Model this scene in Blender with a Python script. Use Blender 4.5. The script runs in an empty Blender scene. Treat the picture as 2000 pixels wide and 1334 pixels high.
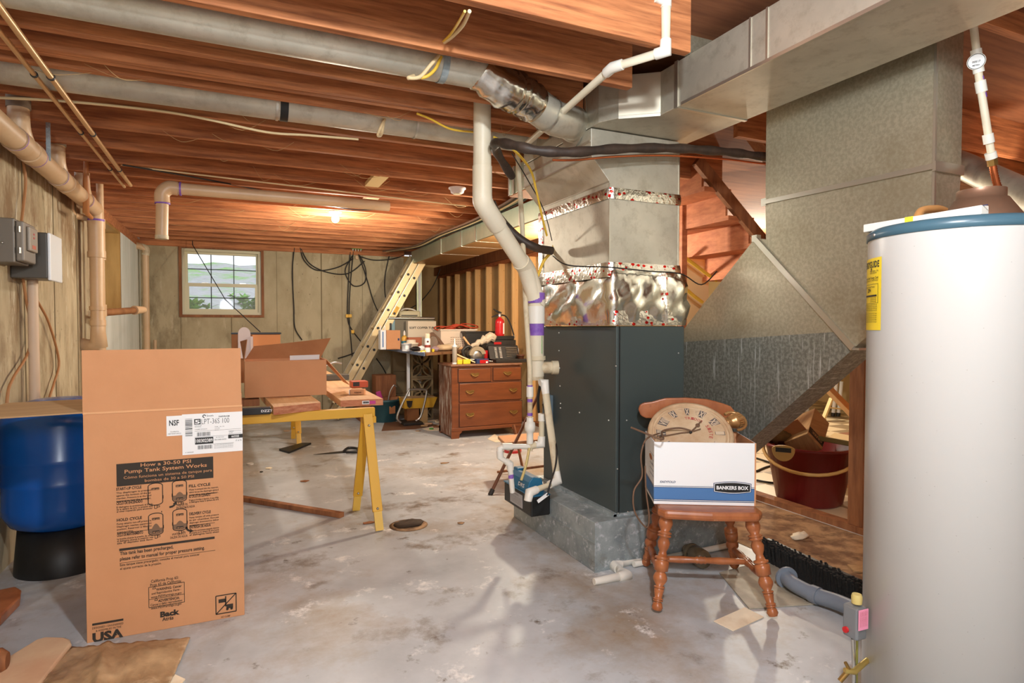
import bpy, math, random
from mathutils import Vector, Matrix
random.seed(7)
S = bpy.context.scene
COL = S.collection
V = Vector
# ------------------------------------------------------------------ camera
FPX, CH, YAW, PITCH = 1180.0, 1.3, math.radians(24.4), math.radians(1.46)
cd = bpy.data.cameras.new('camera'); cam = bpy.data.objects.new('camera', cd); COL.objects.link(cam)
cd.sensor_width = 36; cd.lens = 36 * FPX / 2000; cd.clip_start = 0.02; cd.clip_end = 200
cam.location = (0, 0, CH); cam.rotation_euler = (math.pi / 2 - PITCH, 0, -YAW)
S.camera = cam
# ------------------------------------------------------------------ world, lamps, exposure
S.view_settings.view_transform = 'Standard'; S.view_settings.look = 'None'
S.view_settings.gamma = 1; S.view_settings.use_curve_mapping = False
S.view_settings.exposure = 0.84
w = bpy.data.worlds.new('world'); S.world = w; w.use_nodes = True
bg = w.node_tree.nodes['Background']; bg.inputs[0].default_value = (0.88, 0.95, 1.0, 1); bg.inputs[1].default_value = 0.95
def lamp(name, loc, power, rad, col=(1, .86, .66)):
    l = bpy.data.lights.new(name, 'POINT'); l.energy = power; l.shadow_soft_size = rad; l.color = col
    o = bpy.data.objects.new(name, l); o.location = loc; COL.objects.link(o); return o
lamp('lamp_light_entry', (0.55, 0.35, 2.36), 105, .06, (.88, .95, 1))
lamp('fill_light_entry_side', (-0.3, -1.3, 1.9), 75, .18, (.86, .94, 1))  # unseen fill light added behind the camera, no fixture
lamp('lamp_light_middle', (0.886, 6.16, 2.22), 40, .06, (1, .93, .80))
lamp('fill_light_behind_furnace', (2.75, 5.1, 1.92), 78, .06, (1, .88, .68))  # unseen fill light, added to brighten the partition studs
lamp('lamp_light_stairs', (4.3, 5.04, 2.18), 14, .05, (1, .88, .70))
lamp('lamp_light_storage', (4.5, 2.1, 1.95), 20, .06, (1, .86, .66))
lamp('lamp_light_store_room', (6.5, 6.2, 2.2), 115, .08, (1, .92, .74))

# ------------------------------------------------------------------ pixel -> point on a real plane (2000x1334 frame)
_f = V((math.sin(YAW) * math.cos(PITCH), math.cos(YAW) * math.cos(PITCH), -math.sin(PITCH)))
_r = V((math.cos(YAW), -math.sin(YAW), 0)); _u = _r.cross(_f)
def P(px, py, x=None, y=None, z=None, pl=None):
    d = _f + _r * ((px - 1000) / FPX) + _u * ((667 - py) / FPX); c = V((0, 0, CH))
    if pl: t = (pl[0] - c).dot(pl[1]) / d.dot(pl[1])
    elif x is not None: t = x / d.x
    elif y is not None: t = y / d.y
    else: t = (z - CH) / d.z
    return c + d * t

# ------------------------------------------------------------------ materials
def mat(name, base, rough=.6, metal=0.0, var=.0, scale=6, stretch=(1, 1, 1), bump=0.0, bscale=40, col2=None, detail=6, spec=.5, contrast=(.35, .65), emit=None, trans=0, alpha=1, rand=0, layers=()):
    m = bpy.data.materials.new(name); m.use_nodes = True; nt = m.node_tree; N = nt.nodes; L = nt.links
    b = N['Principled BSDF']; b.inputs['Roughness'].default_value = rough; b.inputs['Metallic'].default_value = metal
    b.inputs['Specular IOR Level'].default_value = spec
    lin = lambda c: tuple(((v / 255) / 12.92 if v / 255 < .04045 else ((v / 255 + .055) / 1.055) ** 2.4) for v in c) + (1,)
    b.inputs['Base Color'].default_value = lin(base)
    if emit: b.inputs['Emission Color'].default_value = lin(emit[0]); b.inputs['Emission Strength'].default_value = emit[1]
    if trans: b.inputs['Transmission Weight'].default_value = trans
    if alpha < 1: b.inputs['Alpha'].default_value = alpha
    if col2 or bump or layers:
        tc = N.new('ShaderNodeTexCoord'); mp = N.new('ShaderNodeMapping'); mp.inputs['Scale'].default_value = stretch
        L.new(tc.outputs['Object'], mp.inputs['Vector']); vec = mp.outputs['Vector']
        if rand:
            oi = N.new('ShaderNodeObjectInfo'); mu = N.new('ShaderNodeVectorMath'); mu.operation = 'MULTIPLY_ADD'
            cx = N.new('ShaderNodeCombineXYZ')
            for k in range(3): L.new(oi.outputs['Random'], cx.inputs[k])
            L.new(cx.outputs[0], mu.inputs[0]); mu.inputs[1].default_value = (37, 61, 53); L.new(vec, mu.inputs[2]); vec = mu.outputs[0]
    out = None
    if col2:
        n = N.new('ShaderNodeTexNoise'); n.inputs['Scale'].default_value = scale; n.inputs['Detail'].default_value = detail; n.inputs['Roughness'].default_value = .62
        L.new(vec, n.inputs['Vector'])
        r = N.new('ShaderNodeValToRGB'); r.color_ramp.elements[0].position = contrast[0]; r.color_ramp.elements[1].position = contrast[1]
        r.color_ramp.elements[0].color = lin(base); r.color_ramp.elements[1].color = lin(col2)
        L.new(n.outputs['Fac'], r.inputs['Fac']); out = r.outputs['Color']
    for (c, sc, st, lo, hi, kind) in layers:      # extra wear layers mixed over the base
        mp2 = N.new('ShaderNodeMapping'); mp2.inputs['Scale'].default_value = st; mp2.inputs['Location'].default_value = (sc * .37, 1.7, .3)
        L.new(tc.outputs['Object'], mp2.inputs['Vector'])
        if kind == 'voro':
            t = N.new('ShaderNodeTexVoronoi'); t.inputs['Scale'].default_value = sc; f = t.outputs['Distance']
        elif kind == 'wave':
            t = N.new('ShaderNodeTexWave'); t.inputs['Scale'].default_value = sc; t.inputs['Distortion'].default_value = 9; t.inputs['Detail'].default_value = 3; t.inputs['Detail Scale'].default_value = 1.2; f = t.outputs['Fac']
        else:
            t = N.new('ShaderNodeTexNoise'); t.inputs['Scale'].default_value = sc; t.inputs['Detail'].default_value = 8; t.inputs['Roughness'].default_value = .7; f = t.outputs['Fac']
        L.new(mp2.outputs['Vector'] if not rand else vec if kind == 'wave' else mp2.outputs['Vector'], t.inputs['Vector'])
        rr = N.new('ShaderNodeValToRGB'); rr.color_ramp.elements[0].position = lo; rr.color_ramp.elements[1].position = hi
        L.new(f, rr.inputs['Fac'])
        mx = N.new('ShaderNodeMix'); mx.data_type = 'RGBA'
        L.new(rr.outputs['Color'], mx.inputs['Factor'])
        if out: L.new(out, mx.inputs['A'])
        else: mx.inputs['A'].default_value = lin(base)
        mx.inputs['B'].default_value = lin(c); out = mx.outputs['Result']
    if out: L.new(out, b.inputs['Base Color'])
    if bump:
        n2 = N.new('ShaderNodeTexNoise'); n2.inputs['Scale'].default_value = bscale; n2.inputs['Detail'].default_value = 5
        L.new(vec, n2.inputs['Vector'])
        bp = N.new('ShaderNodeBump'); bp.inputs['Strength'].default_value = bump; bp.inputs['Distance'].default_value = .01
        L.new(n2.outputs['Fac'], bp.inputs['Height']); L.new(bp.outputs['Normal'], b.inputs['Normal'])
    return m
M = {}
M['joist'] = mat('joist_wood', (152, 90, 52), .75, col2=(206, 134, 84), scale=5, stretch=(.5, 7, 7), bump=.15, bscale=12, rand=1, layers=[((108, 56, 34), 6, (.35, 9, 9), .52, .74, 'noise'), ((206, 130, 86), 9, (.3, 12, 12), .6, .8, 'noise')])
M['stud'] = mat('stud_pine', (240, 184, 116), .7, col2=(246, 198, 136), scale=4, stretch=(8, 8, .5), bump=.1, bscale=9, rand=1, layers=[((150, 92, 50), 7, (3, 3, 1.4), .0, .12, 'voro')])
M['stair'] = mat('stair_wood', (168, 92, 52), .7, col2=(200, 122, 76), scale=4, stretch=(2, 2, 6), bump=.1, rand=1)
M['oldwood'] = mat('aged_wood', (122, 74, 44), .75, col2=(160, 104, 64), scale=4, stretch=(5, 5, .6), bump=.15, bscale=14, rand=1)
M['ceil'] = mat('subfloor_board', (120, 72, 46), .85, col2=(150, 96, 62), scale=3, stretch=(.6, 6, 1))
M['plank'] = mat('plank_wood', (216, 164, 114), .7, col2=(234, 190, 142), scale=5, stretch=(5, .5, 5), bump=.15, bscale=10, layers=[((176, 112, 78), 4, (8, .3, 2), .6, .9, 'noise')])
M['endgrain'] = mat('end_grain', (176, 104, 72), .8, col2=(208, 144, 108), scale=9, stretch=(1.5, 3, 6), bump=.3)
M['floor'] = mat('floor_concrete', (164, 168, 172), .42, col2=(198, 202, 206), scale=1.6, bump=.12, bscale=9, contrast=(.32, .66),
    layers=[((152, 132, 108), .62, (1, 1, 1), .50, .66, 'noise'), ((122, 108, 94), 2.6, (1, 1, 1), .56, .70, 'noise'), ((236, 234, 232), 4.2, (1, 1, 1), .60, .70, 'noise'), ((96, 82, 68), 7, (1, 1, 1), .62, .72, 'noise'), ((62, 52, 44), 26, (1, 1, 1), .70, .76, 'noise')])
M['dirt'] = mat('dirty_floor', (120, 88, 62), .9, col2=(176, 140, 102), scale=6, contrast=(.42, .58), bump=.4, bscale=24, layers=[((84, 58, 40), 7, (1, 1, 1), .55, .75, 'noise')])
M['wall'] = mat('poured_concrete', (166, 150, 118), .85, col2=(192, 178, 146), scale=1.8, stretch=(1.4, 1.4, .7), bump=.2, bscale=14,
    layers=[((122, 106, 78), 1.3, (1.6, 1.6, .6), .52, .68, 'noise'), ((208, 196, 166), 4.0, (2.2, 2.2, .6), .58, .74, 'noise'), ((74, 60, 46), 9, (1, 1, 1), .0, .085, 'voro')])
M['wallL'] = mat('poured_concrete_streaked', (172, 156, 126), .85, col2=(202, 188, 156), scale=3, stretch=(1, 1.5, .7), bump=.25, bscale=14,
    layers=[((134, 108, 76), 1.1, (1, 1.5, .55), .50, .62, 'noise'), ((100, 86, 66), 5.0, (1, 1.8, .6), .60, .72, 'noise'), ((220, 212, 188), 5.0, (1, 2.2, .5), .58, .70, 'noise'), ((66, 54, 42), 10, (1, 1, 1), .0, .09, 'voro')])
M['wallW'] = mat('daylight_paled_concrete', (214, 220, 210), .7, col2=(236, 240, 234), scale=2, stretch=(1, 3, .4), bump=.2, layers=[((150, 154, 140), 2.2, (1, 7, .5), .58, .8, 'noise')])  # white tone paints in the daylight on the far stretch of wall
M['seam'] = mat('form_seam', (128, 112, 84), .9)
M['galv'] = mat('galvanized_steel', (192, 187, 172), .5, .68, col2=(212, 206, 190), scale=3, bump=.05, bscale=5, layers=[((172, 164, 146), 14, (1, 1, 1), .5, .8, 'noise')])
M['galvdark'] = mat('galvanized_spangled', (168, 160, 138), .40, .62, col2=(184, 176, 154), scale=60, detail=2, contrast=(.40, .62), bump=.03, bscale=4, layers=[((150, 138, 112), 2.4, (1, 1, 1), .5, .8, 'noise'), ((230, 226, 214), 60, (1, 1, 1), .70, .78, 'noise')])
M['galvstreak_dim'] = mat('galvanized_streaked_dim_reflection', (128, 130, 122), .40, .62, col2=(160, 162, 154), scale=60, detail=2, contrast=(.42, .62), bump=.05, bscale=5, layers=[((224, 230, 230), 7, (1, 9, .45), .56, .70, 'noise')])  # darker base paints the dull reflection below the crease; streaks are wear
M['galvpad'] = mat('galvanized_sheet_weathered', (134, 146, 150), .5, .35, col2=(170, 180, 182), scale=9, layers=[((112, 108, 92), 3, (1, 1, 1), .55, .75, 'noise'), ((206, 212, 216), 26, (1, 1, 1), .54, .66, 'noise')])
M['ductgreen'] = mat('galvanized_duct_dull', (186, 194, 170), .42, .8, col2=(168, 180, 158), scale=5)
M['foil'] = mat('crinkled_foil', (216, 212, 202), .18, 1, bump=.35, bscale=9)
M['foiltape'] = mat('printed_foil_tape', (214, 208, 198), .25, 1, bump=.5, bscale=40, layers=[((190, 40, 34), 34, (.7, .7, 1.0), .15, .152, 'voro')])
# invert the mark layer of the tape: small red marks on silver
for _n in M['foiltape'].node_tree.nodes:
    if _n.type == 'VALTORGB' and abs(_n.color_ramp.elements[0].position - .15) < .01:
        _n.color_ramp.elements[0].color = (1, 1, 1, 1); _n.color_ramp.elements[1].color = (0, 0, 0, 1); _n.color_ramp.elements[0].position = .27; _n.color_ramp.elements[1].position = .30
M['ductseam'] = mat('bright_drive_cleat', (206, 202, 190), .35, .9)
M['furnace'] = mat('furnace_grey_paint', (66, 76, 76), .38, .15, bump=.03, bscale=120)
M['screw'] = mat('screw_head', (210, 210, 206), .3, .9)
M['pvc'] = mat('aged_pvc', (220, 208, 182), .45, col2=(230, 220, 198), scale=4)
M['pvcw'] = mat('white_pvc', (232, 228, 218), .4)
M['pvctan'] = mat('tan_pvc', (206, 170, 130), .4, col2=(216, 184, 146), scale=4)
M['pvcdirty'] = mat('dusty_pvc', (214, 200, 170), .6, col2=(176, 150, 116), scale=8, contrast=(.5, .7))
M['purple'] = mat('purple_primer', (112, 66, 168), .5, col2=(150, 108, 190), scale=20)
M['green'] = mat('green_print', (78, 160, 66), .6)
M['copper'] = mat('tarnished_copper_pipe', (214, 170, 118), .35, .45)
M['coppertube'] = mat('bright_copper', (196, 108, 66), .3, .9)
M['card'] = mat('cardboard', (200, 142, 98), .8, col2=(208, 150, 106), scale=2.5, bump=.04, bscale=60)
M['cardin'] = mat('cardboard_inside', (176, 120, 78), .85, col2=(164, 108, 68), scale=5)
M['cardedge'] = mat('cardboard_fold', (222, 168, 122), .85)
M['cardgrey'] = mat('dusty_cardboard', (190, 156, 112), .9, col2=(170, 136, 96), scale=8, stretch=(.4, 8, 1))
M['ink'] = mat('dark_print', (52, 44, 36), .8)
M['labelw'] = mat('white_label', (236, 236, 236), .5)
M['black'] = mat('black_plastic', (26, 26, 26), .45)
M['blackrub'] = mat('black_insulation', (44, 34, 28), .55, col2=(66, 50, 40), scale=14, bump=.4, bscale=20)
M['wire'] = mat('black_cable', (34, 30, 26), .6)
M['wirew'] = mat('cream_cable', (222, 196, 150), .6)
M['wirey'] = mat('yellow_cable', (226, 184, 62), .5)
M['wireo'] = mat('orange_cord', (196, 72, 40), .55)
M['wirebr'] = mat('brown_cord', (112, 84, 64), .7)
M['blue'] = mat('blue_tank_paint', (6, 84, 170), .22)
M['heater'] = mat('white_enamel', (188, 187, 184), .3, layers=[((180, 176, 168), 5, (1, 1, 1), .66, .8, 'noise'), ((120, 114, 106), 30, (1, 1, 1.6), .0, .06, 'voro')])
for _n in M['heater'].node_tree.nodes:
    if _n.type == 'VALTORGB' and _n.color_ramp.elements[1].position < .1:
        _n.color_ramp.elements[0].color = (1, 1, 1, 1); _n.color_ramp.elements[1].color = (0, 0, 0, 1)
for _k in ('wall', 'wallL', 'stud'):
    for _n in M[_k].node_tree.nodes:
        if _n.type == 'VALTORGB' and _n.color_ramp.elements[1].position < .13:
            _n.color_ramp.elements[0].color = (1, 1, 1, 1); _n.color_ramp.elements[1].color = (0, 0, 0, 1)
M['teal'] = mat('teal_trim', (64, 96, 112), .3)
M['yellowlabel'] = mat('yellow_label', (236, 206, 40), .5)
M['tape'] = mat('yellow_tape', (240, 224, 60), .5)
M['yellow'] = mat('yellow_painted_steel', (222, 170, 52), .45, .1, layers=[((150, 110, 40), 8, (1, 1, 1), .68, .8, 'noise')])
M['chair'] = mat('maple_finish', (150, 86, 50), .32, col2=(174, 106, 64), scale=6, stretch=(2, 2, .7), layers=[((120, 66, 40), 10, (1, 1, 1), .62, .8, 'noise'), ((214, 176, 140), 16, (1, 1, 1), .68, .76, 'noise')])
M['dresser'] = mat('dresser_veneer', (108, 58, 30), .35, col2=(130, 72, 38), scale=4, stretch=(.6, 3, 4))
M['dresserside'] = mat('peeling_veneer', (112, 68, 44), .7, col2=(190, 182, 168), scale=9, stretch=(2, 4, .5), contrast=(.5, .62))
M['dresserdark'] = mat('dresser_shadow_gap', (58, 28, 14), .6)
M['brass'] = mat('aged_brass', (150, 118, 66), .4, .8)
M['steel'] = mat('brushed_steel', (190, 188, 182), .3, .9)
M['alum'] = mat('aluminium_rail', (206, 184, 142), .42, .55)
M['block'] = mat('breeze_block', (140, 120, 88), .9, bump=.3)
M['bluetop'] = mat('blue_grey_table_edge', (92, 110, 140), .5)
M['boxwhite'] = mat('white_carton', (236, 238, 240), .5)
M['boxblue'] = mat('blue_band', (74, 120, 176), .55)
M['navy'] = mat('navy_line', (32, 52, 96), .6)
M['clock'] = mat('antique_clock_face', (214, 192, 160), .65, col2=(190, 158, 124), scale=7, layers=[((150, 112, 96), 9, (1, 1, 1), .58, .74, 'noise'), ((196, 190, 206), 6, (1, 1, 1), .62, .8, 'noise')])
M['clockrim'] = mat('antique_clock_rim', (206, 178, 144), .55, col2=(182, 150, 116), scale=10)
M['clockgold'] = mat('antique_gold', (206, 160, 104), .3, .4, col2=(150, 106, 62), scale=12)
M['numeral_light'] = mat('numeral_light', (206, 186, 160), .7)
M['numeral'] = mat('clock_numeral', (92, 84, 84), .7)
M['redprint'] = mat('faded_red_print', (176, 84, 74), .7)
M['red'] = mat('red_enamel', (190, 30, 34), .3)
M['maroon'] = mat('maroon_plastic', (116, 26, 28), .35)
M['greytool'] = mat('tool_grey', (92, 88, 80), .5, .3)
M['darktool'] = mat('tool_dark', (40, 36, 32), .5)
M['greymet'] = mat('grey_enclosure', (112, 104, 94), .45, .2)
M['panelgrey'] = mat('dark_grey_enclosure', (84, 78, 70), .4)
M['panelwhite'] = mat('white_enclosure_side', (244, 248, 252), .35)
M['tealbin'] = mat('teal_plastic', (34, 70, 78), .45)
M['pink'] = mat('magenta_plastic', (196, 60, 140), .5)
M['pumpblue'] = mat('pump_blue', (36, 106, 142), .4)
M['tube'] = mat('clear_yellowed_tube', (206, 184, 120), .3)
M['whitefoam'] = mat('white_board', (226, 216, 216), .6)
M['drywall'] = mat('drywall_back', (196, 162, 112), .9, col2=(180, 146, 98), scale=3)
M['tan'] = mat('tan_board', (232, 206, 152), .8)
M['vinyl'] = mat('window_vinyl', (216, 208, 176), .5)
M['muntin'] = mat('window_grille', (62, 70, 66), .5)
M['grey_hose'] = mat('grey_conduit', (126, 136, 150), .4)
M['bristle'] = mat('black_bristles', (28, 26, 24), .9, bump=.8, bscale=60)
M['paper'] = mat('loose_paper', (242, 228, 202), .8, col2=(222, 196, 162), scale=6, contrast=(.45, .75))
M['sheet'] = mat('crumpled_brown_sheet', (196, 164, 126), .38, col2=(148, 116, 84), scale=5, bump=.9, bscale=12, layers=[((222, 200, 168), 3, (1, 1, 1), .55, .7, 'noise'), ((104, 84, 66), 6, (1, 1, 1), .62, .72, 'noise')])
M['palewood'] = mat('pale_board', (226, 196, 160), .6, col2=(212, 170, 136), scale=4)
M['glassy'] = mat('dull_glass', (200, 210, 206), .12, trans=.85, spec=.5)
M['plasticsheet'] = mat('grey_plastic_sheet', (186, 178, 160), .6, col2=(150, 138, 120), scale=5)
M['pane'] = mat('window_glass', (240, 244, 246), .03, alpha=.12)
M['bulb'] = mat('lit_bulb', (255, 248, 230), .3, emit=((255, 236, 200), 14))
M['leafout'] = mat('outside_leaves', (120, 196, 76), .6, col2=(170, 226, 120), scale=6)
M['bank'] = mat('outside_gravel_bank', (150, 152, 156), .9, col2=(178, 178, 182), scale=7, layers=[((122, 170, 92), 1.1, (1, 1, 1), .5, .62, 'noise')])
M['grassout'] = mat('outside_grass', (110, 176, 72), .8, col2=(160, 206, 120), scale=3)
M['insul'] = mat('fibre_insulation', (196, 160, 110), .95, col2=(150, 112, 70), scale=12)
M['grating'] = mat('rusty_iron', (70, 54, 40), .8, .3)
M['cob'] = mat('cobweb_dust', (196, 160, 110), .95)
M['tinred'] = mat('orange_plastic_case', (196, 84, 46), .45)
def checker():
    m = mat('checker_tile', (226, 206, 160), .35); nt = m.node_tree; tc = nt.nodes.new('ShaderNodeTexCoord'); c = nt.nodes.new('ShaderNodeTexChecker')
    c.inputs['Scale'].default_value = 3.3; c.inputs['Color1'].default_value = (.80, .66, .42, 1); c.inputs['Color2'].default_value = (.34, .25, .14, 1)
    mp = nt.nodes.new('ShaderNodeMapping'); mp.inputs['Rotation'].default_value = (0, 0, .0); mp.inputs['Location'].default_value = (0, 0, .13)
    nt.links.new(tc.outputs['Object'], mp.inputs[0]); nt.links.new(mp.outputs[0], c.inputs['Vector']); nt.links.new(c.outputs['Color'], nt.nodes['Principled BSDF'].inputs['Base Color']); return m
M['checker'] = checker()

# ------------------------------------------------------------------ mesh builder
class MB:
    def __init__(s): s.v = []; s.f = []; s.sm = []
    def add(s, vs, fs, smooth=False):
        o = len(s.v); s.v += [V(p) for p in vs]; s.f += [tuple(i + o for i in f) for f in fs]; s.sm += [smooth] * len(fs); return s
    def box(s, a, b):
        x0, y0, z0 = a; x1, y1, z1 = b
        return s.add([(x0, y0, z0), (x1, y0, z0), (x1, y1, z0), (x0, y1, z0), (x0, y0, z1), (x1, y0, z1), (x1, y1, z1), (x0, y1, z1)],
                     [(0, 3, 2, 1), (4, 5, 6, 7), (0, 1, 5, 4), (1, 2, 6, 5), (2, 3, 7, 6), (3, 0, 4, 7)])
    def obox(s, c, size, R=None, X=None, Y=None):           # oriented box; R 3x3 matrix
        if R is None:
            X = V(X).normalized(); Y = V(Y); Y = (Y - X * Y.dot(X)).normalized(); Z = X.cross(Y); R = Matrix((X, Y, Z)).transposed()
        c = V(c); h = V(size) / 2
        vs = [c + R @ V((i * h.x, j * h.y, k * h.z)) for k in (-1, 1) for (i, j) in ((-1, -1), (1, -1), (1, 1), (-1, 1))]
        return s.add(vs, [(0, 3, 2, 1), (4, 5, 6, 7), (0, 1, 5, 4), (1, 2, 6, 5), (2, 3, 7, 6), (3, 0, 4, 7)])
    def bar(s, a, b, w, h, up=(0, 0, 1)):                   # rectangular bar from a to b
        a, b = V(a), V(b); d = b - a
        if abs(d.normalized().dot(V(up))) > .98: up = (0, 1, 0)
        return s.obox((a + b) / 2, (d.length, w, h), X=d, Y=V(up).cross(d))
    def prism(s, poly, z0, z1):                             # polygon in xy, extruded in z
        n = len(poly); vs = [(p[0], p[1], z0) for p in poly] + [(p[0], p[1], z1) for p in poly]
        return s.add(vs, [tuple(range(n))[::-1], tuple(range(n, 2 * n))] + [(i, (i + 1) % n, n + (i + 1) % n, n + i) for i in range(n)])
    def slab(s, pts, nrm, t):                               # any planar polygon given a thickness along nrm
        nrm = V(nrm).normalized() * t; n = len(pts); vs = [V(p) for p in pts] + [V(p) + nrm for p in pts]
        return s.add(vs, [tuple(range(n))[::-1], tuple(range(n, 2 * n))] + [(i, (i + 1) % n, n + (i + 1) % n, n + i) for i in range(n)])
    def tube(s, pts, r, n=12, caps=True, smooth=True):
        pts = [V(p) for p in pts]; rs = r if isinstance(r, (list, tuple)) else [r] * len(pts)
        T = []
        for i in range(len(pts)):
            a = pts[max(i - 1, 0)]; b = pts[min(i + 1, len(pts) - 1)]; t = (b - a)
            T.append(t.normalized() if t.length > 1e-9 else V((0, 0, 1)))
        ref = V((0, 0, 1)) if abs(T[0].z) < .9 else V((1, 0, 0)); nx = (ref - T[0] * ref.dot(T[0])).normalized(); vs = []
        for i, p in enumerate(pts):
            nx = (nx - T[i] * nx.dot(T[i])); nx = nx.normalized() if nx.length > 1e-6 else T[i].orthogonal().normalized()
            ny = T[i].cross(nx); q = rs[i]
            if 0 < i < len(pts) - 1:
                c = (pts[i] - pts[i - 1]).normalized().dot((pts[i + 1] - pts[i]).normalized()); 
                q = rs[i] / max(.75, math.sqrt(max(0, (1 + c) / 2)))
            vs += [p + nx * math.cos(2 * math.pi * k / n) * q + ny * math.sin(2 * math.pi * k / n) * q for k in range(n)]
        fs = [(i * n + k, i * n + (k + 1) % n, (i + 1) * n + (k + 1) % n, (i + 1) * n + k) for i in range(len(pts) - 1) for k in range(n)]
        s.add(vs, fs, smooth)
        if caps: o = len(pts) * n; s.add(vs[:n], [tuple(range(n))[::-1]]); s.add(vs[o - n:], [tuple(range(n))])
        return s
    def lathe(s, prof, c=(0, 0, 0), axis=(0, 0, 1), n=32, smooth=True, cap=True):   # prof: (radius, height along axis)
        c = V(c); A = V(axis).normalized(); X = A.orthogonal().normalized() if abs(A.z) < .999 else V((1, 0, 0)); Y = A.cross(X)
        vs = [c + A * h + (X * math.cos(2 * math.pi * k / n) + Y * math.sin(2 * math.pi * k / n)) * r for r, h in prof for k in range(n)]
        s.add(vs, [(i * n + k, i * n + (k + 1) % n, (i + 1) * n + (k + 1) % n, (i + 1) * n + k) for i in range(len(prof) - 1) for k in range(n)], smooth)
        if cap: s.add(vs[:n], [tuple(range(n))[::-1]]); s.add(vs[-n:], [tuple(range(n))])
        return s
    def ball(s, c, r, n=14, m=8, sq=(1, 1, 1)):
        prof = [(max(1e-4, r * math.sin(math.pi * i / m)), -r * math.cos(math.pi * i / m)) for i in range(m + 1)]
        o = len(s.v); s.lathe(prof, (0, 0, 0), (0, 0, 1), n, True, False)
        for i in range(o, len(s.v)): s.v[i] = V((s.v[i].x * sq[0], s.v[i].y * sq[1], s.v[i].z * sq[2])) + V(c)
        return s
    def quad(s, *p): return s.add(p, [tuple(range(len(p)))])
OFF = {}
def origin(o):
    return OFF.get(o.name, V((0, 0, 0)))
def obj(name, mb, m, parent=None, bevel=0, base=None, subd=0):
    me = bpy.data.meshes.new(name); vs = mb.v
    if parent: off = origin(parent)
    elif base is not None: off = V(base)
    else:
        lo = min(v.z for v in vs); off = V((sum(v.x for v in vs) / len(vs), sum(v.y for v in vs) / len(vs), lo))
    me.from_pydata([tuple(v - off) for v in vs], [], mb.f); me.polygons.foreach_set('use_smooth', mb.sm); me.validate(); me.update()
    me.materials.append(M[m] if isinstance(m, str) else m)
    o = bpy.data.objects.new(name, me); COL.objects.link(o)
    if parent: o.parent = parent
    else: o.location = off
    OFF[o.name] = off
    if bevel: b = o.modifiers.new('edge', 'BEVEL'); b.width = bevel; b.segments = 2; b.limit_method = 'ANGLE'; b.angle_limit = .7
    if subd: q = o.modifiers.new('smooth', 'SUBSURF'); q.levels = q.render_levels = subd
    return o
def tag(o, label, cat, group=None):
    o['label'] = label; o['category'] = cat
    if group: o['group'] = group
    return o
def thing(name, label, cat, loc, group=None):
    o = bpy.data.objects.new(name, None); o.empty_display_size = .1; COL.objects.link(o); o.location = loc; OFF[o.name] = V(loc); return tag(o, label, cat, group)
def struct(name, mb, m, parent=None, bevel=0):
    o = obj(name, mb, m, parent, bevel, base=None if parent else (0, 0, 0)); o['kind'] = 'structure'; return o
def one(name, label, cat, mb, m, group=None, bevel=0, subd=0): return tag(obj(name, mb, m, None, bevel, None, subd), label, cat, group)
def dup(root, d, label, group=None):
    d = V(d)
    r = root.copy(); COL.objects.link(r); r.location = root.location + d; r['label'] = label; OFF[r.name] = origin(root) + d
    if group: r['group'] = group
    for ch in list(root.children):
        c = ch.copy(); COL.objects.link(c); c.parent = r
        for g in list(ch.children):
            e = g.copy(); COL.objects.link(e); e.parent = c
    return r
def multi(name, mbs, m, parent, bevel=0):
    return [obj(name, b, m, parent, bevel) for b in mbs]
T = lambda *a, **k: MB().tube(*a, **k)
_tc = {}
def glyphs(text, bold=0.0):
    k = (text, bold)
    if k not in _tc:
        cu = bpy.data.curves.new('t', 'FONT'); cu.body = text; cu.size = 1; cu.offset = bold; cu.resolution_u = 2
        o = bpy.data.objects.new('t', cu); COL.objects.link(o); dg = bpy.context.evaluated_depsgraph_get()
        me = bpy.data.meshes.new_from_object(o.evaluated_get(dg)); vs = [v.co.copy() for v in me.vertices]; fs = [tuple(p.vertices) for p in me.polygons]
        bpy.data.objects.remove(o); bpy.data.curves.remove(cu); bpy.data.meshes.remove(me)
        xs = [v.x for v in vs] or [0]; _tc[k] = ([(v.x - min(xs), v.y) for v in vs], fs, max(xs) - min(xs))
    return _tc[k]
def write(mb, text, o, right, up, height, width=None, bold=0.0, fn=None):
    """text with its baseline at o; cap height and (optionally) total width in metres"""
    vs, fs, wd = glyphs(text, bold); sy = height / .70; sx = (width / wd) if width and wd else sy
    right, up = V(right), V(up)
    mb.add([(fn(x * sx, y * sy) if fn else V(o) + right * (x * sx) + up * (y * sy)) for x, y in vs], fs)
def smoothpath(pts, k=8):
    pts = [V(p) for p in pts]; out = []
    for i in range(len(pts) - 1):
        p0 = pts[max(i - 1, 0)]; p1 = pts[i]; p2 = pts[i + 1]; p3 = pts[min(i + 2, len(pts) - 1)]
        for j in range(k):
            t = j / k; out.append(.5 * ((2 * p1) + (p2 - p0) * t + (2 * p0 - 5 * p1 + 4 * p2 - p3) * t * t + (3 * p1 - p0 - 3 * p2 + p3) * t ** 3))
    return out + [pts[-1]]

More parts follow.
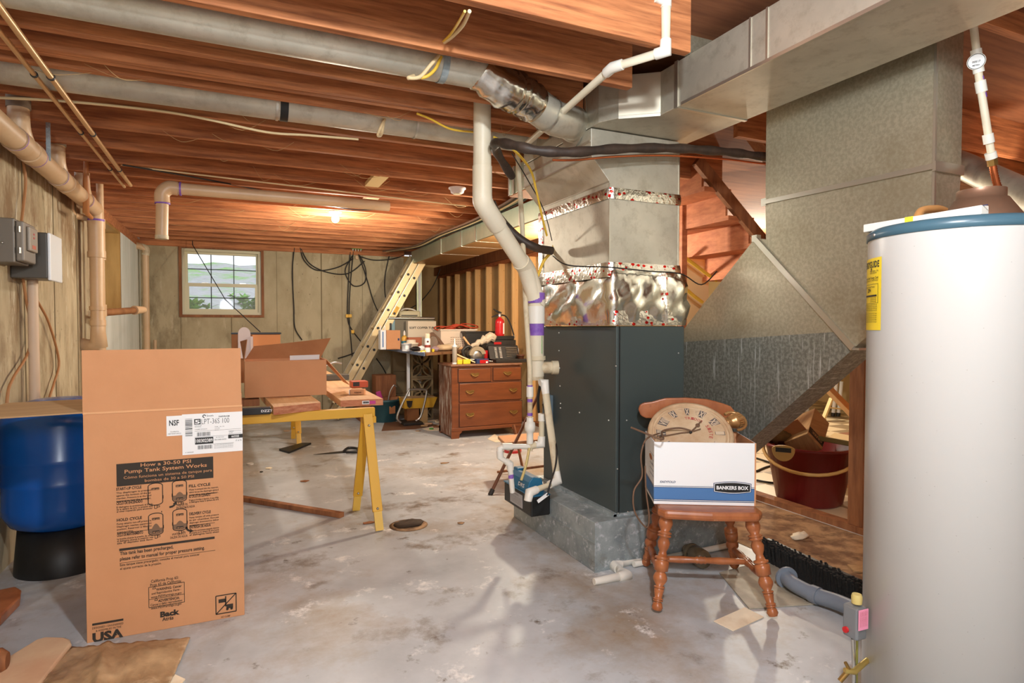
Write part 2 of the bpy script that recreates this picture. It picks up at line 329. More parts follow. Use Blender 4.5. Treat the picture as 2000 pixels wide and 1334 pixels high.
# =================================================================== SETTING
JZ, CZ, XL, YB, XR = 2.42, 2.655, -1.15, 9.2, 3.5
struct('floor', MB().box((-1.6, -2.5, -.12), (3.58, 11.4, 0)), 'floor')
struct('floor_store_room', MB().box((3.58, -2.5, -.12), (10, 11.4, 0.0)), 'checker')
struct('ceiling', MB().box((-1.6, -2.5, CZ), (10, 11.4, CZ + .06)), 'ceil')
wl = MB()
for a, b in (((-2.5, 0), (6.72, 2.32)), ((6.72, 0), (7.74, 1.46))): wl.box((XL - .3, a[0], a[1]), (XL, b[0], b[1]))
wlo = struct('wall_left', wl, 'wallL')
sm = MB()
for y in (1.6, 2.35, 3.1, 3.82, 4.45, 5.1, 5.75): sm.box((XL, y - .005, 0), (XL + .004, y + .005, 2.32))
struct('seam', sm, 'seam', wlo)
wwo = struct('wall_left_daylit', MB().box((XL - .3, 7.74, 0), (XL, YB, 2.32)).box((XL - .002, 6.72, 0), (XL + .002, 7.74, 1.46)), 'wallW')
struct('trim_1', MB().box((XL - .3, -2.5, 2.32), (XL, YB, JZ)), 'joist')                      # sill plate on the left wall
# window opening in the left wall
f = MB(); x0 = XL - .28
f.box((x0, 7.70, 1.46), (XL, 7.745, 2.32)).box((x0, 6.72, 1.46), (XL, 6.76, 2.32)).box((x0, 6.76, 1.455), (XL, 7.70, 1.48)).box((x0, 6.76, 2.295), (XL, 7.70, 2.322))
w2 = struct('window_2', f, mat('stained_jamb_board', (150, 110, 50), .7, col2=(176, 134, 70), scale=3, stretch=(3, 3, .5)))
s2 = MB().box((x0, 6.76, 1.48), (x0 + .04, 6.81, 2.295)).box((x0, 7.65, 1.48), (x0 + .04, 7.70, 2.295)).box((x0, 6.81, 1.48), (x0 + .04, 7.65, 1.53)).box((x0, 6.81, 2.245), (x0 + .04, 7.65, 2.295))
struct('window_frame', s2, 'vinyl', w2); struct('window_pane', MB().box((x0 + .015, 6.81, 1.53), (x0 + .021, 7.65, 2.245)), 'pane', w2)
# back wall with its window hole
WX0, WX1, WZ0, WZ1 = -.675, .305, 1.455, 2.345
bw = MB()
for a, b in (((XL, 0), (WX0, 2.36)), ((WX0, 0), (WX1, WZ0)), ((WX1, 0), (2.34, 2.36)), ((WX0, WZ1), (WX1, 2.36))): bw.box((a[0], YB, a[1]), (b[0], YB + .25, b[1]))
bwo = struct('wall_back', bw, 'wall')
sm = MB()
for px, wd in ((353, .012), (452, .01), (541, .008), (573, .012), (628, .030), (668, .008), (708, .01)):
    x = P(px, 600, y=YB).x
    if WX0 < x < WX1: sm.box((x - wd / 2, YB - .006, 0), (x + wd / 2, YB, WZ0 - .03))
    else: sm.box((x - wd / 4, YB - .004, 0), (x + wd / 4, YB, 2.36))
struct('seam', sm, 'seam', bwo)
struct('trim_2', MB().box((XL, YB - .03, 2.36), (2.34, YB + .25, JZ + .1)), 'joist')
struct('wall_back_recess', MB().box((2.34, 11.25, 0), (3.8, 11.4, JZ + .2)).box((2.30, YB + .25, 0), (2.34, 11.25, CZ)), 'drywall')
wb = MB(); t = .035                                                # wooden buck round the window
wb.box((WX0 - t, YB - .02, WZ0 - t), (WX0, YB + .25, WZ1 + t)).box((WX1, YB - .02, WZ0 - t), (WX1 + t, YB + .25, WZ1 + t))
wb.box((WX0, YB - .02, WZ0 - t), (WX1, YB + .25, WZ0)).box((WX0, YB - .02, WZ1), (WX1, YB + .25, WZ1 + t))
w1 = struct('window_1', wb, 'oldwood')
def frame(x0, x1, z0, z1, y0, y1, t): return MB().box((x0, y0, z0), (x0 + t, y1, z1)).box((x1 - t, y0, z0), (x1, y1, z1)).box((x0 + t, y0, z0), (x1 - t, y1, z0 + t)).box((x0 + t, y0, z1 - t), (x1 - t, y1, z1))
struct('window_frame', frame(WX0, WX1, WZ0, WZ1, YB + .02, YB + .12, .035), 'vinyl', w1)
zm = 1.865; ix0, ix1 = WX0 + .035, WX1 - .035
us = frame(ix0, ix1, zm - .02, WZ1 - .035, YB + .09, YB + .12, .03); ls = frame(ix0, ix1, WZ0 + .035, zm + .02, YB + .05, YB + .085, .045)
u_ = struct('upper_sash', us, 'vinyl', w1); l_ = struct('lower_sash', ls, 'vinyl', w1)
for par, z0, z1, y in ((u_, zm + .01, WZ1 - .065, YB + .105), (l_, WZ0 + .08, zm - .025, YB + .068)):
    struct('pane', MB().box((ix0 + .03, y - .002, z0), (ix1 - .03, y + .002, z1)), 'pane', par)
    g = MB(); zz = (z0 + z1) / 2; a, b = ix0 + .03, ix1 - .03
    for k in (1, 2): xx = a + (b - a) * k / 3; g.box((xx - .006, y - .012, z0), (xx + .006, y - .003, z1))
    g.box((a, y - .012, zz - .006), (b, y - .003, zz + .006)); struct('grille', g, 'muntin', par)
lk = MB()
for x in (-.40, .07): lk.box((x - .04, YB + .035, zm + .02), (x + .04, YB + .06, zm + .032))
struct('sash_lock', lk, 'steel', w1)
# outdoors seen through the window
bank = MB(); n = 24; rows = 16
vs = [(-8 + 10.2 * i / n, 9.6 + 14 * j / rows, 1.30 + .10 * j + .05 * math.sin(i * 1.7 + j) + (0 if j < 4 else .03 * (j - 4) ** 1.2)) for j in range(rows + 1) for i in range(n + 1)]
bank.add(vs, [(j * (n + 1) + i, j * (n + 1) + i + 1, (j + 1) * (n + 1) + i + 1, (j + 1) * (n + 1) + i) for j in range(rows) for i in range(n)], True)
struct('ground_outside', bank, 'bank')
def leafplant(name, label, cat, c, nst, h, spread, lw, group=None, seed=1, m='leafout'):
    rnd = random.Random(seed); c = V(c); t = thing(name, label, cat, c, group); st, lf = MB(), MB()
    for k in range(nst):
        a = rnd.uniform(0, 6.28); tip = c + V((math.cos(a) * spread * rnd.random(), math.sin(a) * spread * .6 * rnd.random(), h * rnd.uniform(.6, 1)))
        mid = (c + tip) / 2 + V((0, 0, h * .12)); pts = smoothpath([c, mid, tip], 4); st.tube(pts, .005, 5)
        for p in pts[2:]:
            for q in range(3):
                d = V((rnd.uniform(-1, 1), rnd.uniform(-1, 1), rnd.uniform(-.3, .6))).normalized(); e = d.cross(V((0, 0, 1))).normalized() * lw * .35; L = lw * rnd.uniform(.7, 1.3)
                lf.add([p, p + d * L * .5 + e, p + d * L, p + d * L * .5 - e], [(0, 1, 2, 3)])
    obj('stem', st, 'leafout', t); obj('leaves', lf, m, t); return t
leafplant('broadleaf_plant', 'broad leaved green plant just outside the lower left window pane', 'plant', (-.62, 10.0, 1.30), 16, .36, .34, .12, None, 3)
leafplant('tall_grass_clump', 'upright blades of green grass outside the lower right window pane', 'plant', (.28, 10.0, 1.30), 22, .38, .22, .10, None, 5)
leafplant('hanging_shrub', 'light green shrub on the bank behind the upper window panes', 'shrub', (-1.35, 12.8, 1.62), 16, .8, .6, .16, None, 9, 'grassout')
leafplant('bank_shrub', 'small pale shrub beside the middle of the window, out on the bank', 'shrub', (.15, 13.6, 1.72), 8, .22, .4, .12, None, 11, 'grassout')

# ceiling joists
ORD = 'first second third fourth fifth sixth seventh eighth ninth tenth eleventh twelfth thirteenth fourteenth fifteenth sixteenth seventeenth eighteenth nineteenth twentieth'.split()
JY = [2.017, 2.42, 2.862, 3.25, 3.69, 4.11, 4.556, 4.97, 5.34, 5.70, 6.07, 6.45, 6.87, 7.29, 7.70, 8.12, 8.54, 8.92]
for k, y in enumerate(JY):
    xe = 1.70 if y < 3.3 else 3.46
    one('ceiling_joist', 'exposed wooden ceiling joist, %s counted from the camera towards the far window' % ORD[k], 'joist', MB().box((XL - .25, y - .042, JZ), (xe, y, CZ)), 'joist', 'exposed ceiling joists', .003)
one('ceiling_joist', 'front board of the doubled ceiling joist between the two round ducts', 'joist', MB().box((XL - .25, 3.034, JZ + .002), (1.70, 3.072, CZ)), 'joist', 'exposed ceiling joists', .002)
one('ceiling_joist', 'rear board of the doubled ceiling joist between the two round ducts', 'joist', MB().box((XL - .25, 3.078, JZ + .002), (1.70, 3.116, CZ)), 'joist', 'exposed ceiling joists', .002)
one('ceiling_joist', 'short joist end above the big square trunk duct at the top edge', 'joist', MB().box((1.92, 1.50, JZ + .14), (3.4, 1.54, CZ)), 'joist', 'exposed ceiling joists')
one('ceiling_joist', 'dark ceiling joist crossing above the water heater gas pipe', 'joist', MB().box((2.70, 2.30, JZ), (6.2, 2.34, CZ)), 'joist', 'exposed ceiling joists')
one('ceiling_joist', 'dark ceiling joist behind the one above the water heater gas pipe', 'joist', MB().box((2.70, 2.72, JZ), (6.2, 2.76, CZ)), 'joist', 'exposed ceiling joists')
0 and struct('beam_header', MB().box((1.70, 1.9, JZ), (1.74, 2.9, CZ)), 'galvdark')
struct('beam_stair', MB().box((3.44, 4.5, JZ - .16), (3.60, 11.2, JZ - .005)), 'oldwood')
# stud wall along the store room
STUD = [11.02, 10.6, 10.15, 9.56, 9.15, 8.67, 8.17, 7.70, 7.15, 6.69, 6.28]
nm = ['at the far end', 'second from the far end', 'third from the far end', 'fourth from the far end', 'fifth from the far end', 'sixth from the far end', 'just before the fire extinguisher', 'behind the fire extinguisher', 'nearest but two to the big plastic flue', 'nearest but one to the big plastic flue', 'nearest to the big plastic flue']
for y, q in zip(STUD, nm):
    one('wall_stud', 'pale pine wall stud of the bare partition, ' + q, 'stud', MB().box((XR, y, .04), (XR + .09, y + .04, 2.215)), 'stud', 'partition wall studs', .002)
struct('trim_3', MB().box((XR, 6.1, 2.215), (XR + .10, 11.2, 2.255)), 'stair')
struct('wall_partition', MB().box((XR + .092, 6.1, 0), (XR + .105, 11.25, 2.26)), 'drywall')
struct('trim_4', MB().box((XR + .02, 2.45, 0), (XR + .11, 11.2, .04)), 'oldwood')
one('wall_post', 'old brown doorway post beside the water heater', 'post', MB().box((3.53, 2.50, .04), (3.64, 2.60, 2.25)), 'oldwood', None, .003)
one('brace_board', 'thin diagonal brace nailed against the post beside the water heater', 'brace', MB().bar(P(1620, 762, x=3.66), P(1672, 815, x=3.66), .03, .06, (1, 0, 0)), 'stud')
# store room beyond
struct('wall_rear', MB().box((-1.6, -2.6, 0), (10, -2.5, CZ)), mat('rear_wall_paint', (206, 204, 198), .8))
struct('wall_right', MB().box((9.2, -2.5, 0), (9.35, 11.4, CZ)).box((3.62, 11.25, 0), (9.2, 11.4, CZ)), 'tan')
struct('wall_right_timber', MB().box((5.6, -1, 0), (5.64, 2.5, CZ)), 'stair')
for k, (px, lab) in enumerate(((1962, 'pale vertical stud seen behind the flexible copper gas pipe'), (1990, 'pale stud at the edge of the picture behind the vent pipe'))):
    a = P(px, 300, x=4.4); one('wall_stud', lab, 'stud', MB().box((4.4, a.y - .05, .0), (4.49, a.y + .03, 2.13)), 'stud', 'studs behind the water heater')
rr = thing('shelf_frame', 'open wooden framing with cross rails behind the water heater vent pipe', 'framing', (4.7, 1.6, 0))
obj('rail', MB().box((4.62, .9, 1.97), (4.70, 2.4, 2.01)), 'stud', rr); obj('rail', MB().box((4.62, .9, 1.72), (4.70, 2.4, 1.76)), 'stud', rr); obj('rail', MB().box((4.62, .9, 2.14), (4.72, 2.4, 2.18)), 'stair', rr)

# =================================================================== FURNACE AND DUCTS
PX0, PX1, PY0, PY1, PZ = 1.70, 2.66, 2.69, 3.72, .265
t = thing('furnace_pad', 'weathered galvanized sheet metal plinth box under the furnace', 'plinth', ((PX0 + PX1) / 2, (PY0 + PY1) / 2, 0))
obj('body', MB().box((PX0, PY0, 0), (PX1, PY1, PZ)), 'galvpad', t, .004)
obj('seam', MB().box((PX0 - .004, PY0, .15), (PX0, PY1, .158)).box((PX0 - .003, PY0 - .003, 0), (PX0 + .03, PY0, PZ)), 'galvpad', t)
FX0, FX1, FY0, FY1, FZ = 1.865, 2.33, 2.745, 3.60, 1.30
t = thing('furnace', 'dark grey steel furnace cabinet standing on the galvanized plinth', 'furnace', ((FX0 + FX1) / 2, 3.15, PZ))
obj('cabinet', MB().box((FX0, FY0, PZ + .002), (FX1, FY1, FZ)), 'furnace', t, .006)
obj('base_flange', MB().box((FX0 - .02, FY0 - .012, PZ), (FX1, FY0, PZ + .012)).box((FX0 - .022, FY0 - .012, PZ), (FX0, FY1, PZ + .018)), 'galvpad', t)
obj('corner_seam', MB().box((FX0 + .018, FY0 - .003, PZ + .02), (FX0 + .024, FY0, FZ)), 'black', t)
for px, py in ((1092, 650), (1092, 685), (1093, 719), (1094, 754), (1095, 788), (1095, 797), (1132, 806), (1189, 821)): obj('screw', MB().ball(P(px, py, x=FX0), .0055, 8, 5), 'screw', t)
for px, py in ((1203, 715), (1207, 1003), (1224, 821), (1206, 916), (1226, 1000), (1325, 690), (1326, 800)): obj('screw', MB().ball(P(px, py, y=FY0), .005, 8, 5), 'screw', t)
hd = MB().box((FX0 - .035, FY1 - .14, .66), (FX0, FY1 - .05, .85)); obj('junction_box', hd, mat('grey_blue_box', (96, 112, 122), .5), t, .004)
# plenum ---------------------------------------------------------------
cx0, cx1, cy0, cy1 = 1.825, 2.292, 2.755, 3.58
t = thing('supply_plenum', 'shiny galvanized plenum above the furnace with red-marked foil tape bands', 'plenum', (2.06, 3.15, FZ))
rnd = random.Random(4)
def wrapped(z0, z1, bul, x0, x1, y0, y1, nu=16, nz=8):
    m = MB(); per = []
    for i in range(nu): per.append((x0 + (x1 - x0) * i / nu, y0))
    for i in range(nu): per.append((x1, y0 + (y1 - y0) * i / nu))
    for i in range(nu): per.append((x1 - (x1 - x0) * i / nu, y1))
    for i in range(nu): per.append((x0, y1 - (y1 - y0) * i / nu))
    n = len(per); cxm, cym = (x0 + x1) / 2, (y0 + y1) / 2; vs = []
    for j in range(nz + 1):
        for i, (x, y) in enumerate(per):
            k = (math.sin(math.pi * j / nz)) ** .7 * bul * (1 + .8 * math.sin(i * 1.15 + 3 * math.sin(j * .9)) + .5 * rnd.uniform(-1, 1))
            dx = 1 if x >= x1 else -1 if x <= x0 else 0; dy = 1 if y >= y1 else -1 if y <= y0 else 0
            vs.append((x + dx * k, y + dy * k, z0 + (z1 - z0) * j / nz))
    m.add(vs, [(j * n + i, j * n + (i + 1) % n, (j + 1) * n + (i + 1) % n, (j + 1) * n + i) for j in range(nz) for i in range(n)], True); return m
obj('foil_wrap', wrapped(FZ + .006, 1.60, .016, FX0 - .03, FX1 - .005, cy0 - .012, cy1 + .01), 'foil', t)
def band(z0, z1, o, x0=cx0, x1=cx1, y0=cy0, y1=cy1): return wrapped(z0, z1, .002, x0 - o, x1 + o, y0 - o, y1 + o, 10, 3)
obj('foil_tape', band(FZ + .003, FZ + .085, .004, FX0 - .028, FX1 - .004, cy0 - .014, cy1 + .01), 'foiltape', t)
obj('foil_tape', band(1.565, 1.645, .006), 'foiltape', t); obj('foil_tape', band(1.985, 2.045, .006), 'foiltape', t)
obj('foil_tape', MB().box((cx0 - .006, cy1 - .05, 1.6), (cx0 + .03, cy1 + .006, 2.0)), 'foiltape', t)
obj('foil_tape', MB().bar((2.19, cy0 - .032, 1.32), (2.17, cy0 - .03, 1.60), .012, .03, (0, 1, 0)), 'foiltape', t)
obj('coil_case', MB().box((cx0, cy0, 1.60), (cx1, cy1, 2.02)), 'galv', t, .003)
# upper case: flares out towards -x above a sloping fold
ux = 1.708
up = MB(); prof = [(cx0, 2.02), (cx0, 2.075), (ux, 2.205), (ux, 2.345), (cx1, 2.345), (cx1, 2.02)]
vs = [(x, cy0, z) for x, z in prof] + [(x, cy1, z) for x, z in prof]; n = 6
up.add(vs, [tuple(range(n)), tuple(range(n, 2 * n))[::-1]] + [((i + 1) % n, i, n + i, n + (i + 1) % n) for i in range(n)])
obj('upper_case', up, 'galv', t, .003)
obj('fold_seam', MB().box((ux - .006, cy0, 2.198), (ux, cy1, 2.206)).box((ux - .008, cy0, 2.27), (ux, cy1, 2.283)).box((cx0 - .004, cy0, 2.073), (cx0 + .003, cy1, 2.079)), 'ductseam', t)
obj('corner_edge', MB().box((cx0 - .003, cy0 - .003, 1.6), (cx0 + .004, cy0 + .004, 2.07)).box((cx1 - .004, cy0 - .003, 1.6), (cx1 + .003, cy0 + .003, 2.3)), 'ductseam', t)
# trunk ----------------------------------------------------------------
t = thing('trunk_duct', 'large square galvanized trunk duct running overhead from the plenum past the camera', 'duct', (2.1, 1.5, 2.35))
q1 = P(1290, 225, z=2.35); q2 = P(1208, 231, z=2.35); q3 = P(1192, 250, z=2.35)
TX = P(1320, 210, z=2.35).x
poly = [(TX, -2.2), (TX, P(1320, 210, z=2.35).y), (q1.x, q1.y), (q2.x, q2.y), (ux, q2.y + .10), (ux, 3.58), (2.37, 3.58), (2.37, -2.2)]
obj('body', MB().prism(poly, 2.35, 2.565), 'galv', t, .003)
e = MB(); e.bar((TX - .003, -2.2, 2.353), (TX - .003, 2.3, 2.353), .008, .014)
for px in (1465, 1498): y = P(px, 140, x=TX).y; e.box((TX - .004, y - .005, 2.35), (TX, y + .005, 2.565))
y = P(1322, 160, x=TX).y; e.box((TX - .006, y - .012, 2.345), (TX, y + .012, 2.568)); e.box((TX, y - .01, 2.343), (2.37, y + .01, 2.35))
e.bar((q1.x, q1.y, 2.351), (q2.x, q2.y, 2.351), .012, .012); e.box((ux - .006, 2.80, 2.35), (ux, 2.82, 2.565)); e.box((ux - .006, 3.0, 2.35), (ux, 3.01, 2.565))
obj('drive_cleat', e, 'ductseam', t)
dpl = MB(); d1 = V((q1.x, q1.y, 0)); d2 = V((q2.x, q2.y, 0)); nn = (d1 - d2).cross(V((0, 0, 1))).normalized()
if nn.dot(V((-1, -1, 0))) < 0: nn = -nn
dpl.slab([V((d1.x, d1.y, 2.362)) , V((d2.x, d2.y, 2.362)), V((d2.x, d2.y, 2.555)), V((d1.x, d1.y, 2.555))], nn, .004)
obj('end_panel', dpl, mat('light_galvanized', (214, 204, 184), .45, .8), t)
# overhead riser panel right of the joist end
struct('trim_5', MB().box((1.76, 2.25, 2.567), (2.6, 2.28, CZ)), 'galvdark')
# rear trunk + long duct
t = thing('rear_trunk_duct', 'short square duct box joining the plenum to the long rear duct', 'duct', (2.0, 3.9, 2.19))
ye = P(994, 340, x=1.72).y
obj('body', MB().box((1.72, 3.59, 2.20), (2.45, ye, 2.385)), 'ductgreen', t, .003)
obj('underside', MB().box((1.722, 3.60, 2.193), (2.44, ye - .005, 2.20)), 'card', t)
obj('drive_cleat', MB().box((1.714, 3.75, 2.2), (1.72, 3.77, 2.385)).box((1.714, ye - .02, 2.2), (1.72, ye, 2.385)), 'ductseam', t)
t = thing('long_supply_duct', 'long low square duct running along the partition to the far wall', 'duct', (2.5, 6.2, 2.2))
obj('body', MB().box((2.3, ye + .01, 2.20), (2.80, 8.6, 2.378)), 'ductgreen', t, .003)
e = MB()
for y in (4.9, 6.0, 6.45, 7.2): e.box((2.293, y - .012, 2.195), (2.3, y + .012, 2.38)).box((2.3, y - .012, 2.193), (2.8, y + .012, 2.2))
obj('drive_cleat', e, 'ductseam', t)
obj('bottom_reflection', MB().box((2.31, ye + .02, 2.194), (2.79, 8.59, 2.199)), mat('duct_brown_reflection', (176, 132, 84), .45, .5), t)  # brown plate paints the reflection on the underside of the duct
# return duct -----------------------------------------------------------
RX, RW = 2.52, .175
t = thing('return_duct', 'huge flat galvanized return air duct that drops and slants down behind the chair', 'duct', (RX, 2.3, .27))
R_ = lambda px, py: (lambda p: (p.y, p.z))(P(px, py, x=RX))
A, B_ = R_(1495, 395), R_(1825, 325); Cc, D, E_, Fq = R_(1496, 468), R_(1475, 465), R_(1668, 680), R_(1690, 660)
def yz(name, pts, m, x0=RX, x1=RX + RW, par=t):
    mb = MB(); n = len(pts); vs = [(x0, y, z) for y, z in pts] + [(x1, y, z) for y, z in pts]
    mb.add(vs, [tuple(range(n)), tuple(range(n, 2 * n))[::-1]] + [((i + 1) % n, i, n + i, n + (i + 1) % n) for i in range(n)]); return obj(name, mb, m, par)
yz('drop', [(A[0], 2.62), A, B_, (B_[0], 2.62)], 'galvdark')
yz('elbow', [A, Cc, D, E_, Fq, (B_[0] + .02, 1.50), B_], 'galvdark')
dn = V((.575, -.5)).normalized(); L1 = 1.1
up_end = (D[0] + dn.x * .92, D[1] + dn.y * .92); lo_end = (E_[0] + dn.x * 1.42, .28)
cr0 = R_(1660, 625); _a = V(D); _b = V(E_); _t = (V(cr0) - _a).dot(_b - _a) / (_b - _a).length_squared; cr0 = tuple(_a + (_b - _a) * _t); cr1 = R_(1335, 668); s_ = (cr1[1] - cr0[1]) / (cr1[0] - cr0[0]); 
_k = dn.y / dn.x; _y = (cr0[1] - s_ * cr0[0] - D[1] + _k * D[0]) / (_k - s_); cr2 = (_y, D[1] + _k * (_y - D[0]))
upper = [D, cr2, cr0]; lower = [E_, cr0, cr2, up_end, (up_end[0], .28), (E_[0] + (E_[1] - .28) * .575 / .5, .28)]
yz('upper_panel', upper, 'galvdark'); yz('lower_panel', lower, 'galvstreak_dim')
X_ = RX - .006
def edge(a, b, w=.022, th=.012): return MB().bar((X_, a[0], a[1]), (X_, b[0], b[1]), w, th, (1, 0, 0))
multi('drive_cleat', [edge(A, B_), edge(D, E_, .028), MB().box((RX - .012, B_[0] - .012, B_[1] - .02), (RX + RW, B_[0], B_[1] + .02)), MB().box((X_ - .004, A[0] - .01, A[1] - .02), (X_, A[0] + .02, A[1] + .02)),
    MB().box((X_ - .004, D[0] - .02, D[1] - .02), (RX + .02, D[0] + .015, D[1] + .015)), MB().box((RX - .004, B_[0] - .004, 1.5), (RX + .006, B_[0] + .006, 2.62)), MB().bar((RX + .0, E_[0], E_[1] - .004), (RX + RW, E_[0], E_[1] - .004), .05, .01)], 'ductseam', t)
# round ducts -------------------------------------------------------------
def ringed(name, label, y, x0, x1, z, r, seams, m='galv'):
    t = thing(name, label, 'duct', ((x0 + x1) / 2, y, z - r)); obj('pipe', MB().tube([(x0, y, z), (x1, y, z)], r, 32), m, t)
    s = MB()
    for x in seams: s.tube([(x - .006, y, z), (x + .006, y, z)], r + .004, 32, False)
    if seams: obj('seam', s, 'ductseam', t)
    return t
M['galvround'] = mat('round_duct_steel', (206, 222, 238), .36, .42, col2=(190, 206, 222), scale=4)
zc = 2.487
d1 = ringed('round_duct', 'nearer round metal duct between joists, ending in the crinkled foil elbow', 2.63, -1.4, 1.06, zc, .088, ())
pth = [P(958, 158, y=2.63), P(985, 172, y=2.65), P(1012, 183, y=2.68), P(1045, 205, y=2.72)]
obj('foil_sleeve', MB().tube(smoothpath([V((1.03, 2.63, zc))] + pth[1:], 6), [.094 + .006 * math.sin(i * 2.4) for i in range(19)], 24), 'foil', d1)
pe = [P(1045, 205, y=2.72), P(1085, 232, y=2.76), P(1120, 240, y=2.86), V((ux - .002, 2.93, 2.40))]
obj('elbow', MB().tube(smoothpath(pe, 3), .086, 28), 'galv', d1)
rg = MB(); sp = smoothpath(pe, 3)
for i in (2, 5, 8): dd = (sp[i + 1] - sp[i - 1]).normalized() * .006; rg.tube([sp[i] - dd, sp[i] + dd], .092, 28, False)
rg.lathe([(.12, 0), (.12, .008)], (ux - .006, 2.93, 2.40), (-1, 0, 0), 28); obj('collar_ring', rg, 'ductseam', d1)
obj('hanger_strap', MB().tube([(x, 2.63, zc) for x in (.83, .86)], .0915, 28, False), 'galvpad', d1)
d2 = ringed('round_duct', 'farther round metal duct between joists, running behind the plastic flue', 3.47, -1.4, 1.72, zc, .088, (.2, .95))
bk = P(556, 215, y=3.40).x; obj('black_tape_band', MB().tube([(bk - .02, 3.47, zc), (bk + .02, 3.47, zc)], .0905, 28, False), 'black', d2)
vp = [V((2.95, 1.9, 1.86)), V((2.6 + .28, 2.2, 2.0)), V((2.78, 2.55, 2.12))]
one('vent_pipe', 'galvanized vent pipe slanting from the water heater hood towards the furnace', 'vent pipe', MB().tube([P(2040, 400, y=1.55), P(1885, 325, y=2.2), P(1800, 290, y=2.6)], .075, 24), 'galv')
one('round_duct', 'open round duct end in the dark upper corner above the heater', 'duct', MB().tube([P(1998, 150, y=2.05), P(2080, 120, y=1.9)], .07, 24), 'galvdark')
# =================================================================== PLASTIC PIPES ROUND THE FURNACE
t = thing('flue_pipe', 'big cream plastic flue pipe that jogs down beside the furnace', 'pipe', (1.6, 3.3, .95))
f0, f1 = P(941, 210, y=3.0), P(942, 395, y=3.0); f0.x = f1.x; f3 = P(1033, 535, y=3.30); f4 = P(1046, 585, y=3.30); f5 = P(1048, 735, y=3.30)
f4.x = (f4.x + f5.x) / 2 ; f2 = f1 + (f3 - f1) * .12
f0 = V((f1.x, 3.0, 2.50)); c1 = f1 + V((0, 0, -.0))
path = [f0, f1 + V((0, 0, .03)), f1 + (f3 - f1) * .14, f1 + (f3 - f1) * .9, f4 + V((0, 0, -.02)), f5]
obj('pipe', MB().tube(path, .046, 24), 'pvc', t)
dd = (f3 - f1).normalized(); pz = lambda px, py, y: P(px, py, y=y)
multi('elbow_coupling', [T([V((f1.x, 3.0, pz(942, 325, 3.0).z)), V((f1.x, 3.0, pz(942, 390, 3.0).z))], .052, 24),
    T(smoothpath([f1 + V((0, 0, .03)), f1 + (f3 - f1) * .04, f1 + (f3 - f1) * .3], 5), .053, 24), T(smoothpath([f3 - dd * .12, f3 - dd * .02, f4, f4 + V((0, 0, -.03))], 5), .053, 24)], 'pvc', t)
k1 = lambda py: f4 + (f5 - f4) * ((py - 585) / 150)
obj('coupling', MB().tube([k1(588 + 10), k1(632)], .052, 24), 'pvcw', t)
for a, b in ((572, 592), (632, 655)): obj('primer_band', T([k1(a), k1(b)], .0475 + (.006 if a < 580 else 0), 24, False), 'purple', t)
obj('reducer_tee', MB().tube([k1(695), k1(703)], .056, 24).tube([k1(700), k1(742)], .043, 24).tube([k1(718), k1(718) + V((.095, -.035, 0))], .036, 20).tube([k1(718) + V((.088, -.033, 0)), k1(718) + V((.125, -.045, 0))], .042, 20), 'pvcdirty', t)
obj('printed_line', MB().bar(k1(656) + V((.015, -.045, 0)), k1(690) + V((.015, -.045, 0)), .002, .004, (0, 1, 0)), 'green', t)
t = thing('condensate_riser', 'thin grey plastic condensate pipe rising behind the big flue', 'pipe', (1.7, 3.4, .7))
yr = 3.22
obj('pipe', MB().tube([P(1011, 300, y=yr + .35), P(1020, 440, y=yr + .25), P(1027, 600, y=yr + .08), P(1035, 720, y=yr), P(1035, 880, y=yr)], .0155, 16), 'pvcdirty', t)
vb = MB(); q = lambda py: P(1035, py, y=yr)
vb.lathe([(.02, 0), (.021, .03), (.030, .036), (.033, .06), (.030, .085), (.021, .09), (.02, .115)], q(853), (0, 0, 1), 20)
obj('check_valve', vb, 'pvcw', t)
multi('coupling', [T([q(755), q(775)], .021, 16), T([q(866), q(853)], .02, 16)], 'pvcw', t)
for py in (752, 779, 806): obj('primer_band', T([q(py), q(py + 6)], .0163, 16, False), 'purple', t)
obj('trap_arm', T([q(873), P(1056, 868, y=yr), P(1058, 850, y=yr), P(1058, 808, y=yr)], .017, 14), 'pvcdirty', t)
obj('trap_loop', T([q(872), P(985, 872, y=yr), P(976, 876, y=yr), P(976, 893, y=yr), P(990, 902, y=yr), P(996, 908, y=yr), P(1001, 962, y=yr)], .015, 14), 'pvcw', t)
multi('elbow', [T([P(1045, 869, y=yr), P(1057, 868, y=yr), P(1058, 852, y=yr)], .022, 14), T([P(1058, 822, y=yr), P(1058, 808, y=yr)], .022, 14), T([P(1000, 872, y=yr), P(980, 872, y=yr)], .02, 14),
    T([P(976, 880, y=yr), P(977, 894, y=yr)], .02, 14), T([P(989, 901, y=yr), P(996, 906, y=yr), P(997, 918, y=yr)], .02, 14)], 'pvcw', t)
obj('primer_band', T([P(998, 926, y=yr), P(998, 934, y=yr)], .0162, 14), 'purple', t)
one('drain_hose', 'short yellowed clear hose dropping into the condensate pump', 'hose', MB().tube(smoothpath([P(1034, 875, y=yr - .02), P(1027, 910, y=yr - .03), P(1018, 938, y=yr - .03)], 6), .008, 10), 'tube')
t = thing('condensate_inlet_pipe', 'cream plastic pipe leaning from the flue tee down to the pump', 'pipe', (1.7, 3.1, .33))
i0, i1, i2, i3 = P(1063, 747, y=3.18), P(1089, 940, y=3.05), P(1034, 962, y=2.98), P(1031, 978, y=2.98)
obj('pipe', MB().tube([i0 + V((-.02, 0, 0)), i0, i1, i2, i3], .0165, 16), 'pvcdirty', t)
multi('elbow', [T([i0 + V((-.03, 0, 0)), i0 + V((0, 0, .004)), i0 + (i1 - i0) * .12], .022, 16), T([i1 + (i0 - i1) * .1, i1, i1 + (i2 - i1) * .3], .022, 16), T([i2 + (i1 - i2) * .25, i2, i3], .022, 16)], 'pvcw', t)
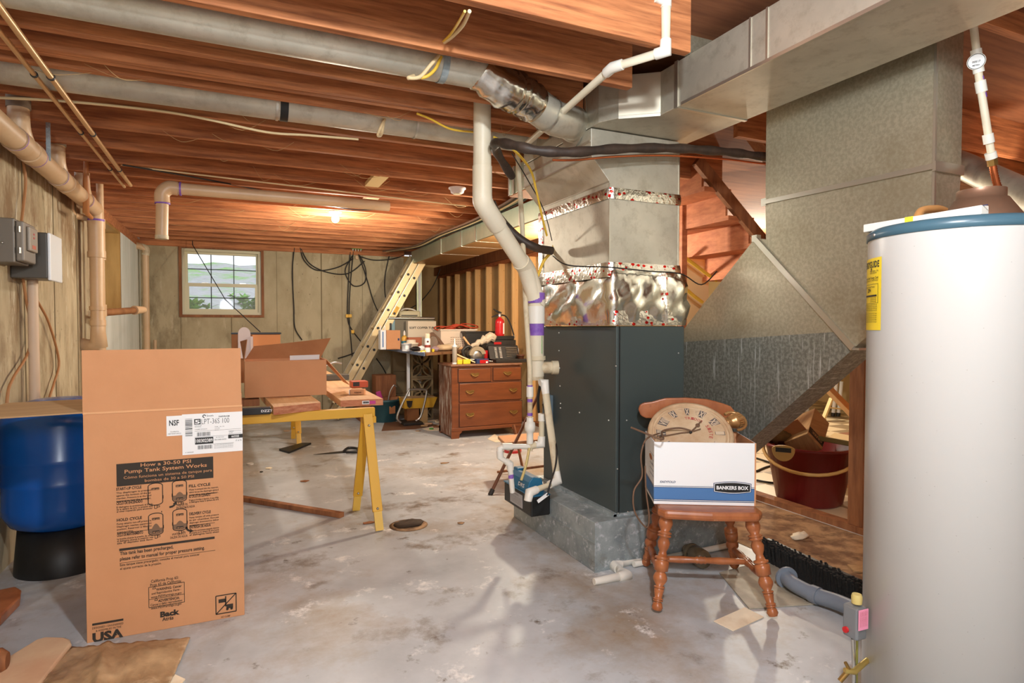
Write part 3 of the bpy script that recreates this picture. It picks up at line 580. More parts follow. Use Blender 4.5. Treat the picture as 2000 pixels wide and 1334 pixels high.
obj('primer_band', MB().tube([i0 + (i1 - i0) * .10, i0 + (i1 - i0) * .14], .0185, 16), 'purple', t)
t = thing('condensate_pump', 'small blue and black condensate pump fixed to the side of the plinth', 'pump', (1.6, 3.2, .13))
bx0, bx1, by0, by1 = 1.572, 1.70, 3.19, 3.59
obj('reservoir', MB().prism([(bx0, by0), (bx1, by0), (bx1, by1), (bx0, by1)], .165, .285), 'black', t, .008)
obj('deck', MB().box((bx0 - .004, by0 - .004, .285), (bx1, by1 + .004, .293)), 'pumpblue', t, .003)
mh = MB(); pr = [(bx0 + .005, .293), (bx0 + .02, .355), (bx0 + .045, .385), (bx1 - .02, .37), (bx1 - .004, .293)]; n = 5
vs = [(x, by0 + .07, z) for x, z in pr] + [(x, by1 - .05, z) for x, z in pr]
mh.add(vs, [tuple(range(n)), tuple(range(n, 2 * n))[::-1]] + [((i + 1) % n, i, n + i, n + (i + 1) % n) for i in range(n)]); mh.box((bx0 + .04, by1 - .12, .37), (bx1 - .03, by1 - .06, .395))
obj('motor_cover', mh, 'pumpblue', t, .006)
lb = MB().box((bx0 - .002, by0 + .12, .185), (bx0, by0 + .30, .265)); obj('rating_label', lb, mat('silver_label', (170, 170, 172), .4), t)
tx = MB(); write(tx, 'DANGER ELECTRIC SHOCK', (bx0 - .003, by0 + .29, .248), (0, -1, 0), (0, 0, 1), .009, .12)
for k in range(5): write(tx, 'disconnect power before servicing pump', (bx0 - .003, by0 + .29, .235 - k * .009), (0, -1, 0), (0, 0, 1), .004, .15)
obj('lettering', tx, 'ink', t)
tx = MB(); nrm = V((-(.355 - .293), 0, .015)).normalized(); upv = V((.015, 0, .062)).normalized(); write(tx, 'GRISWOLD'[0:0] + 'DRS', V((bx0 + .009, by0 + .20, .312)) + nrm * .002, (0, -1, 0), upv, .022, .085, .02)
obj('emblem', tx, 'labelw', t)
tg = MB().bar(P(1050, 980, y=2.96), P(1070, 965, y=2.96), .002, .02); obj('cord_tag', tg, 'labelw', t)
for nmx, lab, pts, r, m in (
    ('power_cord', 'black power cord dangling down the furnace side to the pump', [(1060, 790, 3.4), (1072, 830, 3.25), (1086, 868, 3.08), (1086, 905, 3.02), (1076, 940, 2.98), (1068, 968, 2.96)], .005, 'wire'),
    ('control_cable', 'second dark cord hanging beside the leaning cream pipe', [(1056, 748, 3.24), (1051, 775, 3.28), (1052, 805, 3.34)], .009, 'wire'),
    ('thermostat_wire', 'thin black wire drooping across the foil-wrapped plenum', [(1080, 500, 3.1), (1110, 518, 2.70), (1190, 522, 2.70), (1270, 530, 2.70), (1330, 535, 2.70), (1370, 556, 2.75), (1400, 530, 2.8)], .0035, 'wire')):
    one(nmx, lab, 'cord', MB().tube(smoothpath([P(a, b, y=c) for a, b, c in pts], 6), r, 8), m)
# insulated refrigerant lines
t = thing('refrigerant_line', 'dark insulated refrigerant line draped across the front of the plenum', 'pipe', (1.9, 2.6, 2.1))
pts = [P(a, b, y=c) for a, b, c in ((1560, 312, 2.66), (1490, 306, 2.64), (1430, 298, 2.63), (1360, 292, 2.62), (1290, 289, 2.62), (1200, 291, 2.60), (1120, 297, 2.58), (1050, 294, 2.62), (1000, 283, 2.7), (968, 280, 2.85), (972, 300, 3.1), (1000, 345, 3.3))]
sp = smoothpath(pts, 6); obj('insulation', MB().tube(sp, [.024 + .003 * math.sin(i * 1.3) for i in range(len(sp))], 14), 'blackrub', t)
obj('copper_line', MB().tube([p + V((0, .02, -.034)) for p in sp[:40]], .006, 8), 'coppertube', t)
one('refrigerant_line', 'black insulated line curving behind the flue into the coil case', 'pipe', MB().tube(smoothpath([P(960, 395, y=3.5), P(975, 425, y=3.5), P(1010, 462, y=3.45), P(1045, 483, y=3.4), P(1078, 490, y=3.3)], 6), .026, 14), 'blackrub')
for lab, pts, r, m in (
    ('yellow cable looping down beside the plenum from the black line', [(965, 268, 2.9), (1000, 290, 2.8), (1035, 330, 2.9), (1048, 375, 3.0), (1058, 420, 3.1), (1068, 460, 3.2)], .0065, 'wirey'),
    ('yellow cable slanting up between the flue and the plenum', [(1050, 540, 3.42), (1062, 510, 3.42), (1078, 490, 3.4), (1084, 470, 3.4)], .010, 'wirey'),
    ('yellow cable stapled under the joists ahead of the flue', [(815, 222, 3.1), (840, 232, 3.15), (880, 252, 3.2), (925, 258, 3.25)], .006, 'wirey'),
    ('thin brown wire hanging against the flank of the plenum', [(1000, 300, 2.9), (1030, 350, 3.0), (1062, 410, 3.2), (1078, 470, 3.3)], .003, 'wire')):
    one('hanging_cable', lab, 'cable', MB().tube(smoothpath([P(a, b, y=c) for a, b, c in pts], 6), r, 8), m)
t = thing('drain_pipe', 'white plastic drain pipe that drops past the joist end and turns under it', 'pipe', (1.4, 1.9, 2.36))
a = P(1300, 100, z=2.395); b = P(1196, 132, z=2.39); c = P(1030, 280, z=2.36)
obj('pipe', MB().tube([V((a.x - .12, a.y, 2.60)), V((a.x, a.y, 2.60)), a, b, c], .0165, 16), 'pvc', t)
multi('elbow', [T([V((a.x - .05, a.y, 2.60)), V((a.x, a.y, 2.60)), V((a.x, a.y, 2.565))], .022, 16), T([a + V((0, 0, .045)), a, a + (b - a) * .18], .022, 16), T([b + (a - b) * .2, b, b + (c - b) * .05], .022, 16)], 'pvcw', t)

# =================================================================== PIPES AND BOXES ALONG THE LEFT WALL
t = thing('drain_pipe', 'big tan plastic drain pipe running high along the concrete wall', 'pipe', (-1.0, 3.5, 2.1))
bx = -1.035; bz = lambda y: 2.305 - .011 * y
BP = [V((bx, 0.6, bz(.6))), V((bx, 5.80, bz(5.8)))]
obj('pipe', T(BP, .058, 24), 'pvctan', t)
for y in (3.95, 4.17, 4.75, 4.95, 5.5): obj('coupling', T([V((bx, y - .05, bz(y))), V((bx, y + .05, bz(y)))], .064, 24), 'pvctan', t)
for y in (3.89, 4.23, 4.7, 5.44): obj('primer_ring', T([V((bx, y - .005, bz(y))), V((bx, y + .005, bz(y)))], .0645, 24, False), 'purple', t)
for y in (4.0, 4.72, 5.42): obj('branch', T(smoothpath([V((bx, y + .12, bz(y))), V((bx, y + .02, bz(y) + .05)), V((bx, y - .02, bz(y) + .12)), V((bx, y - .02, 2.62))], 5), .048, 20), 'pvctan', t)
for y in (4.0, 4.72): obj('rubber_sleeve', T([V((bx, y - .02, 2.44)), V((bx, y - .02, 2.56))], .053, 20), mat('grey_sleeve', (136, 118, 98), .7), t)
obj('hanger_strap', MB().box((bx + .045, 4.28, 2.25), (bx + .066, 4.285, 2.62)), 'galvpad', t)
t = thing('drain_stack', 'fat tan vertical drain stack with an elbow into the wall', 'pipe', (-1.03, 5.82, 1.05))
sx = -1.035; sy = 5.86
Z = lambda py: P(180, py, y=sy).z
obj('pipe', T([V((sx, sy, bz(5.8))), V((sx, sy, Z(640))), V((sx + .005, sy, Z(672))), V((sx - .06, sy + .03, Z(676))), V((sx - .2, sy + .03, Z(668)))], .050, 22), 'pvctan', t)
obj('pipe_tail', T([V((sx + .02, sy, Z(660))), V((sx + .02, sy, .0))], .03, 16), 'pvctan', t)
for a, b, r in ((432, 445, .062), (445, 492, .060), (492, 503, .064), (598, 606, .058), (625, 636, .057)): obj('coupling', T([V((sx, sy, Z(a))), V((sx, sy, Z(b)))], r, 22), 'pvctan', t)
obj('primer_ring', T([V((sx, sy, Z(428))), V((sx, sy, Z(433)))], .058, 22), 'purple', t)
t = thing('supply_pipe', 'slim tan water pipe with a printed line beside the drain stack', 'pipe', (-.95, 6.0, 0))
Z = lambda py: P(198, py, y=6.0).z; spx = P(197, 500, y=6.0).x
obj('pipe', T([V((spx, 6.0, 0)), V((spx, 6.0, 2.58))], .027, 16), 'pvctan', t)
for a, b in ((428, 446), (490, 508), (595, 618)): obj('coupling', T([V((spx, 6.0, Z(a))), V((spx, 6.0, Z(b)))], .036, 16), 'pvctan', t)
obj('cross_arm', T([V((spx, 6.0, Z(432))), V((spx - .14, 5.78, Z(432))), V((spx - .14, 5.66, Z(425))), V((spx - .14, 5.66, 2.40))], .024, 14), 'pvctan', t)
tx = MB(); write(tx, 'PVC 1-1/2 SCH 40 NSF-PW DWV ASTM D1785', V((spx + .008, 5.972, Z(594))), (0, 0, 1), (-1, 0, 0), .016, Z(512) - Z(594), .01); obj('lettering', tx, 'ink', t)
one('copper_riser', 'thin brown riser pipe standing right in front of the drain stack', 'pipe', T([P(168, 280, y=5.3), P(168, 415, y=5.3), P(178, 425, y=5.5)], .016, 12), mat('brown_pipe', (190, 124, 72), .4))
t = thing('stub_pipe', 'short rusty capped pipe stub poking out level in front of the white wall', 'pipe', tuple(P(240, 608, y=6.3)))
obj('pipe', T([V((spx, 6.0, P(200, 611, y=6.0).z)), P(266, 606, y=6.55)], .030, 16), mat('rusty_pipe', (160, 110, 66), .7, col2=(130, 84, 48), scale=12), t); obj('cap', T([P(262, 606, y=6.5), P(281, 605, y=6.62)], [.042, .030], 16), 'pvctan', t)
t = thing('corner_pipe', 'pale vertical pipe standing in the corner beside the daylit wall', 'pipe', (-1.02, 8.95, 0))
cx = P(285, 560, y=8.95).x; obj('pipe', T([V((cx, 8.95, 0)), V((cx, 8.95, 2.26)), V((cx - .05, 8.92, 2.31)), V((cx - .2, 8.9, 2.31))], .036, 16), 'pvctan', t); obj('elbow', T(smoothpath([V((cx, 8.95, 2.2)), V((cx, 8.95, 2.29)), V((cx - .1, 8.93, 2.315))], 5), .043, 16), 'pvcdirty', t)
for lab, p0, p1, r in (('thicker tan water line slung under the joists, nearer the wall opening', (0, 15), (255, 362), .013), ('thinner tan water line slung under the joists, hugging the concrete wall', (-10, 50), (243, 365), .0105)):
    t = thing('water_line', lab, 'pipe', tuple(P(120, 180, z=2.35)), 'water lines under the joists'); a, b = P(*p0, z=2.385), P(*p1, z=2.385); obj('pipe', T([a + (a - b) * .3, b], r, 12), 'copper', t)
    for yy in (3.25, 4.11, 4.97): k = (yy - a.y) / (b.y - a.y); c = a + (b - a) * k; obj('pipe_strap', T([c - (b - a) * .002, c + (b - a) * .002], r + .004, 12), 'black', t)
t = thing('capped_drain', 'tan plastic drain hung across under the joists with a capped drop leg', 'pipe', tuple(P(440, 370, y=5.25)))
hz = P(330, 367, y=5.25); he = P(760, 392, y=5.25); he.z = hz.z; hd_ = P(317, 378, y=5.25)
obj('pipe', T([hz, he], .045, 18), 'pvctan', t); obj('drop_leg', T([hd_ + V((0, 0, -.02)), P(316, 463, y=5.25)], .043, 18), 'pvctan', t); obj('end_cap', T([P(316, 460, y=5.25), P(316, 467, y=5.25)], .046, 18), 'rusty' if 0 else 'pvcdirty', t)
obj('elbow', T(smoothpath([hz + V((.06, 0, 0)), hz, hd_, hd_ + V((0, 0, -.07))], 5), .052, 18), 'pvctan', t)
multi('primer_ring', [T([hz + V((.07, 0, 0)), hz + V((.082, 0, 0))], .0525, 18), T([hd_ + V((0, 0, -.07)), hd_ + V((0, 0, -.08))], .0525, 18)], 'purple', t)
# meter boxes
W = lambda px, py, x: P(px, py, x=x)
def wallbox(name, label, cat, y0, y1, z0, z1, d, m):
    t = thing(name, label, cat, (XL, (y0 + y1) / 2, z0)); obj('body', MB().box((XL, y0, z0), (XL + d, y1, z1)), m, t, .006); return t
a, b = W(22, 448, XL + .01), W(72, 520, XL + .12)
t = wallbox('disconnect_box', 'brown-grey electrical disconnect box with a hinged door, nearer of two wall boxes', 'electrical box', 3.93, 4.16, 1.63, 1.86, .10, 'greymet')
obj('door', MB().box((XL + .10, 3.945, 1.64), (XL + .135, 4.15, 1.85)), mat('enclosure_door', (128, 118, 106), .45), t, .008); obj('inner_panel', MB().box((XL + .135, 3.99, 1.70), (XL + .15, 4.13, 1.83)), mat('enclosure_plate', (150, 138, 122), .4), t, .006)
multi('hinge', [T([(XL + .118, 3.94, 1.68), (XL + .118, 3.94, 1.71)], .007, 8), T([(XL + .118, 3.94, 1.79), (XL + .118, 3.94, 1.82)], .007, 8)], 'steel', t); obj('latch', MB().ball((XL + .05, 3.93, 1.73), .008, 8, 6), 'steel', t)
tx = MB(); tx.box((XL + .15, 4.05, 1.79), (XL + .151, 4.07, 1.80)).box((XL + .15, 4.05, 1.77), (XL + .151, 4.07, 1.78)); obj('indicator', tx, 'red', t); obj('rating_label', MB().box((XL + .15, 4.03, 1.715), (XL + .151, 4.09, 1.735)), 'tinred', t)
t = wallbox('control_box', 'dark grey box with a bright white front, farther of two wall boxes', 'electrical box', 4.22, 4.46, 1.57, 1.83, .17, 'panelgrey')
obj('front_cover', MB().box((XL + .17, 4.22, 1.56), (XL + .185, 4.47, 1.83)), 'panelwhite', t, .006); obj('knockout', MB().lathe([(.026, 0), (.026, .004)], (XL + .07, 4.22, 1.775), (0, -1, 0), 18).lathe([(.018, .004), (.018, .006)], (XL + .07, 4.22, 1.775), (0, -1, 0), 18), 'greymet', t)
one('conduit', 'pale plastic conduit dropping from the wall box to the floor', 'conduit', T([(XL + .055, 4.40, 1.57), (XL + .055, 4.40, 0)], .027, 14), mat('pinkish_pvc', (216, 188, 160), .5))
for lab, pts in (('brown wire rising from the nearer wall box to the drain pipe', [(42, 300), (50, 350), (46, 400), (40, 447)]), ('brown wire drooping from the nearer wall box to the floor', [(42, 522), (50, 580), (62, 650), (52, 695), (25, 740), (14, 780), (10, 900)]), ('brown wire drooping from under the farther wall box past the conduit', [(64, 535), (70, 580), (95, 630), (115, 705), (105, 750), (95, 790), (90, 900)])):
    one('wall_wire', lab, 'wire', T(smoothpath([P(a, b, x=XL + .03) for a, b in pts], 6), .0075, 8), mat('tan_wire', (176, 122, 76), .6), 'wires by the wall boxes')

# =================================================================== UNDER THE CEILING
def bulb(lab, c, top):
    c = V(c); t = thing('ceiling_bulb', lab, 'light bulb', tuple(c)); b = MB().ball(c, .036, 16, 10); b.tube([c + V((0, 0, .03)), c + V((0, 0, .065))], [.026, .014], 14); obj('glass', b, 'bulb', t)
    obj('socket', MB().lathe([(.018, .05), (.045, .075), (.06, top - c.z - .012), (.06, top - c.z)], c, (0, 0, 1), 20), mat('porcelain', (226, 220, 206), .35), t); return t
bulb('bare lit bulb in a porcelain socket under the middle joists', P(655, 428, z=2.345), JZ)
bulb('bare lit bulb glowing beyond the stairs, just past the plenum', P(1341, 466, y=5.0), P(1341, 440, y=5.0).z + .05)
t = thing('smoke_detector', 'round white smoke detector under a joist beside the flue', 'smoke detector', tuple(P(893, 372, z=2.39)))
sc_ = P(893, 367, z=JZ); obj('body', MB().lathe([(.03, -.05), (.052, -.04), (.058, -.015), (.07, -.01), (.07, 0)], sc_, (0, 0, 1), 24), 'whitefoam', t); obj('grille_ring', MB().lathe([(.032, -.052), (.036, -.046)], sc_, (0, 0, 1), 20), 'pvcdirty', t)
for lab, (px, py), y0, y1 in (('pale blocking board between joists, nearer of the two by the bulb', (735, 355), 4.56, 4.93), ('bright blocking board between joists, right above the bulb', (722, 388), 5.34, 5.66)):
    c = P(px, py, y=(y0 + y1) / 2); one('blocking_board', lab, 'board', MB().box((c.x - .055, y0, JZ + .001), (c.x + .055, y1, JZ + .03)), 'tan')
a, b = P(24, 0, z=2.4), 0
for lab, pts, r, m in (
    ('cream cable bundle slipping from a hole in the near joist', [(917, 22, 2.0), (905, 48, 2.15), (885, 70, 2.28), (868, 83, 2.375)], .007, 'wirew'),
    ('yellow cable beside the cream bundle at the near joist', [(908, 22, 2.0), (893, 48, 2.15), (879, 68, 2.28), (866, 81, 2.375)], .005, 'wirey'),
    ('pair of cream cables wrapped under the nearer round duct', [(858, 108, 2.5), (840, 128, 2.5), (820, 150, 2.5), (798, 152, 2.5), (808, 148, 2.54)], .008, 'wirew'),
    ('yellow cable wrapped under the nearer round duct', [(862, 110, 2.5), (850, 135, 2.5), (832, 150, 2.5), (812, 152, 2.52)], .007, 'wirey'),
    ('tan cables looped under the farther round duct', [(752, 232, 3.36), (743, 250, 3.36), (738, 264, 3.36), (745, 262, 3.38), (750, 235, 3.38)], .008, 'wirew'),
    ('long pale cable running along the joist past the farther duct', [(-20, 190, 3.65), (130, 198, 3.64), (300, 215, 3.64), (400, 232, 3.64), (520, 258, 3.64), (600, 264, 3.64), (700, 272, 3.64)], .007, 'wirew'),
    ('long dark cable sagging diagonally under the back joists', [(240, 322, 4.9), (400, 350, 5.2), (540, 378, 5.5), (620, 397, 5.7), (700, 410, 5.9), (760, 405, 6.2)], .006, 'wire'),
    ('straight tan cable stapled along the middle joists', [(236, 322, 5.0), (420, 345, 5.0), (600, 366, 5.0), (820, 392, 5.0), (910, 402, 5.0)], .006, 'wirew')):
    one('ceiling_cable', lab, 'cable', T(smoothpath([P(a, b, y=c) for a, b, c in pts], 6), r, 8), m, 'cables under the ceiling')
# bundle of cables over the long duct
for k, (lab, m) in enumerate((('black cable on top of the long square duct, outermost', 'wire'), ('grey-green cable on top of the long square duct, second', 'ductgreen'), ('tan cable on top of the long square duct, third', 'wirew'), ('black cable on top of the long square duct, fourth', 'wire'), ('brown cable on top of the long square duct, innermost', 'wirebr'))):
    xx = 2.285 - .026 * k; zz = 2.392 + .006 * (k % 2)
    pts = [(xx - .25, 3.95, 2.37 - .02 * k), (xx - .12, 4.4, 2.36), (xx, 5.0, zz), (xx + .01, 5.9, zz - .015), (xx, 7.0, zz), (xx - .01, 8.0, zz - .012), (xx - .25, 8.8, zz - .004)]
    one('duct_cable', lab, 'cable', T(smoothpath([V(p) for p in pts], 6), .0115, 8), m, 'cables along the long duct')
rnd = random.Random(77); cw = MB()
for k in range(60):
    y = rnd.choice(JY[3:15]); x = rnd.uniform(-.7, 2.2); a = V((x, y - .02, JZ + .002)); L_ = rnd.uniform(.06, .35); b_ = a + V((L_ * rnd.choice((-1, 1)), rnd.uniform(-.12, .02), rnd.uniform(0, .06))); mid = (a + b_) / 2 + V((0, 0, -rnd.uniform(.01, .06)))
    cw.tube(smoothpath([a, mid, b_], 4), rnd.uniform(.0008, .0018), 4, False)
ob_ = one('cobweb_strands', 'dusty cobweb strands hanging from the ceiling joists', 'cobweb', cw, 'cob'); ob_['kind'] = 'stuff'
# cables on the back wall
YC = YB - .025
CB = [('black cable hanging straight down the wall between window and bulb', [(575, 484), (571, 530), (574, 600), (576, 640), (590, 664)]),
      ('black cable swagged highest from the joist hole beside the window', [(586, 484), (595, 510), (620, 528), (660, 522), (690, 505)]),
      ('black cable swagged lowest from the joist hole beside the window', [(588, 486), (605, 515), (640, 532), (680, 534), (712, 510)]),
      ('black cable looped in a wide ring on the wall', [(688, 500), (674, 530), (690, 558), (712, 552), (714, 525), (702, 498)]),
      ('black cable dropping from the wire ring past two yellow tags', [(684, 492), (680, 560), (679, 620), (688, 645), (712, 675)]),
      ('black cable hanging straight from the wire ring to the floor', [(690, 492), (684, 560), (682, 620), (688, 700), (690, 780)]),
      ('black cable falling from the tags behind the ladder', [(700, 496), (715, 540), (730, 590), (745, 620)]),
      ('thin black cable hanging just in front of the ladder top', [(760, 500), (752, 540), (752, 575), (757, 590)]),
      ('black cable swagged along under the sill plate towards the ladder', [(700, 500), (730, 508), (765, 506), (790, 498)]),
      ('black cable running from the wall corner behind the ladder', [(860, 525), (845, 560), (820, 590), (785, 612)]),
      ('black cable slack across the wall behind the carton', [(660, 700), (690, 690), (712, 677)]),
      ('black cable trailing down in the dark under the table', [(735, 700), (750, 722), (757, 742), (757, 775)])]
for lab, pts in CB: one('wall_cable', lab, 'cable', T(smoothpath([P(a, b, y=YC) for a, b in pts], 6), .008, 6), 'wire', 'cables on the far wall')
one('window_cord', 'thin black cord slanting across the window down to the carton', 'cord', T([V((P(376, 478, y=9.0).x, 9.0, JZ + .004)), P(376, 478, y=9.0), P(440, 585, y=8.0), P(508, 648, y=5.85)], .005, 6), 'wire')
for lab, px, py in (('yellow tag on the hanging cables, upper left one', 678, 617), ('yellow tag on the hanging cables, upper right one', 684, 617), ('yellow tag on the hanging cables, lower one', 689, 648), ('brown cable clamp under the joist where the wires meet', 697, 503)):
    c = P(px, py, y=YC - .01); one('cable_tag', lab, 'tag', MB().box((c.x - .022, c.y - .012, c.z - .025), (c.x + .022, c.y + .008, c.z + .025)), 'yellow' if px < 690 else 'pvctan', None, .004)
t = thing('cable_splitter', 'small green splitter with silver sockets under the last joist', 'splitter', tuple(P(697, 487, y=8.9)))
c = P(697, 484, y=8.95); obj('body', MB().box((c.x - .075, c.y - .02, c.z - .02), (c.x + .075, c.y + .02, c.z + .035)), 'green', t)
for k in range(4): obj('socket', T([c + V((-.055 + .037 * k, 0, -.02)), c + V((-.055 + .037 * k, 0, -.05))], .009, 8), 'steel', t)
one('floor_pipe', 'short pipe stub standing at the foot of the far wall', 'pipe', T([P(303, 690, y=9.1), P(303, 664, y=9.1)], .02, 10), 'pvctan')
t = thing('white_wall_post', 'bright pale metal post standing at the end of the far wall', 'post', (P(818, 600, y=9.15).x, 9.15, 0)); px_ = P(818, 600, y=9.15).x
obj('post', MB().box((px_ - .04, 9.12, 0), (px_ + .04, 9.19, 2.22)), 'ductgreen', t); obj('edge_strip', MB().box((px_ - .012, 9.108, 0), (px_ + .02, 9.12, 2.22)), 'panelwhite', t)
# stairs ---------------------------------------------------------------
t = thing('staircase', 'open wooden staircase seen from behind between the plenum and the return duct', 'staircase', (4.0, 3.9, 0))
sA, sB = P(1330, 432, y=4.25), P(1415, 545, y=4.25); sd = (sB - sA); sl = sd.z / sd.x
nA, nB = P(1350, 312, y=3.5), P(1475, 465, y=3.5)
obj('stringer', MB().bar(sA - sd * .1 + V((.06, 0, .09)), sB + sd * .7 + V((.06, 0, .09)), .04, .22, (0, 0, 1)), 'stair', t)
nd = nB - nA; obj('stringer', MB().bar(nA + nd * .05 + V((.02, 0, .03)), nB + nd * 1.2 + V((.02, 0, .03)), .04, .09, (0, 0, 1)), 'oldwood', t)
for k in range(1, 6):
    xx = nA.x + .02 + .235 * k; zz = nA.z + (nd.z / nd.x) * (xx - nA.x) + .02
    obj('tread', MB().box((xx - .13, 3.5, zz - .02), (xx + .13, 4.3, zz + .015)), 'stair', t); obj('riser', MB().box((xx - .13, 3.53, zz + .015), (xx - .11, 4.27, zz + .19)), 'stair', t)
one('stair_brace', 'dark diagonal timber behind the stairs above the black line', 'brace', MB().bar(P(1450, 235, y=3.1), P(1520, 330, y=3.1), .05, .10, (0, 1, 0)), 'oldwood')
one('partition_board', 'tall plywood board with a cut-out corner standing behind the furnace', 'board', MB().slab([P(1322, 500, y=4.4), P(1362, 491, y=4.4), P(1370, 503, y=4.4), P(1384, 503, y=4.4), P(1384, 760, y=4.4), P(1322, 760, y=4.4)], (0, 1, 0), .015), 'tan')
one('partition_stud', 'orange stud edge standing right behind the plenum', 'stud', MB().box((P(1332, 500, y=4.0).x, 4.0, .9), (P(1342, 500, y=4.0).x, 4.05, 2.42)), 'stair')
for lab, pts in (('yellow gas tube slanting down behind the plenum, upper run', [(1318, 488), (1350, 512), (1385, 538), (1400, 548)]), ('yellow gas tube behind the plenum, lower run', [(1318, 560), (1340, 566), (1355, 578), (1372, 590)])):
    one('gas_tube', lab, 'pipe', T(smoothpath([P(a, b, y=4.2) for a, b in pts], 5), .016, 10), 'wirey')

# =================================================================== TALL CARTON WITH PRINT, BLUE TANK
KY = 2.945; kx0, kx1, kz, kd = -.577, .014, .945, .555
t = thing('tall_carton', 'tall open brown carton with black printed pump tank diagrams and a white label', 'carton', ((kx0 + kx1) / 2, KY + kd / 2, 0))
w_ = .006; b = MB(); b.box((kx0, KY, 0), (kx1, KY + w_, kz)).box((kx0, KY + kd - w_, 0), (kx1, KY + kd, kz)).box((kx0, KY + w_, 0), (kx0 + w_, KY + kd - w_, kz)).box((kx1 - w_, KY + w_, 0), (kx1, KY + kd - w_, kz)).box((kx0 + w_, KY + w_, 0), (kx1 - w_, KY + kd - w_, w_))
obj('body', b, 'card', t, .002)
obj('front_flap', MB().box((kx0, KY - .002, kz), (kx1 - .004, KY + .004, 1.202)), 'card', t)
obj('side_flap', MB().slab([(kx0, KY + .005, kz), (kx0, KY + kd, kz - .002), (kx0 - .40, KY + kd - .01, kz - .005), (kx0 - .40, KY + .01, kz - .008)], (0, 0, 1), .006), 'cardgrey', t)
obj('back_flap', MB().slab([(kx0, KY + kd, kz), (kx1, KY + kd, kz), (kx1, KY + kd + .22, kz - .14), (kx0, KY + kd + .22, kz - .14)], (0, 0, 1), .006), 'card', t)
obj('fold_crease', MB().box((kx0, KY - .0025, kz - .004), (kx1, KY, kz + .004)), 'cardedge', t)
F = lambda px, py: P(px, py, y=KY)
YV = KY - .0015
def R2(mb, a, b_, yy=YV): mb.box((min(a.x, b_.x), yy, min(a.z, b_.z)), (max(a.x, b_.x), yy + .001, max(a.z, b_.z)))
def pwrite(mb, s, p0, px1, hpx, bold=0.0, yy=YV, fitw=True):
    a = P(*p0, y=KY); bx_ = P(px1, p0[1], y=KY).x; hz_ = abs(P(p0[0], p0[1] - hpx, y=KY).z - a.z)
    write(mb, s, (a.x, yy, a.z), (1, 0, 0), (0, 0, 1), hz_, (bx_ - a.x) if fitw else None, bold)
def zat(px, py): q = F(px, py); return (q.x, q.z)
pr = MB()
# heading panel with knocked-out text
a, b_ = F(228, 950), F(417, 945); ztop, zbot = F(228, 906.5).z, F(228, 950.5).z
hp = MB(); hp.box((a.x, YV, zbot), (b_.x, YV + .001, ztop)); obj('heading_panel', hp, 'ink', t)
hw = MB(); H = ztop - zbot; X0, X1 = a.x, b_.x; Wd = X1 - X0
def ht(s, fx0, fx1, fz, h, bold=.012): write(hw, s, (X0 + Wd * fx0, YV - .0008, zbot + H * fz), (1, 0, 0), (0, 0, 1), H * h, Wd * (fx1 - fx0), bold)
ht('How a 30-50 PSI', .24, .76, .80, .155); ht('Pump Tank System Works', .08, .93, .555, .165); ht('Cómo funciona un sistema de tanque para', .07, .985, .31, .125, .0); ht('bombas de 30 a 50 PSI', .28, .79, .10, .125, .0)
obj('heading_lettering', hw, 'card', t)
# local frame of the printed diagrams: u across the panel (0..1), v metres below the panel
VS = .81
def U_(u): return X0 + Wd * u
def para(u, v, wd, title, lines, lh=.0115):
    write(pr, title, (U_(u), YV, zbot - v * VS), (1, 0, 0), (0, 0, 1), .0115, wd * .72, .03)
    for k, s in enumerate(lines): write(pr, s, (U_(u), YV, zbot - v * VS - .014 - k * lh), (1, 0, 0), (0, 0, 1), .0072, min(wd, .0068 * len(s)), .012)
para(-.005, .020, .125, 'START-UP CYCLE', ['The diaphragm is pressed', 'against the bottom of the air', 'chamber. Pressure is at the level', 'required to turn the pump on.'])
para(-.005, .094, .13, 'CICLO DE ENCENDIDO', ['El diafragma es presionado al fondo', 'de la cámara de aire. La presión está', 'al nivel requerido para encender'], .009)
para(.735, .040, .115, 'FILL CYCLE', ['Water is pumped into the reservoir,', 'which forces the diaphragm upward', 'into the air chamber.'])
para(.735, .096, .115, 'EL CICLO DE LLENADO', ['El agua se bombea al depósito, lo que obliga', 'al diafragma hacia la cámara de aire'], .009)
para(-.005, .180, .125, 'HOLD CYCLE', ['Pump attains cut-off pressure.', 'Diaphragm reaches uppermost', 'position. Reservoir is filled to', 'capacity.'])
para(-.005, .258, .13, 'CICLO DE MANTENIMIENTO', ['La bomba alcanza la presión de corte,', 'el diafragma alcanza la posición más', 'alta. El depósito está lleno.'], .009)
para(.735, .190, .115, 'DELIVERY CYCLE', ['Pump remains off while pressure', 'in air chamber forces', 'diaphragm downward to deliver', 'water.'])
para(.735, .262, .115, 'ENTREGA DE AGUA', ['La bomba permanece apagada mientras', 'la presión en la cámara de aire fuerza', 'el diafragma hacia abajo'], .009)
for (u0, u1, v) in ((-.005, .32, .078), (-.005, .31, .243), (.735, 1.01, .084), (.735, 1.01, .247)): pr.box((U_(u0), YV, zbot - v * VS), (U_(u1), YV + .001, zbot - v * VS + .0016))
def ring(mb, pts, wd):
    for i in range(len(pts)): a_, c_ = pts[i], pts[(i + 1) % len(pts)]; mb.bar((a_[0], YV, a_[1]), (c_[0], YV, c_[1]), .001, wd, (0, 1, 0)) if 0 else mb.bar((a_[0], YV + .0005, a_[1]), (c_[0], YV + .0005, c_[1]), wd, .001, (0, 1, 0))
fls = []; M['halftone'] = mat('print_halftone', (120, 92, 70), .8)
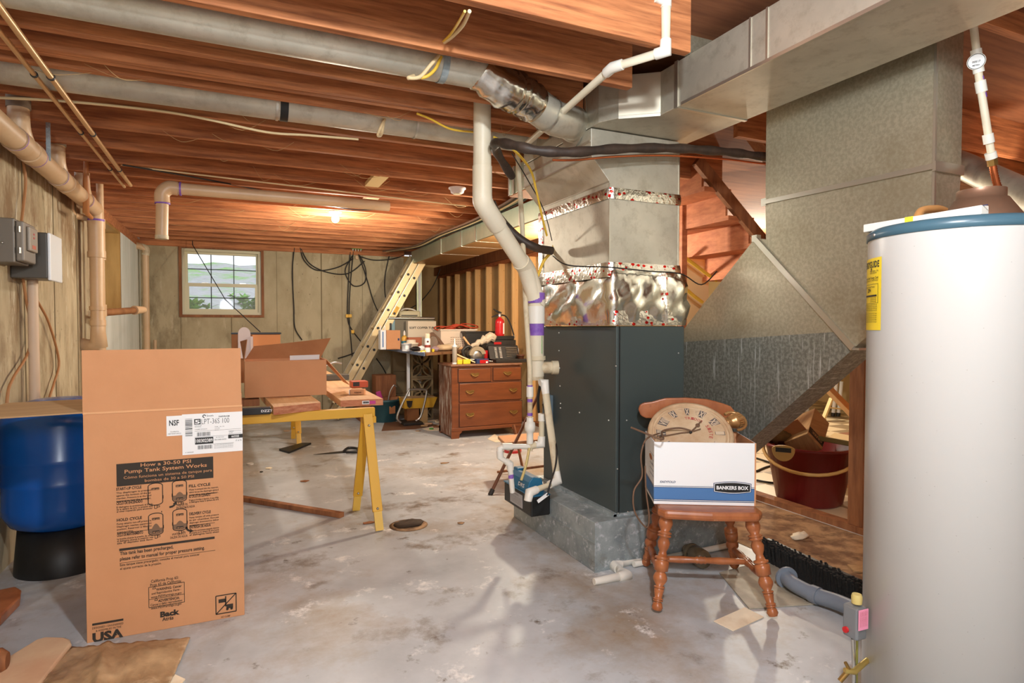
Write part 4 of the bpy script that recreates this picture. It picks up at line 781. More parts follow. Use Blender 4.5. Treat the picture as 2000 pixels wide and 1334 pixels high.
def tankicon(u, v, fill, s1, s2):
    cx, cz = U_(u), zbot - v * VS; hw_, hh = .0265, .047; pts = []
    for k in range(9): an = math.pi * k / 8; pts.append((cx + hw_ * math.cos(an), cz + hh - .012 + .012 * math.sin(an)))
    for k in range(9): an = math.pi + math.pi * k / 8; pts.append((cx + hw_ * math.cos(an), cz - hh + .012 + .012 * math.sin(an)))
    ring(pr, pts, .0032); pr.box((cx - .014, YV, cz + .018), (cx + .014, YV + .001, cz + .027)); pr.box((cx - hw_ - .003, YV, cz - .022), (cx - hw_, YV + .001, cz - .008)).box((cx + hw_, YV, cz - .022), (cx + hw_ + .003, YV + .001, cz - .008)).box((cx + hw_ - .006, YV, cz + hh), (cx + hw_ - .003, YV + .001, cz + hh + .006))
    ring(pr, [(cx - .004, cz - hh - .001), (cx + .005, cz - hh - .001), (cx + .005, cz - hh - .014), (cx - .004, cz - hh - .014)], .0018); ring(pr, [(cx + .005, cz - hh - .003), (cx + .015, cz - hh - .004), (cx + .015, cz - hh - .009), (cx + .005, cz - hh - .010)], .0016)
    kn = MB(); write(pw, s1, (cx - .012, YV - .0008, cz + .0195), (1, 0, 0), (0, 0, 1), .005, .024, .01)
    if fill:
        p2 = [(cx - hw_ + .002, cz - .018)] + [(cx - .015 + .03 * k / 8, cz - .018 + fill * math.sin(math.pi * k / 8)) for k in range(9)] + [(cx + hw_ - .002, cz - .018)]
        for k in range(9): an = math.pi + math.pi * k / 8; p2.append(None)
        low = [(cx + (hw_ - .002) * math.cos(-math.pi * k / 8), cz - hh + .014 - .010 * math.sin(math.pi * k / 8)) for k in range(9)]
        poly = [q for q in p2 if q] + low
        fls.append(MB().add([(x, YV, z) for x, z in poly], [tuple(range(len(poly)))])); pr.box((cx - .013, YV - .0004, cz - .038), (cx + .013, YV, cz - .028)); write(pw, s2, (cx - .011, YV - .001, cz - .0365), (1, 0, 0), (0, 0, 1), .005, .022, .01)
pw = MB()
tankicon(.385, .058, 0, '28 psi', ''); tankicon(.635, .054, .014, '30 psi', '40 psi'); tankicon(.385, .216, .020, '50 psi', '50 psi'); tankicon(.635, .208, .014, '40 psi', '40 psi')
def arrow(u, v, pts, tip):
    ring(pr, [(U_(u) + x, zbot - v * VS + z) for x, z in pts], .009) if 0 else [pr.bar((U_(u) + p[0], YV + .0005, zbot - v * VS + p[1]), (U_(u) + q_[0], YV + .0005, zbot - v * VS + q_[1]), .008, .001, (0, 1, 0)) for p, q_ in zip(pts, pts[1:])]
    x, z = pts[-1]; dx, dz = tip; L_ = math.hypot(dx, dz); nx_, nz_ = -dz / L_ * .009, dx / L_ * .009
    pr.add([(U_(u) + x + nx_, YV, zbot - v * VS + z + nz_), (U_(u) + x - nx_, YV, zbot - v * VS + z - nz_), (U_(u) + x + dx, YV, zbot - v * VS + z + dz)], [(0, 1, 2)])
arrow(.54, .130, [(-.005, -.004), (.008, -.002), (.016, .006)], (.006, .014)); arrow(.70, .262, [(0, .010), (.004, -.004), (.014, -.010)], (.014, -.002))
write(pr, 'WATER IN', (U_(.60), YV, zbot - VS * .134), (1, 0, 0), (0, 0, 1), .010, .042, .01); write(pr, 'ENTRADA DE AGUA', (U_(.60), YV, zbot - VS * .149), (1, 0, 0), (0, 0, 1), .010, .07, .01)
write(pr, 'WATER OUT', (U_(.55), YV, zbot - VS * .288), (1, 0, 0), (0, 0, 1), .010, .052, .01); write(pr, 'SALIDA DE AGUA', (U_(.53), YV, zbot - VS * .304), (1, 0, 0), (0, 0, 1), .010, .066, .01)
pr.box((U_(.015), YV, zbot - VS * .334), (U_(1.005), YV + .001, zbot - VS * .322))
write(pr, 'This tank has been precharged,', (U_(.02), YV, zbot - VS * .356), (1, 0, 0), (0, 0, 1), .0145, .195, .02); write(pr, 'please refer to manual for proper pressure setting.', (U_(.02), YV, zbot - VS * .384), (1, 0, 0), (0, 0, 1), .0145, .315, .02)
pr.box((U_(.015), YV, zbot - VS * .398), (U_(1.01), YV + .001, zbot - VS * .3965))
write(pr, 'Este tanque viene precargado; consulte el manual para conocer', (U_(.02), YV, zbot - VS * .413), (1, 0, 0), (0, 0, 1), .010, .295, .01); write(pr, 'el ajuste correcto de la presión.', (U_(.02), YV, zbot - VS * .432), (1, 0, 0), (0, 0, 1), .010, .15, .01)
# lower warning block, centred lines
def cen(s, px, py, wpx, hpx, bold=.01): q0 = F(px - wpx / 2, py); q1_ = F(px + wpx / 2, py); z_ = F(px, py).z; h_ = F(px, py - hpx).z - z_; write(pr, s, (q0.x, YV, z_), (1, 0, 0), (0, 0, 1), h_, q1_.x - q0.x, bold)
cen('California Prop 65:', 322, 1134, 54, 5.5); cen('Prop 65 de California:', 324, 1141, 61, 5.5)
q0, q1_ = F(291, 1187), F(360, 1138); ring(pr, [(q0.x, q0.z), (q1_.x, q0.z), (q1_.x, F(325, 1142).z), (q0.x, F(325, 1142).z)], .002); z_ = F(325, 1166).z; pr.box((q0.x, YV, z_), (q1_.x, YV + .001, z_ + .0015))
cen('WARNING: Cancer', 330, 1150, 50, 5, .02); cen('and Reproductive Harm -', 325, 1157, 58, 4.5); cen('www.P65Warnings.ca.gov', 325, 1164, 60, 4.5); cen('ADVERTENCIA:', 330, 1172.5, 42, 5, .025); cen('Cáncer y daño reproductivo', 325, 1179, 62, 4.5); cen('www.P65Warnings.ca.gov', 325, 1185.5, 60, 4.5)
for px, py in ((301, 1150), (305, 1172.5)):
    q = F(px, py); ring(pr, [(q.x - .006, q.z), (q.x + .006, q.z), (q.x, q.z + .011)], .0016)
cen('Back', 332, 1202, 38, 10, .05); cen('Atrás', 328, 1211, 22, 7, .02)
q0, q1_ = F(180, 1210), F(241, 1210); pr.box((q0.x, YV, F(210, 1217).z), (q1_.x, YV + .001, F(210, 1213).z))
zz = F(210, 1224).z; write(pr, 'DESIGNED • ENGINEERED', (q0.x, YV, zz), (1, 0, 0), (0, 0, 1), .0085, q1_.x - q0.x, .0); write(pr, '& ASSEMBLED IN THE', (q0.x + .012, YV, zz - .013), (1, 0, 0), (0, 0, 1), .0085, (q1_.x - q0.x) * .82, .0); write(pr, 'USA', (q0.x, YV, zz - .054), (1, 0, 0), (0, 0, 1), .036, q1_.x - q0.x, .05)
stp = [(q1_.x - .022 + (.0085 if k % 2 == 0 else .0036) * math.sin(math.pi * k / 5), YV - .001, zz - .045 + (.0085 if k % 2 == 0 else .0036) * math.cos(math.pi * k / 5)) for k in range(10)]
st = MB(); st.add(stp, [tuple(range(10))]); obj('star', st, 'card', t)
# no-clamp-truck pictogram
q0, q1_ = F(422, 1200), F(461, 1158); ring(pr, [(q0.x, q0.z), (q1_.x, q0.z), (q1_.x, q1_.z), (q0.x, q1_.z)], .004); pr.bar((q0.x, YV + .0005, q0.z), (q1_.x, YV + .0005, q1_.z), .004, .001, (0, 1, 0))
cx, cz = (q0.x + q1_.x) / 2, (q0.z + q1_.z) / 2; pr.box((cx - .030, YV, cz + .008), (cx - .002, YV + .001, cz + .024)).box((cx - .004, YV, cz - .012), (cx + .001, YV + .001, cz + .034)).box((cx + .001, YV, cz - .022), (cx + .028, YV + .001, cz - .004))
for dx in (.005, .022): pr.lathe([(.0055, 0), (.0055, .001)], (cx + dx, YV + .001, cz - .025), (0, -1, 0), 12)
cen('NO CLAMP', 441, 1205, 18, 3)
obj('printed_lettering', pr, 'ink', t); [obj('diagram_shading', q, 'halftone', t) for q in fls]; obj('knockout_lettering', pw, 'card', t)
# white stickers
def panel(name, c, m, yy): return obj(name, MB().slab([(c[0], yy, c[2]), (c[1], yy, c[2]), (c[1], yy, c[3]), (c[0], yy, c[3])], (0, 1, 0), .001), m, t)
n0, n1, n2, n3 = F(325, 816).x, F(356, 816).x, F(325, 852).z, F(325, 813).z
panel('certification_sticker', (n0, n1, n2, n3), 'labelw', KY - .0022)
l0, l1, l2, l3 = F(356, 850).x, kx1, F(356, 889).z, F(356, 809.5).z
panel('shipping_label', (l0, l1, l2, l3), 'labelw', KY - .0026)
lk = MB(); yl = KY - .0032; LW, LH = l1 - l0, l3 - l2
LP = lambda u, v: (l0 + LW * u, yl, l2 + LH * v)
def lt(s, u, v, h, w=None, bold=0.0): write(lk, s, LP(u, v), (1, 0, 0), (0, 0, 1), LH * h, LW * w if w else None, bold)
write(lk, 'NSF', (n0 + .010, yl, n2 + (n3 - n2) * .52), (1, 0, 0), (0, 0, 1), (n3 - n2) * .27, (n1 - n0) * .62, .02); write(lk, 'Certified to', (n0 + .014, yl, n2 + .016), (1, 0, 0), (0, 0, 1), .0045, .032); write(lk, 'NSF/ANSI/CAN 61', (n0 + .006, yl, n2 + .007), (1, 0, 0), (0, 0, 1), .0045, .048)
def rect(u0, v0, u1, v1): a_, c_ = LP(u0, v0), LP(u1, v1); lk.box((a_[0], yl - .0002, a_[2]), (c_[0], yl + .0004, c_[2]))
rect(.195, .735, .30, .87); lt('LPT-36S 100', .315, .735, .13, .46, -.01); lt('Smith', .40, .915, .045, .11); lt('DIAPHRAGM', .60, .885, .035, .18, .02); lt('FULL PUMP', .205, .70, .022); lt('MATERIAL', .205, .665, .022); lt('A. NUMERO 2H GALLON', .205, .60, .024, .2); lt('TANK    No. 150', .53, .64, .022, .16); lt('VOLUME', .53, .60, .02); lt('GAL 36', .53, .56, .02); lt('WEIGHT', .77, .50, .02); lt('58 LBS', .77, .465, .02)
lk.tube([LP(.36 + .018 * math.cos(k * .5), .93) if 0 else (l0 + LW * (.36 + .022 * math.cos(k * .55)), yl, l2 + LH * (.93 + .033 * math.sin(k * .55))) for k in range(10)], .0016, 4)
rr_ = random.Random(2)
v = .46
while v < .90: h = rr_.choice((.006, .01, .016)); rect(.05, v, .165, v + h); v += h + rr_.choice((.006, .012, .02))
for (u0, u1, v0, v1) in ((.24, .455, .44, .535), (.25, .49, .115, .21)):
    u = u0
    while u < u1: h = rr_.choice((.003, .005, .008)); rect(u, v0, u + h, v1); u += h + rr_.choice((.003, .005, .009))
rect(.205, .24, .505, .405); rect(.755, .335, 1.0, .43); lt('SERIAL NUMBER 0-HEATER75', .525, .31, .032, .2); lt('(B) PORTIONS', .55, .375, .02); lt('17 of 75', .88, .255, .035, .1)
for k in range(4): lt('tank is not for use with any liquid other than cold potable water', .52, .20 - .03 * k, .016, .32)
lt('K 100302389', .05, .045, .025, .13)
for (u0, u1, v) in ((.2, .98, .565), (.2, .75, .42), (.76, .98, .52), (.76, .98, .45), (.5, .85, .22)): rect(u0, v, u1, v + .004)
obj('label_print', lk, 'black', t); kw = MB(); lw_ = lambda s, u, v, h, w, bo: write(kw, s, (l0 + LW * u, yl - .0006, l2 + LH * v), (1, 0, 0), (0, 0, 1), LH * h, LW * w, bo)
lw_('100302389', .215, .285, .085, .28, .015); lw_('663325', .81, .36, .05, .13, .02); lw_('5', .205, .755, .09, .085, .03); obj('label_knockout', kw, 'labelw', t)

t = thing('pressure_tank', 'big glossy blue pressure tank on a black stand behind the tall carton', 'tank', (-.872, 3.985, 0)); c = V((-.872, 3.985, 0))
obj('shell', MB().lathe([(.05, .215), (.16, .225), (.235, .26), (.268, .32), (.270, .36), (.270, .475), (.274, .485), (.270, .495), (.270, .595), (.274, .605), (.270, .615), (.270, .78), (.258, .84), (.21, .885), (.12, .908), (.03, .914)], c, (0, 0, 1), 56), 'blue', t)
obj('stand', MB().lathe([(.222, 0), (.222, .01), (.202, .235), (.15, .235)], c, (0, 0, 1), 44), 'black', t)

# =================================================================== SAWHORSES, PLANKS, CARTON
def leg(a, b, w, m, par, foot=None):
    a, b = V(a), V(b); d = b - a; o = obj('leg', MB().bar(a, b, w, .024, (0, 1, 0)), m, par, .003)
    return o
ZT = .715
def sawhorse(name, label, xr, xl, y, fr, bk, par=None):
    t = thing(name, label, 'sawhorse', ((xr + xl) / 2, y, 0), 'yellow steel sawhorses')
    obj('beam', MB().box((xl, y - .025, ZT - .02), (xr + .03, y + .025, ZT + .04)), 'yellow', t, .004)
    for x, s in ((xr, 1), (xl, -1)):
        for f in (fr, bk):
            top = V((x - .02 * s, y + (.0 if 0 else (.02 if f is bk else -.02)), ZT - .0)); ft = V((x + f[0] * s, f[1], 0)); kn = top + (ft - top) * .82
            l = leg(top, ft + (top - ft) * .16, .062, 'yellow', t); 
            obj('foot_extension', MB().bar(ft + (top - ft) * .24, ft + V((0, 0, .004)), .05, .018, (0, 1, 0)), mat('pale_yellow_steel', (232, 190, 84), .45), l)
            obj('bolt', MB().ball(ft + (top - ft) * .19 + V((0, -.014, 0)), .009, 8, 6), 'steel', l)
            obj('bolt', MB().ball(top + (ft - top) * .10 + V((0, -.014, 0)), .009, 8, 6), 'steel', l)
        obj('hinge_plate', MB().box((x - .05, y - .032, ZT - .06), (x + .035, y + .032, ZT - .02)), 'yellow', t)
    return t
sawhorse('sawhorse', 'yellow steel sawhorse nearest the camera under the plank ends', .80, -.12, 4.07, (.005, 3.806), (-.055, 4.303))
sawhorse('sawhorse', 'yellow steel sawhorse farther back holding the other plank ends', .60, -.30, 7.17, (0, 6.99), (-.03, 7.366))
ZP = .756
def plank(label, nl, nr, fl_, fr_, th, m='plank'):
    pts = [V((p.x, p.y, ZP)) for p in (nl, nr, fr_, fl_)]
    t = thing('plank', label, 'plank', tuple(sum(pts, V((0, 0, 0))) / 4), 'planks across the sawhorses')
    obj('board', MB().slab(pts, (0, 0, 1), th), m, t, .003)
    e = MB().slab([pts[0] + V((0, -.002, .001)), pts[1] + V((0, -.002, .001)), pts[1] + V((0, -.002, th - .002)), pts[0] + V((0, -.002, th - .002))], (0, 1, 0), .002); obj('end_grain', e, 'endgrain', t); return t, pts
zt = ZP + .045
a_, b_ = P(665, 782, z=zt), P(748, 778.5, z=zt)
pt, pp = plank('wide pale plank with a barcode sticker on its end, beside the carton', a_, b_, V((.62, 7.5, 0)), V((.90, 7.4, 0)), .045)
e0 = pp[0] + (pp[1] - pp[0]) * .50; e1 = pp[0] + (pp[1] - pp[0]) * .82; e2 = pp[0] + (pp[1] - pp[0]) * .67
obj('barcode_sticker', MB().slab([e0 + V((0, -.005, .012)), e2 + V((0, -.005, .012)), e2 + V((0, -.005, .036)), e0 + V((0, -.005, .036))], (0, 1, 0), .001), 'labelw', pt)
obj('red_sticker', MB().slab([e2 + V((.002, -.005, .012)), e1 + V((0, -.005, .012)), e1 + V((0, -.005, .034)), e2 + V((.002, -.005, .034))], (0, 1, 0), .001), 'pink', pt)
bar = MB(); 
for k in range(12): q = e0 + (e2 - e0) * (.12 + .065 * k); bar.box((q.x, q.y - .0065, q.z + .018), (q.x + .0022 * (1 + k % 2), q.y - .006, q.z + .031))
obj('barcode', bar, 'black', pt)
a_, b_ = P(534, 795, z=ZP + .05), P(626, 785.5, z=ZP + .05)
plank('shorter rough-ended plank jutting out from under the open carton', a_, b_, V((.02, 7.45, 0)), V((.36, 7.5, 0)), .05)
one('timber_block', 'dark weathered timber block lying under the open carton', 'timber', MB().box((-.15, 4.45, ZP), (.13, 4.60, ZP + .045)), 'oldwood', None, .004)
t = thing('tool_case', 'flat black case with white lettering lying under the planks', 'case', (.05, 4.15, .70)); q = P(478, 805, y=4.0)
obj('body', MB().box((-.15, 4.00, .757), (P(534, 800, y=4.0).x - .015, 4.045, .80)), 'black', t, .004); tx = MB(); write(tx, 'DZZTI', (P(510, 804, y=4.0).x, 3.998, .772), (1, 0, 0), (0, 0, 1), .014, .07, .03); obj('lettering', tx, 'labelw', t)
# open carton on the planks
cz0 = zt + .008; A0, A1 = P(478, 775.5, z=cz0), P(641, 773, z=cz0); cy_ = (A0.y + A1.y) / 2; cx0_, cx1_ = A0.x, A1.x; ch = P(560, 704.5, y=cy_).z - cz0; cdp = .33
t = thing('open_carton', 'open brown shipping carton with raised flaps sitting on the planks', 'carton', ((cx0_ + cx1_) / 2, cy_ + cdp / 2, cz0))
b = MB(); b.box((cx0_, cy_, cz0), (cx1_, cy_ + w_, cz0 + ch)).box((cx0_, cy_ + cdp - w_, cz0), (cx1_, cy_ + cdp, cz0 + ch)).box((cx0_, cy_ + w_, cz0), (cx0_ + w_, cy_ + cdp - w_, cz0 + ch)).box((cx1_ - w_, cy_ + w_, cz0), (cx1_, cy_ + cdp - w_, cz0 + ch)).box((cx0_ + w_, cy_ + w_, cz0), (cx1_ - w_, cy_ + cdp - w_, cz0 + w_))
obj('body', b, 'card', t, .002)
yb_ = cy_ + cdp; zt_ = cz0 + ch
bk_ = lambda px, py, dy=0: P(px, py, y=yb_ + dy)
obj('back_flap', MB().slab([V((cx0_ + .01, yb_, zt_)), V((cx1_, yb_, zt_)), bk_(646, 660, .07), bk_(560, 670, .06), bk_(496, 676, .05)], (0, 1, 0), .005), 'cardin', t)
fA, fB = V((cx1_, cy_, zt_)), V((cx1_, yb_, zt_)); tip = P(682, 752, y=cy_ + .05)
obj('side_flap', MB().slab([fA, fB, V((tip.x, tip.y + cdp - .05, tip.z)), tip], (1, 0, .5), .005), 'cardedge', t)
obj('side_flap', MB().slab([V((cx0_, cy_ + .01, zt_)), V((cx0_, yb_ - .01, zt_)), V((cx0_ - .02, yb_, zt_ + .13)), V((cx0_ + .02, cy_ + .02, zt_ + .15))], (-1, 0, 0), .005), 'cardin', t)
obj('address_sticker', MB().slab([bk_(566, 703.5, -.0), bk_(623, 701.5, -.0), bk_(624, 692.5, -.0), bk_(566, 694.5, -.0)], (0, -1, 0), .008), 'labelw', t)
# box of panels behind it
t = thing('panel_case', 'dark edged open case with a white rounded panel behind the open carton', 'case', (.2, 5.7, zt)); yy = 5.75
f_ = lambda px, py, dy=0: P(px, py, y=yy + dy)
obj('rounded_panel', MB().slab([f_(465, 700), f_(489, 700)] + [f_(477 + 12.2 * math.cos(math.pi * k / 10), 652 - 13 * math.sin(math.pi * k / 10)) for k in range(11)] , (0, 1, 0), .02), 'whitefoam', t)
obj('case_body', MB().box((f_(452, 650).x, yy + .05, zt), (f_(548, 650).x, yy + .40, f_(500, 650, .05).z - .01)), 'cardin', t); obj('case_rim', MB().box((f_(451, 650).x, yy + .04, f_(500, 650, .05).z - .012), (f_(550, 650).x, yy + .42, f_(500, 650, .05).z)), 'black', t)
obj('orange_board', MB().box((f_(493, 650).x, yy + .035, zt), (f_(548, 650).x, yy + .045, f_(500, 654, .05).z)), mat('orange_board', (214, 146, 92), .7), t)
obj('white_side', MB().box((f_(489, 650).x, yy - .01, zt), (f_(494, 650).x, yy + .03, f_(500, 657, .05).z)), 'whitefoam', t)
q = P(695, 771, z=zt + .002); t = thing('screw_box', 'small cardboard box of screws with a white end on the wide plank', 'box', tuple(q)); X_v = V((.94, -.34, 0)); Y_v = V((.34, .94, 0))
obj('body', MB().obox(q + V((.02, .03, .019)), (.10, .07, .036), X=X_v, Y=Y_v), 'card', t, .002); obj('white_end', MB().obox(q + V((-.033, .045, .019)), (.004, .068, .034), X=X_v, Y=Y_v), 'labelw', t); tx = MB(); write(tx, 'SCREWS', q + V((-.012, -.004, .012)) , X_v, (0, 0, 1), .010, .05, .02); obj('lettering', tx, 'ink', t)
q = P(702, 757, z=zt + .002); t = thing('plastic_tray', 'small orange plastic tray of bits behind the screw box', 'tray', tuple(q)); obj('tray', MB().box((q.x - .06, q.y, q.z), (q.x + .07, q.y + .12, q.z + .05)), 'tinred', t, .005); obj('dark_insert', MB().box((q.x - .05, q.y - .003, q.z + .012), (q.x + .0, q.y, q.z + .045)), 'darktool', t)
q = P(655, 748, z=zt + .002); t = thing('hand_tool', 'metal framed tool with a curved handle on the far plank end', 'tool', tuple(q)); obj('handle', T(smoothpath([q + V((-.08, .3, .0)), q + V((-.05, .3, .12)), q + V((.03, .3, .16)), q + V((.10, .3, .15))], 6), .010, 8), 'steel', t); obj('body', MB().box((q.x - .06, q.y + .25, q.z), (q.x + .16, q.y + .4, q.z + .05)), 'greytool', t, .006)

# =================================================================== LADDER, TABLE, DRESSER
t = thing('extension_ladder', 'tall aluminium extension ladder leaning in the corner beside the table', 'ladder', (1.5, 8.7, 0))
yn, yf = 8.50, 8.92
for sec, (dx, z0, z1) in enumerate(((0.0, 0.0, 1.0), (-.115, .02, .985))):
    tp, bt = P(831, 503, y=yn), P(679, 775, y=yn); d = (tp - bt); d = d.normalized(); bt = bt - d * ((bt.z - .012) / d.z); Lf = (tp - bt).length; nrm = V((-d.z, 0, d.x))
    off = nrm * (0 if sec == 0 else .10); st_ = .03 if sec == 0 else .20
    for yy in (yn, yf):
        yq = yy + (.004 if sec else 0) * (1 if yy == yn else -1)
        a, b_ = bt + off + d * st_ + V((0, yq - yn, 0)), bt + off + d * Lf + V((0, yq - yn, 0))
        r_ = obj('rail', MB().bar(a, b_, .092 if sec == 0 else .086, .026, (0, 1, 0)), 'alum', t, .003)
        obj('rail_lip', MB().bar(a + nrm * .042 + V((0, -.014, 0)), b_ + nrm * .042 + V((0, -.014, 0)), .006, .008, (0, 1, 0)), 'ductseam', r_)
    for k in range(8):
        c = bt + off + d * (.22 + .293 * k)
        if (c - bt).dot(d) < Lf - .05:
            rg = obj('rung', T([V((c.x, yn - .012, c.z)), V((c.x, yf + .01, c.z))], .016, 10), 'alum', t); obj('rung_socket', MB().lathe([(.019, 0), (.019, .004)], V((c.x, yn - .014, c.z)), (0, -1, 0), 12), 'black', rg)
tp2 = bt + d * (Lf * .66); lb = MB().bar(bt + d * (Lf * .62) + V((0, -.018, 0)), bt + d * (Lf * .70) + V((0, -.018, 0)), .001 if 0 else .045, .002, (0, 1, 0)) if 0 else MB().obox(bt + d * (Lf * .66) + V((0, -.0145, 0)), (.13, .002, .05), X=d, Y=(0, 1, 0)); obj('warning_label', lb, 'yellow', t)
obj('small_label', MB().obox(bt + d * (Lf * .52) + V((0, -.0145, 0)), (.06, .002, .05), X=d, Y=(0, 1, 0)), mat('olive_label', (120, 112, 70), .6), t)

TZ = .99; tx0, tx1, ty0, ty1 = 1.95, 3.30, 6.72, 9.05
t = thing('work_table', 'dark work table top with a blue-grey edge carried on patterned blocks', 'table', (2.6, 7.9, TZ - .03))
cut = [(tx0, 6.75), (tx0 + .02, 6.72), (2.62, 7.25), (tx1, 7.25), (tx1, ty1), (tx0, ty1)]
obj('tabletop', MB().prism(cut, TZ - .03, TZ), mat('table_board', (150, 110, 74), .6, col2=(120, 84, 56), scale=6), t); obj('metal_edge', MB().box((tx0 - .01, 6.72, TZ - .035), (tx0, ty1, TZ + .004)), 'bluetop', t)
BY = 8.12; bxl, bxr = P(803, 760, y=BY).x, P(846, 760, y=BY).x; bzs = [(.585, .958), (.21, .582), (0, .207)]
obj('leg', MB().box((bxl - .055, BY - .01, 0), (bxl - .02, BY + .03, TZ - .03)), 'panelwhite', t)  # white leg doubles as the lit left edge of the block stack
lbl = ['patterned concrete breeze block at the top of the stack under the table', 'patterned concrete breeze block in the middle of the stack under the table', 'patterned concrete breeze block at the foot of the stack under the table']
for k in range(3):
    z0, zq = bzs[k]; bh = .32; t = thing('breeze_block', lbl[k], 'block', ((bxl + bxr) / 2, BY + .06, z0), 'breeze blocks under the table')
    m = MB(); y0, y1 = BY, BY + .12; e = .026; z1 = zq; cxb, czb = (bxl + bxr) / 2, (z0 + z1) / 2; hw_, hh_ = (bxr - bxl) / 2, (z1 - z0) / 2
    obj('rim', MB().box((bxl, y0, z0), (bxl + e, y1, z1)).box((bxr - e, y0, z0), (bxr, y1, z1)).box((bxl + e, y0, z0), (bxr - e, y1, z0 + e)).box((bxl + e, y0, z1 - e), (bxr - e, y1, z1)), 'block', t)
    for sx in (-1, 1):
        for sz in (-1, 1):
            cor = V((cxb + sx * (hw_ - .012), 0, czb + sz * (hh_ - .012))); ctr = V((cxb, 0, czb)); dv = cor - ctr; nv = V((-dv.z, 0, dv.x)) * .20
            for g in (-1, 1):
                pts = [ctr + dv * u + nv * g * math.sin(math.pi * u) for u in (0, .2, .4, .6, .8, 1)]; q = MB()
                for p0, p1 in zip(pts, pts[1:]): q.bar(p0 + V((0, (y0 + y1) / 2, 0)), p1 + V((0, (y0 + y1) / 2, 0)), .10, .018, (0, 1, 0)) if 0 else q.bar(p0 + V((0, (y0 + y1) / 2, 0)), p1 + V((0, (y0 + y1) / 2, 0)), .018, .11, (0, 1, 0))
                obj('petal', q, 'block', t)
for k in range(3):
    one('breeze_block', ['dark block at the top of the far stack holding up the table', 'dark block in the middle of the far stack holding up the table', 'dark block at the foot of the far stack holding up the table'][k], 'block', MB().box((2.05, 8.7, (2 - k) * bh), (2.4, 8.85, (3 - k) * bh - .004)), 'block', 'far table blocks')
one('crate', 'long low dark crate on the floor in the shade behind the teal bucket', 'crate', MB().box((1.5, 8.3, 0), (2.04, 8.68, .32)), 'oldwood', None, .004)
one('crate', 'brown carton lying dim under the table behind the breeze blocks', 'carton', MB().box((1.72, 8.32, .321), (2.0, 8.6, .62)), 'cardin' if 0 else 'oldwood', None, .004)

DX0, DX1, DY0, DY1, DZ = 2.235, 3.10, 6.60, 7.08, .857
t = thing('dresser', 'worn brown wooden dresser with four drawers and a peeling side', 'dresser', ((DX0 + DX1) / 2, 6.84, 0))
obj('body', MB().box((DX0, DY0, .09), (DX1, DY1, DZ - .025)), 'dresser', t, .004)
obj('side_panel', MB().box((DX0 - .004, DY0 + .01, .02), (DX0, DY1, DZ - .025)), 'dresserside', t)
obj('top', MB().box((DX0 - .02, DY0 - .025, DZ - .025), (DX1 + .02, DY1 + .01, DZ)), mat('dresser_top', (118, 74, 50), .5, col2=(146, 106, 80), scale=6), t, .008)
obj('base_moulding', MB().box((DX0 - .012, DY0 - .018, .085), (DX1 + .012, DY0, .125)), 'dresser', t, .006)
for x in (DX0 - .01, DX1 - .10): 
    m = MB(); s_ = 1 if x < 2.5 else -1; xs = [0, .11, .13, .10, .09, .0] if s_ == 1 else [.11, 0, -.02, .01, .02, .11]; zs = [.09, .09, .075, .05, 0, 0]
    m.slab([(x + a, DY0 - .014, z) for a, z in zip(xs, zs)], (0, 1, 0), .025); obj('foot', m, 'dresser', t)
for x in (DX0 - .004, DX1 - .03): obj('foot', MB().box((x, DY1 - .05, 0), (x + .035, DY1, .09)), 'dresser', t)
G = lambda px, py: P(px, py, y=DY0)
for k, (a, b_, c_, d_) in enumerate(((895, 720, 958, 746.5), (963, 717.5, 1017, 743), (897, 749, 1017.5, 785), (897, 788, 1018.5, 833))):
    x0, x1 = G(a, 760).x, G(c_, 760).x; zt__, zb = (G((a + c_) / 2, (b_ + (b_ - 4 if k > 1 else b_)) / 2).z, G((a + c_) / 2, d_ - (3 if k > 1 else 1)).z)
    dr = obj('drawer', MB().box((x0, DY0 - .012, zb), (x1, DY0, zt__)), 'dresser', t, .005); obj('drawer_gap', MB().box((x0 - .008, DY0 - .002, zb - .008), (x1 + .008, DY0 + .001, zt__ + .008)), 'dresserdark', t)
    for f in ((.5,) if k < 2 else (.16, .86)):
        hx, hz_ = x0 + (x1 - x0) * f, (zb + zt__) / 2 + .005; w2_ = .045
        obj('handle', T(smoothpath([(hx - w2_, DY0 - .016, hz_ + .012), (hx - w2_ * .8, DY0 - .03, hz_ - .004), (hx, DY0 - .036, hz_ - .018), (hx + w2_ * .8, DY0 - .03, hz_ - .004), (hx + w2_, DY0 - .016, hz_ + .012)], 4), .005, 8).slab([(hx - .06, DY0 - .0165, hz_ + .008), (hx - .04, DY0 - .0165, hz_ + .026), (hx, DY0 - .0165, hz_ + .016), (hx + .04, DY0 - .0165, hz_ + .026), (hx + .06, DY0 - .0165, hz_ + .008), (hx + .03, DY0 - .0165, hz_ - .012), (hx, DY0 - .0165, hz_ - .022), (hx - .03, DY0 - .0165, hz_ - .012)], (0, 1, 0), .003), 'brass', dr)

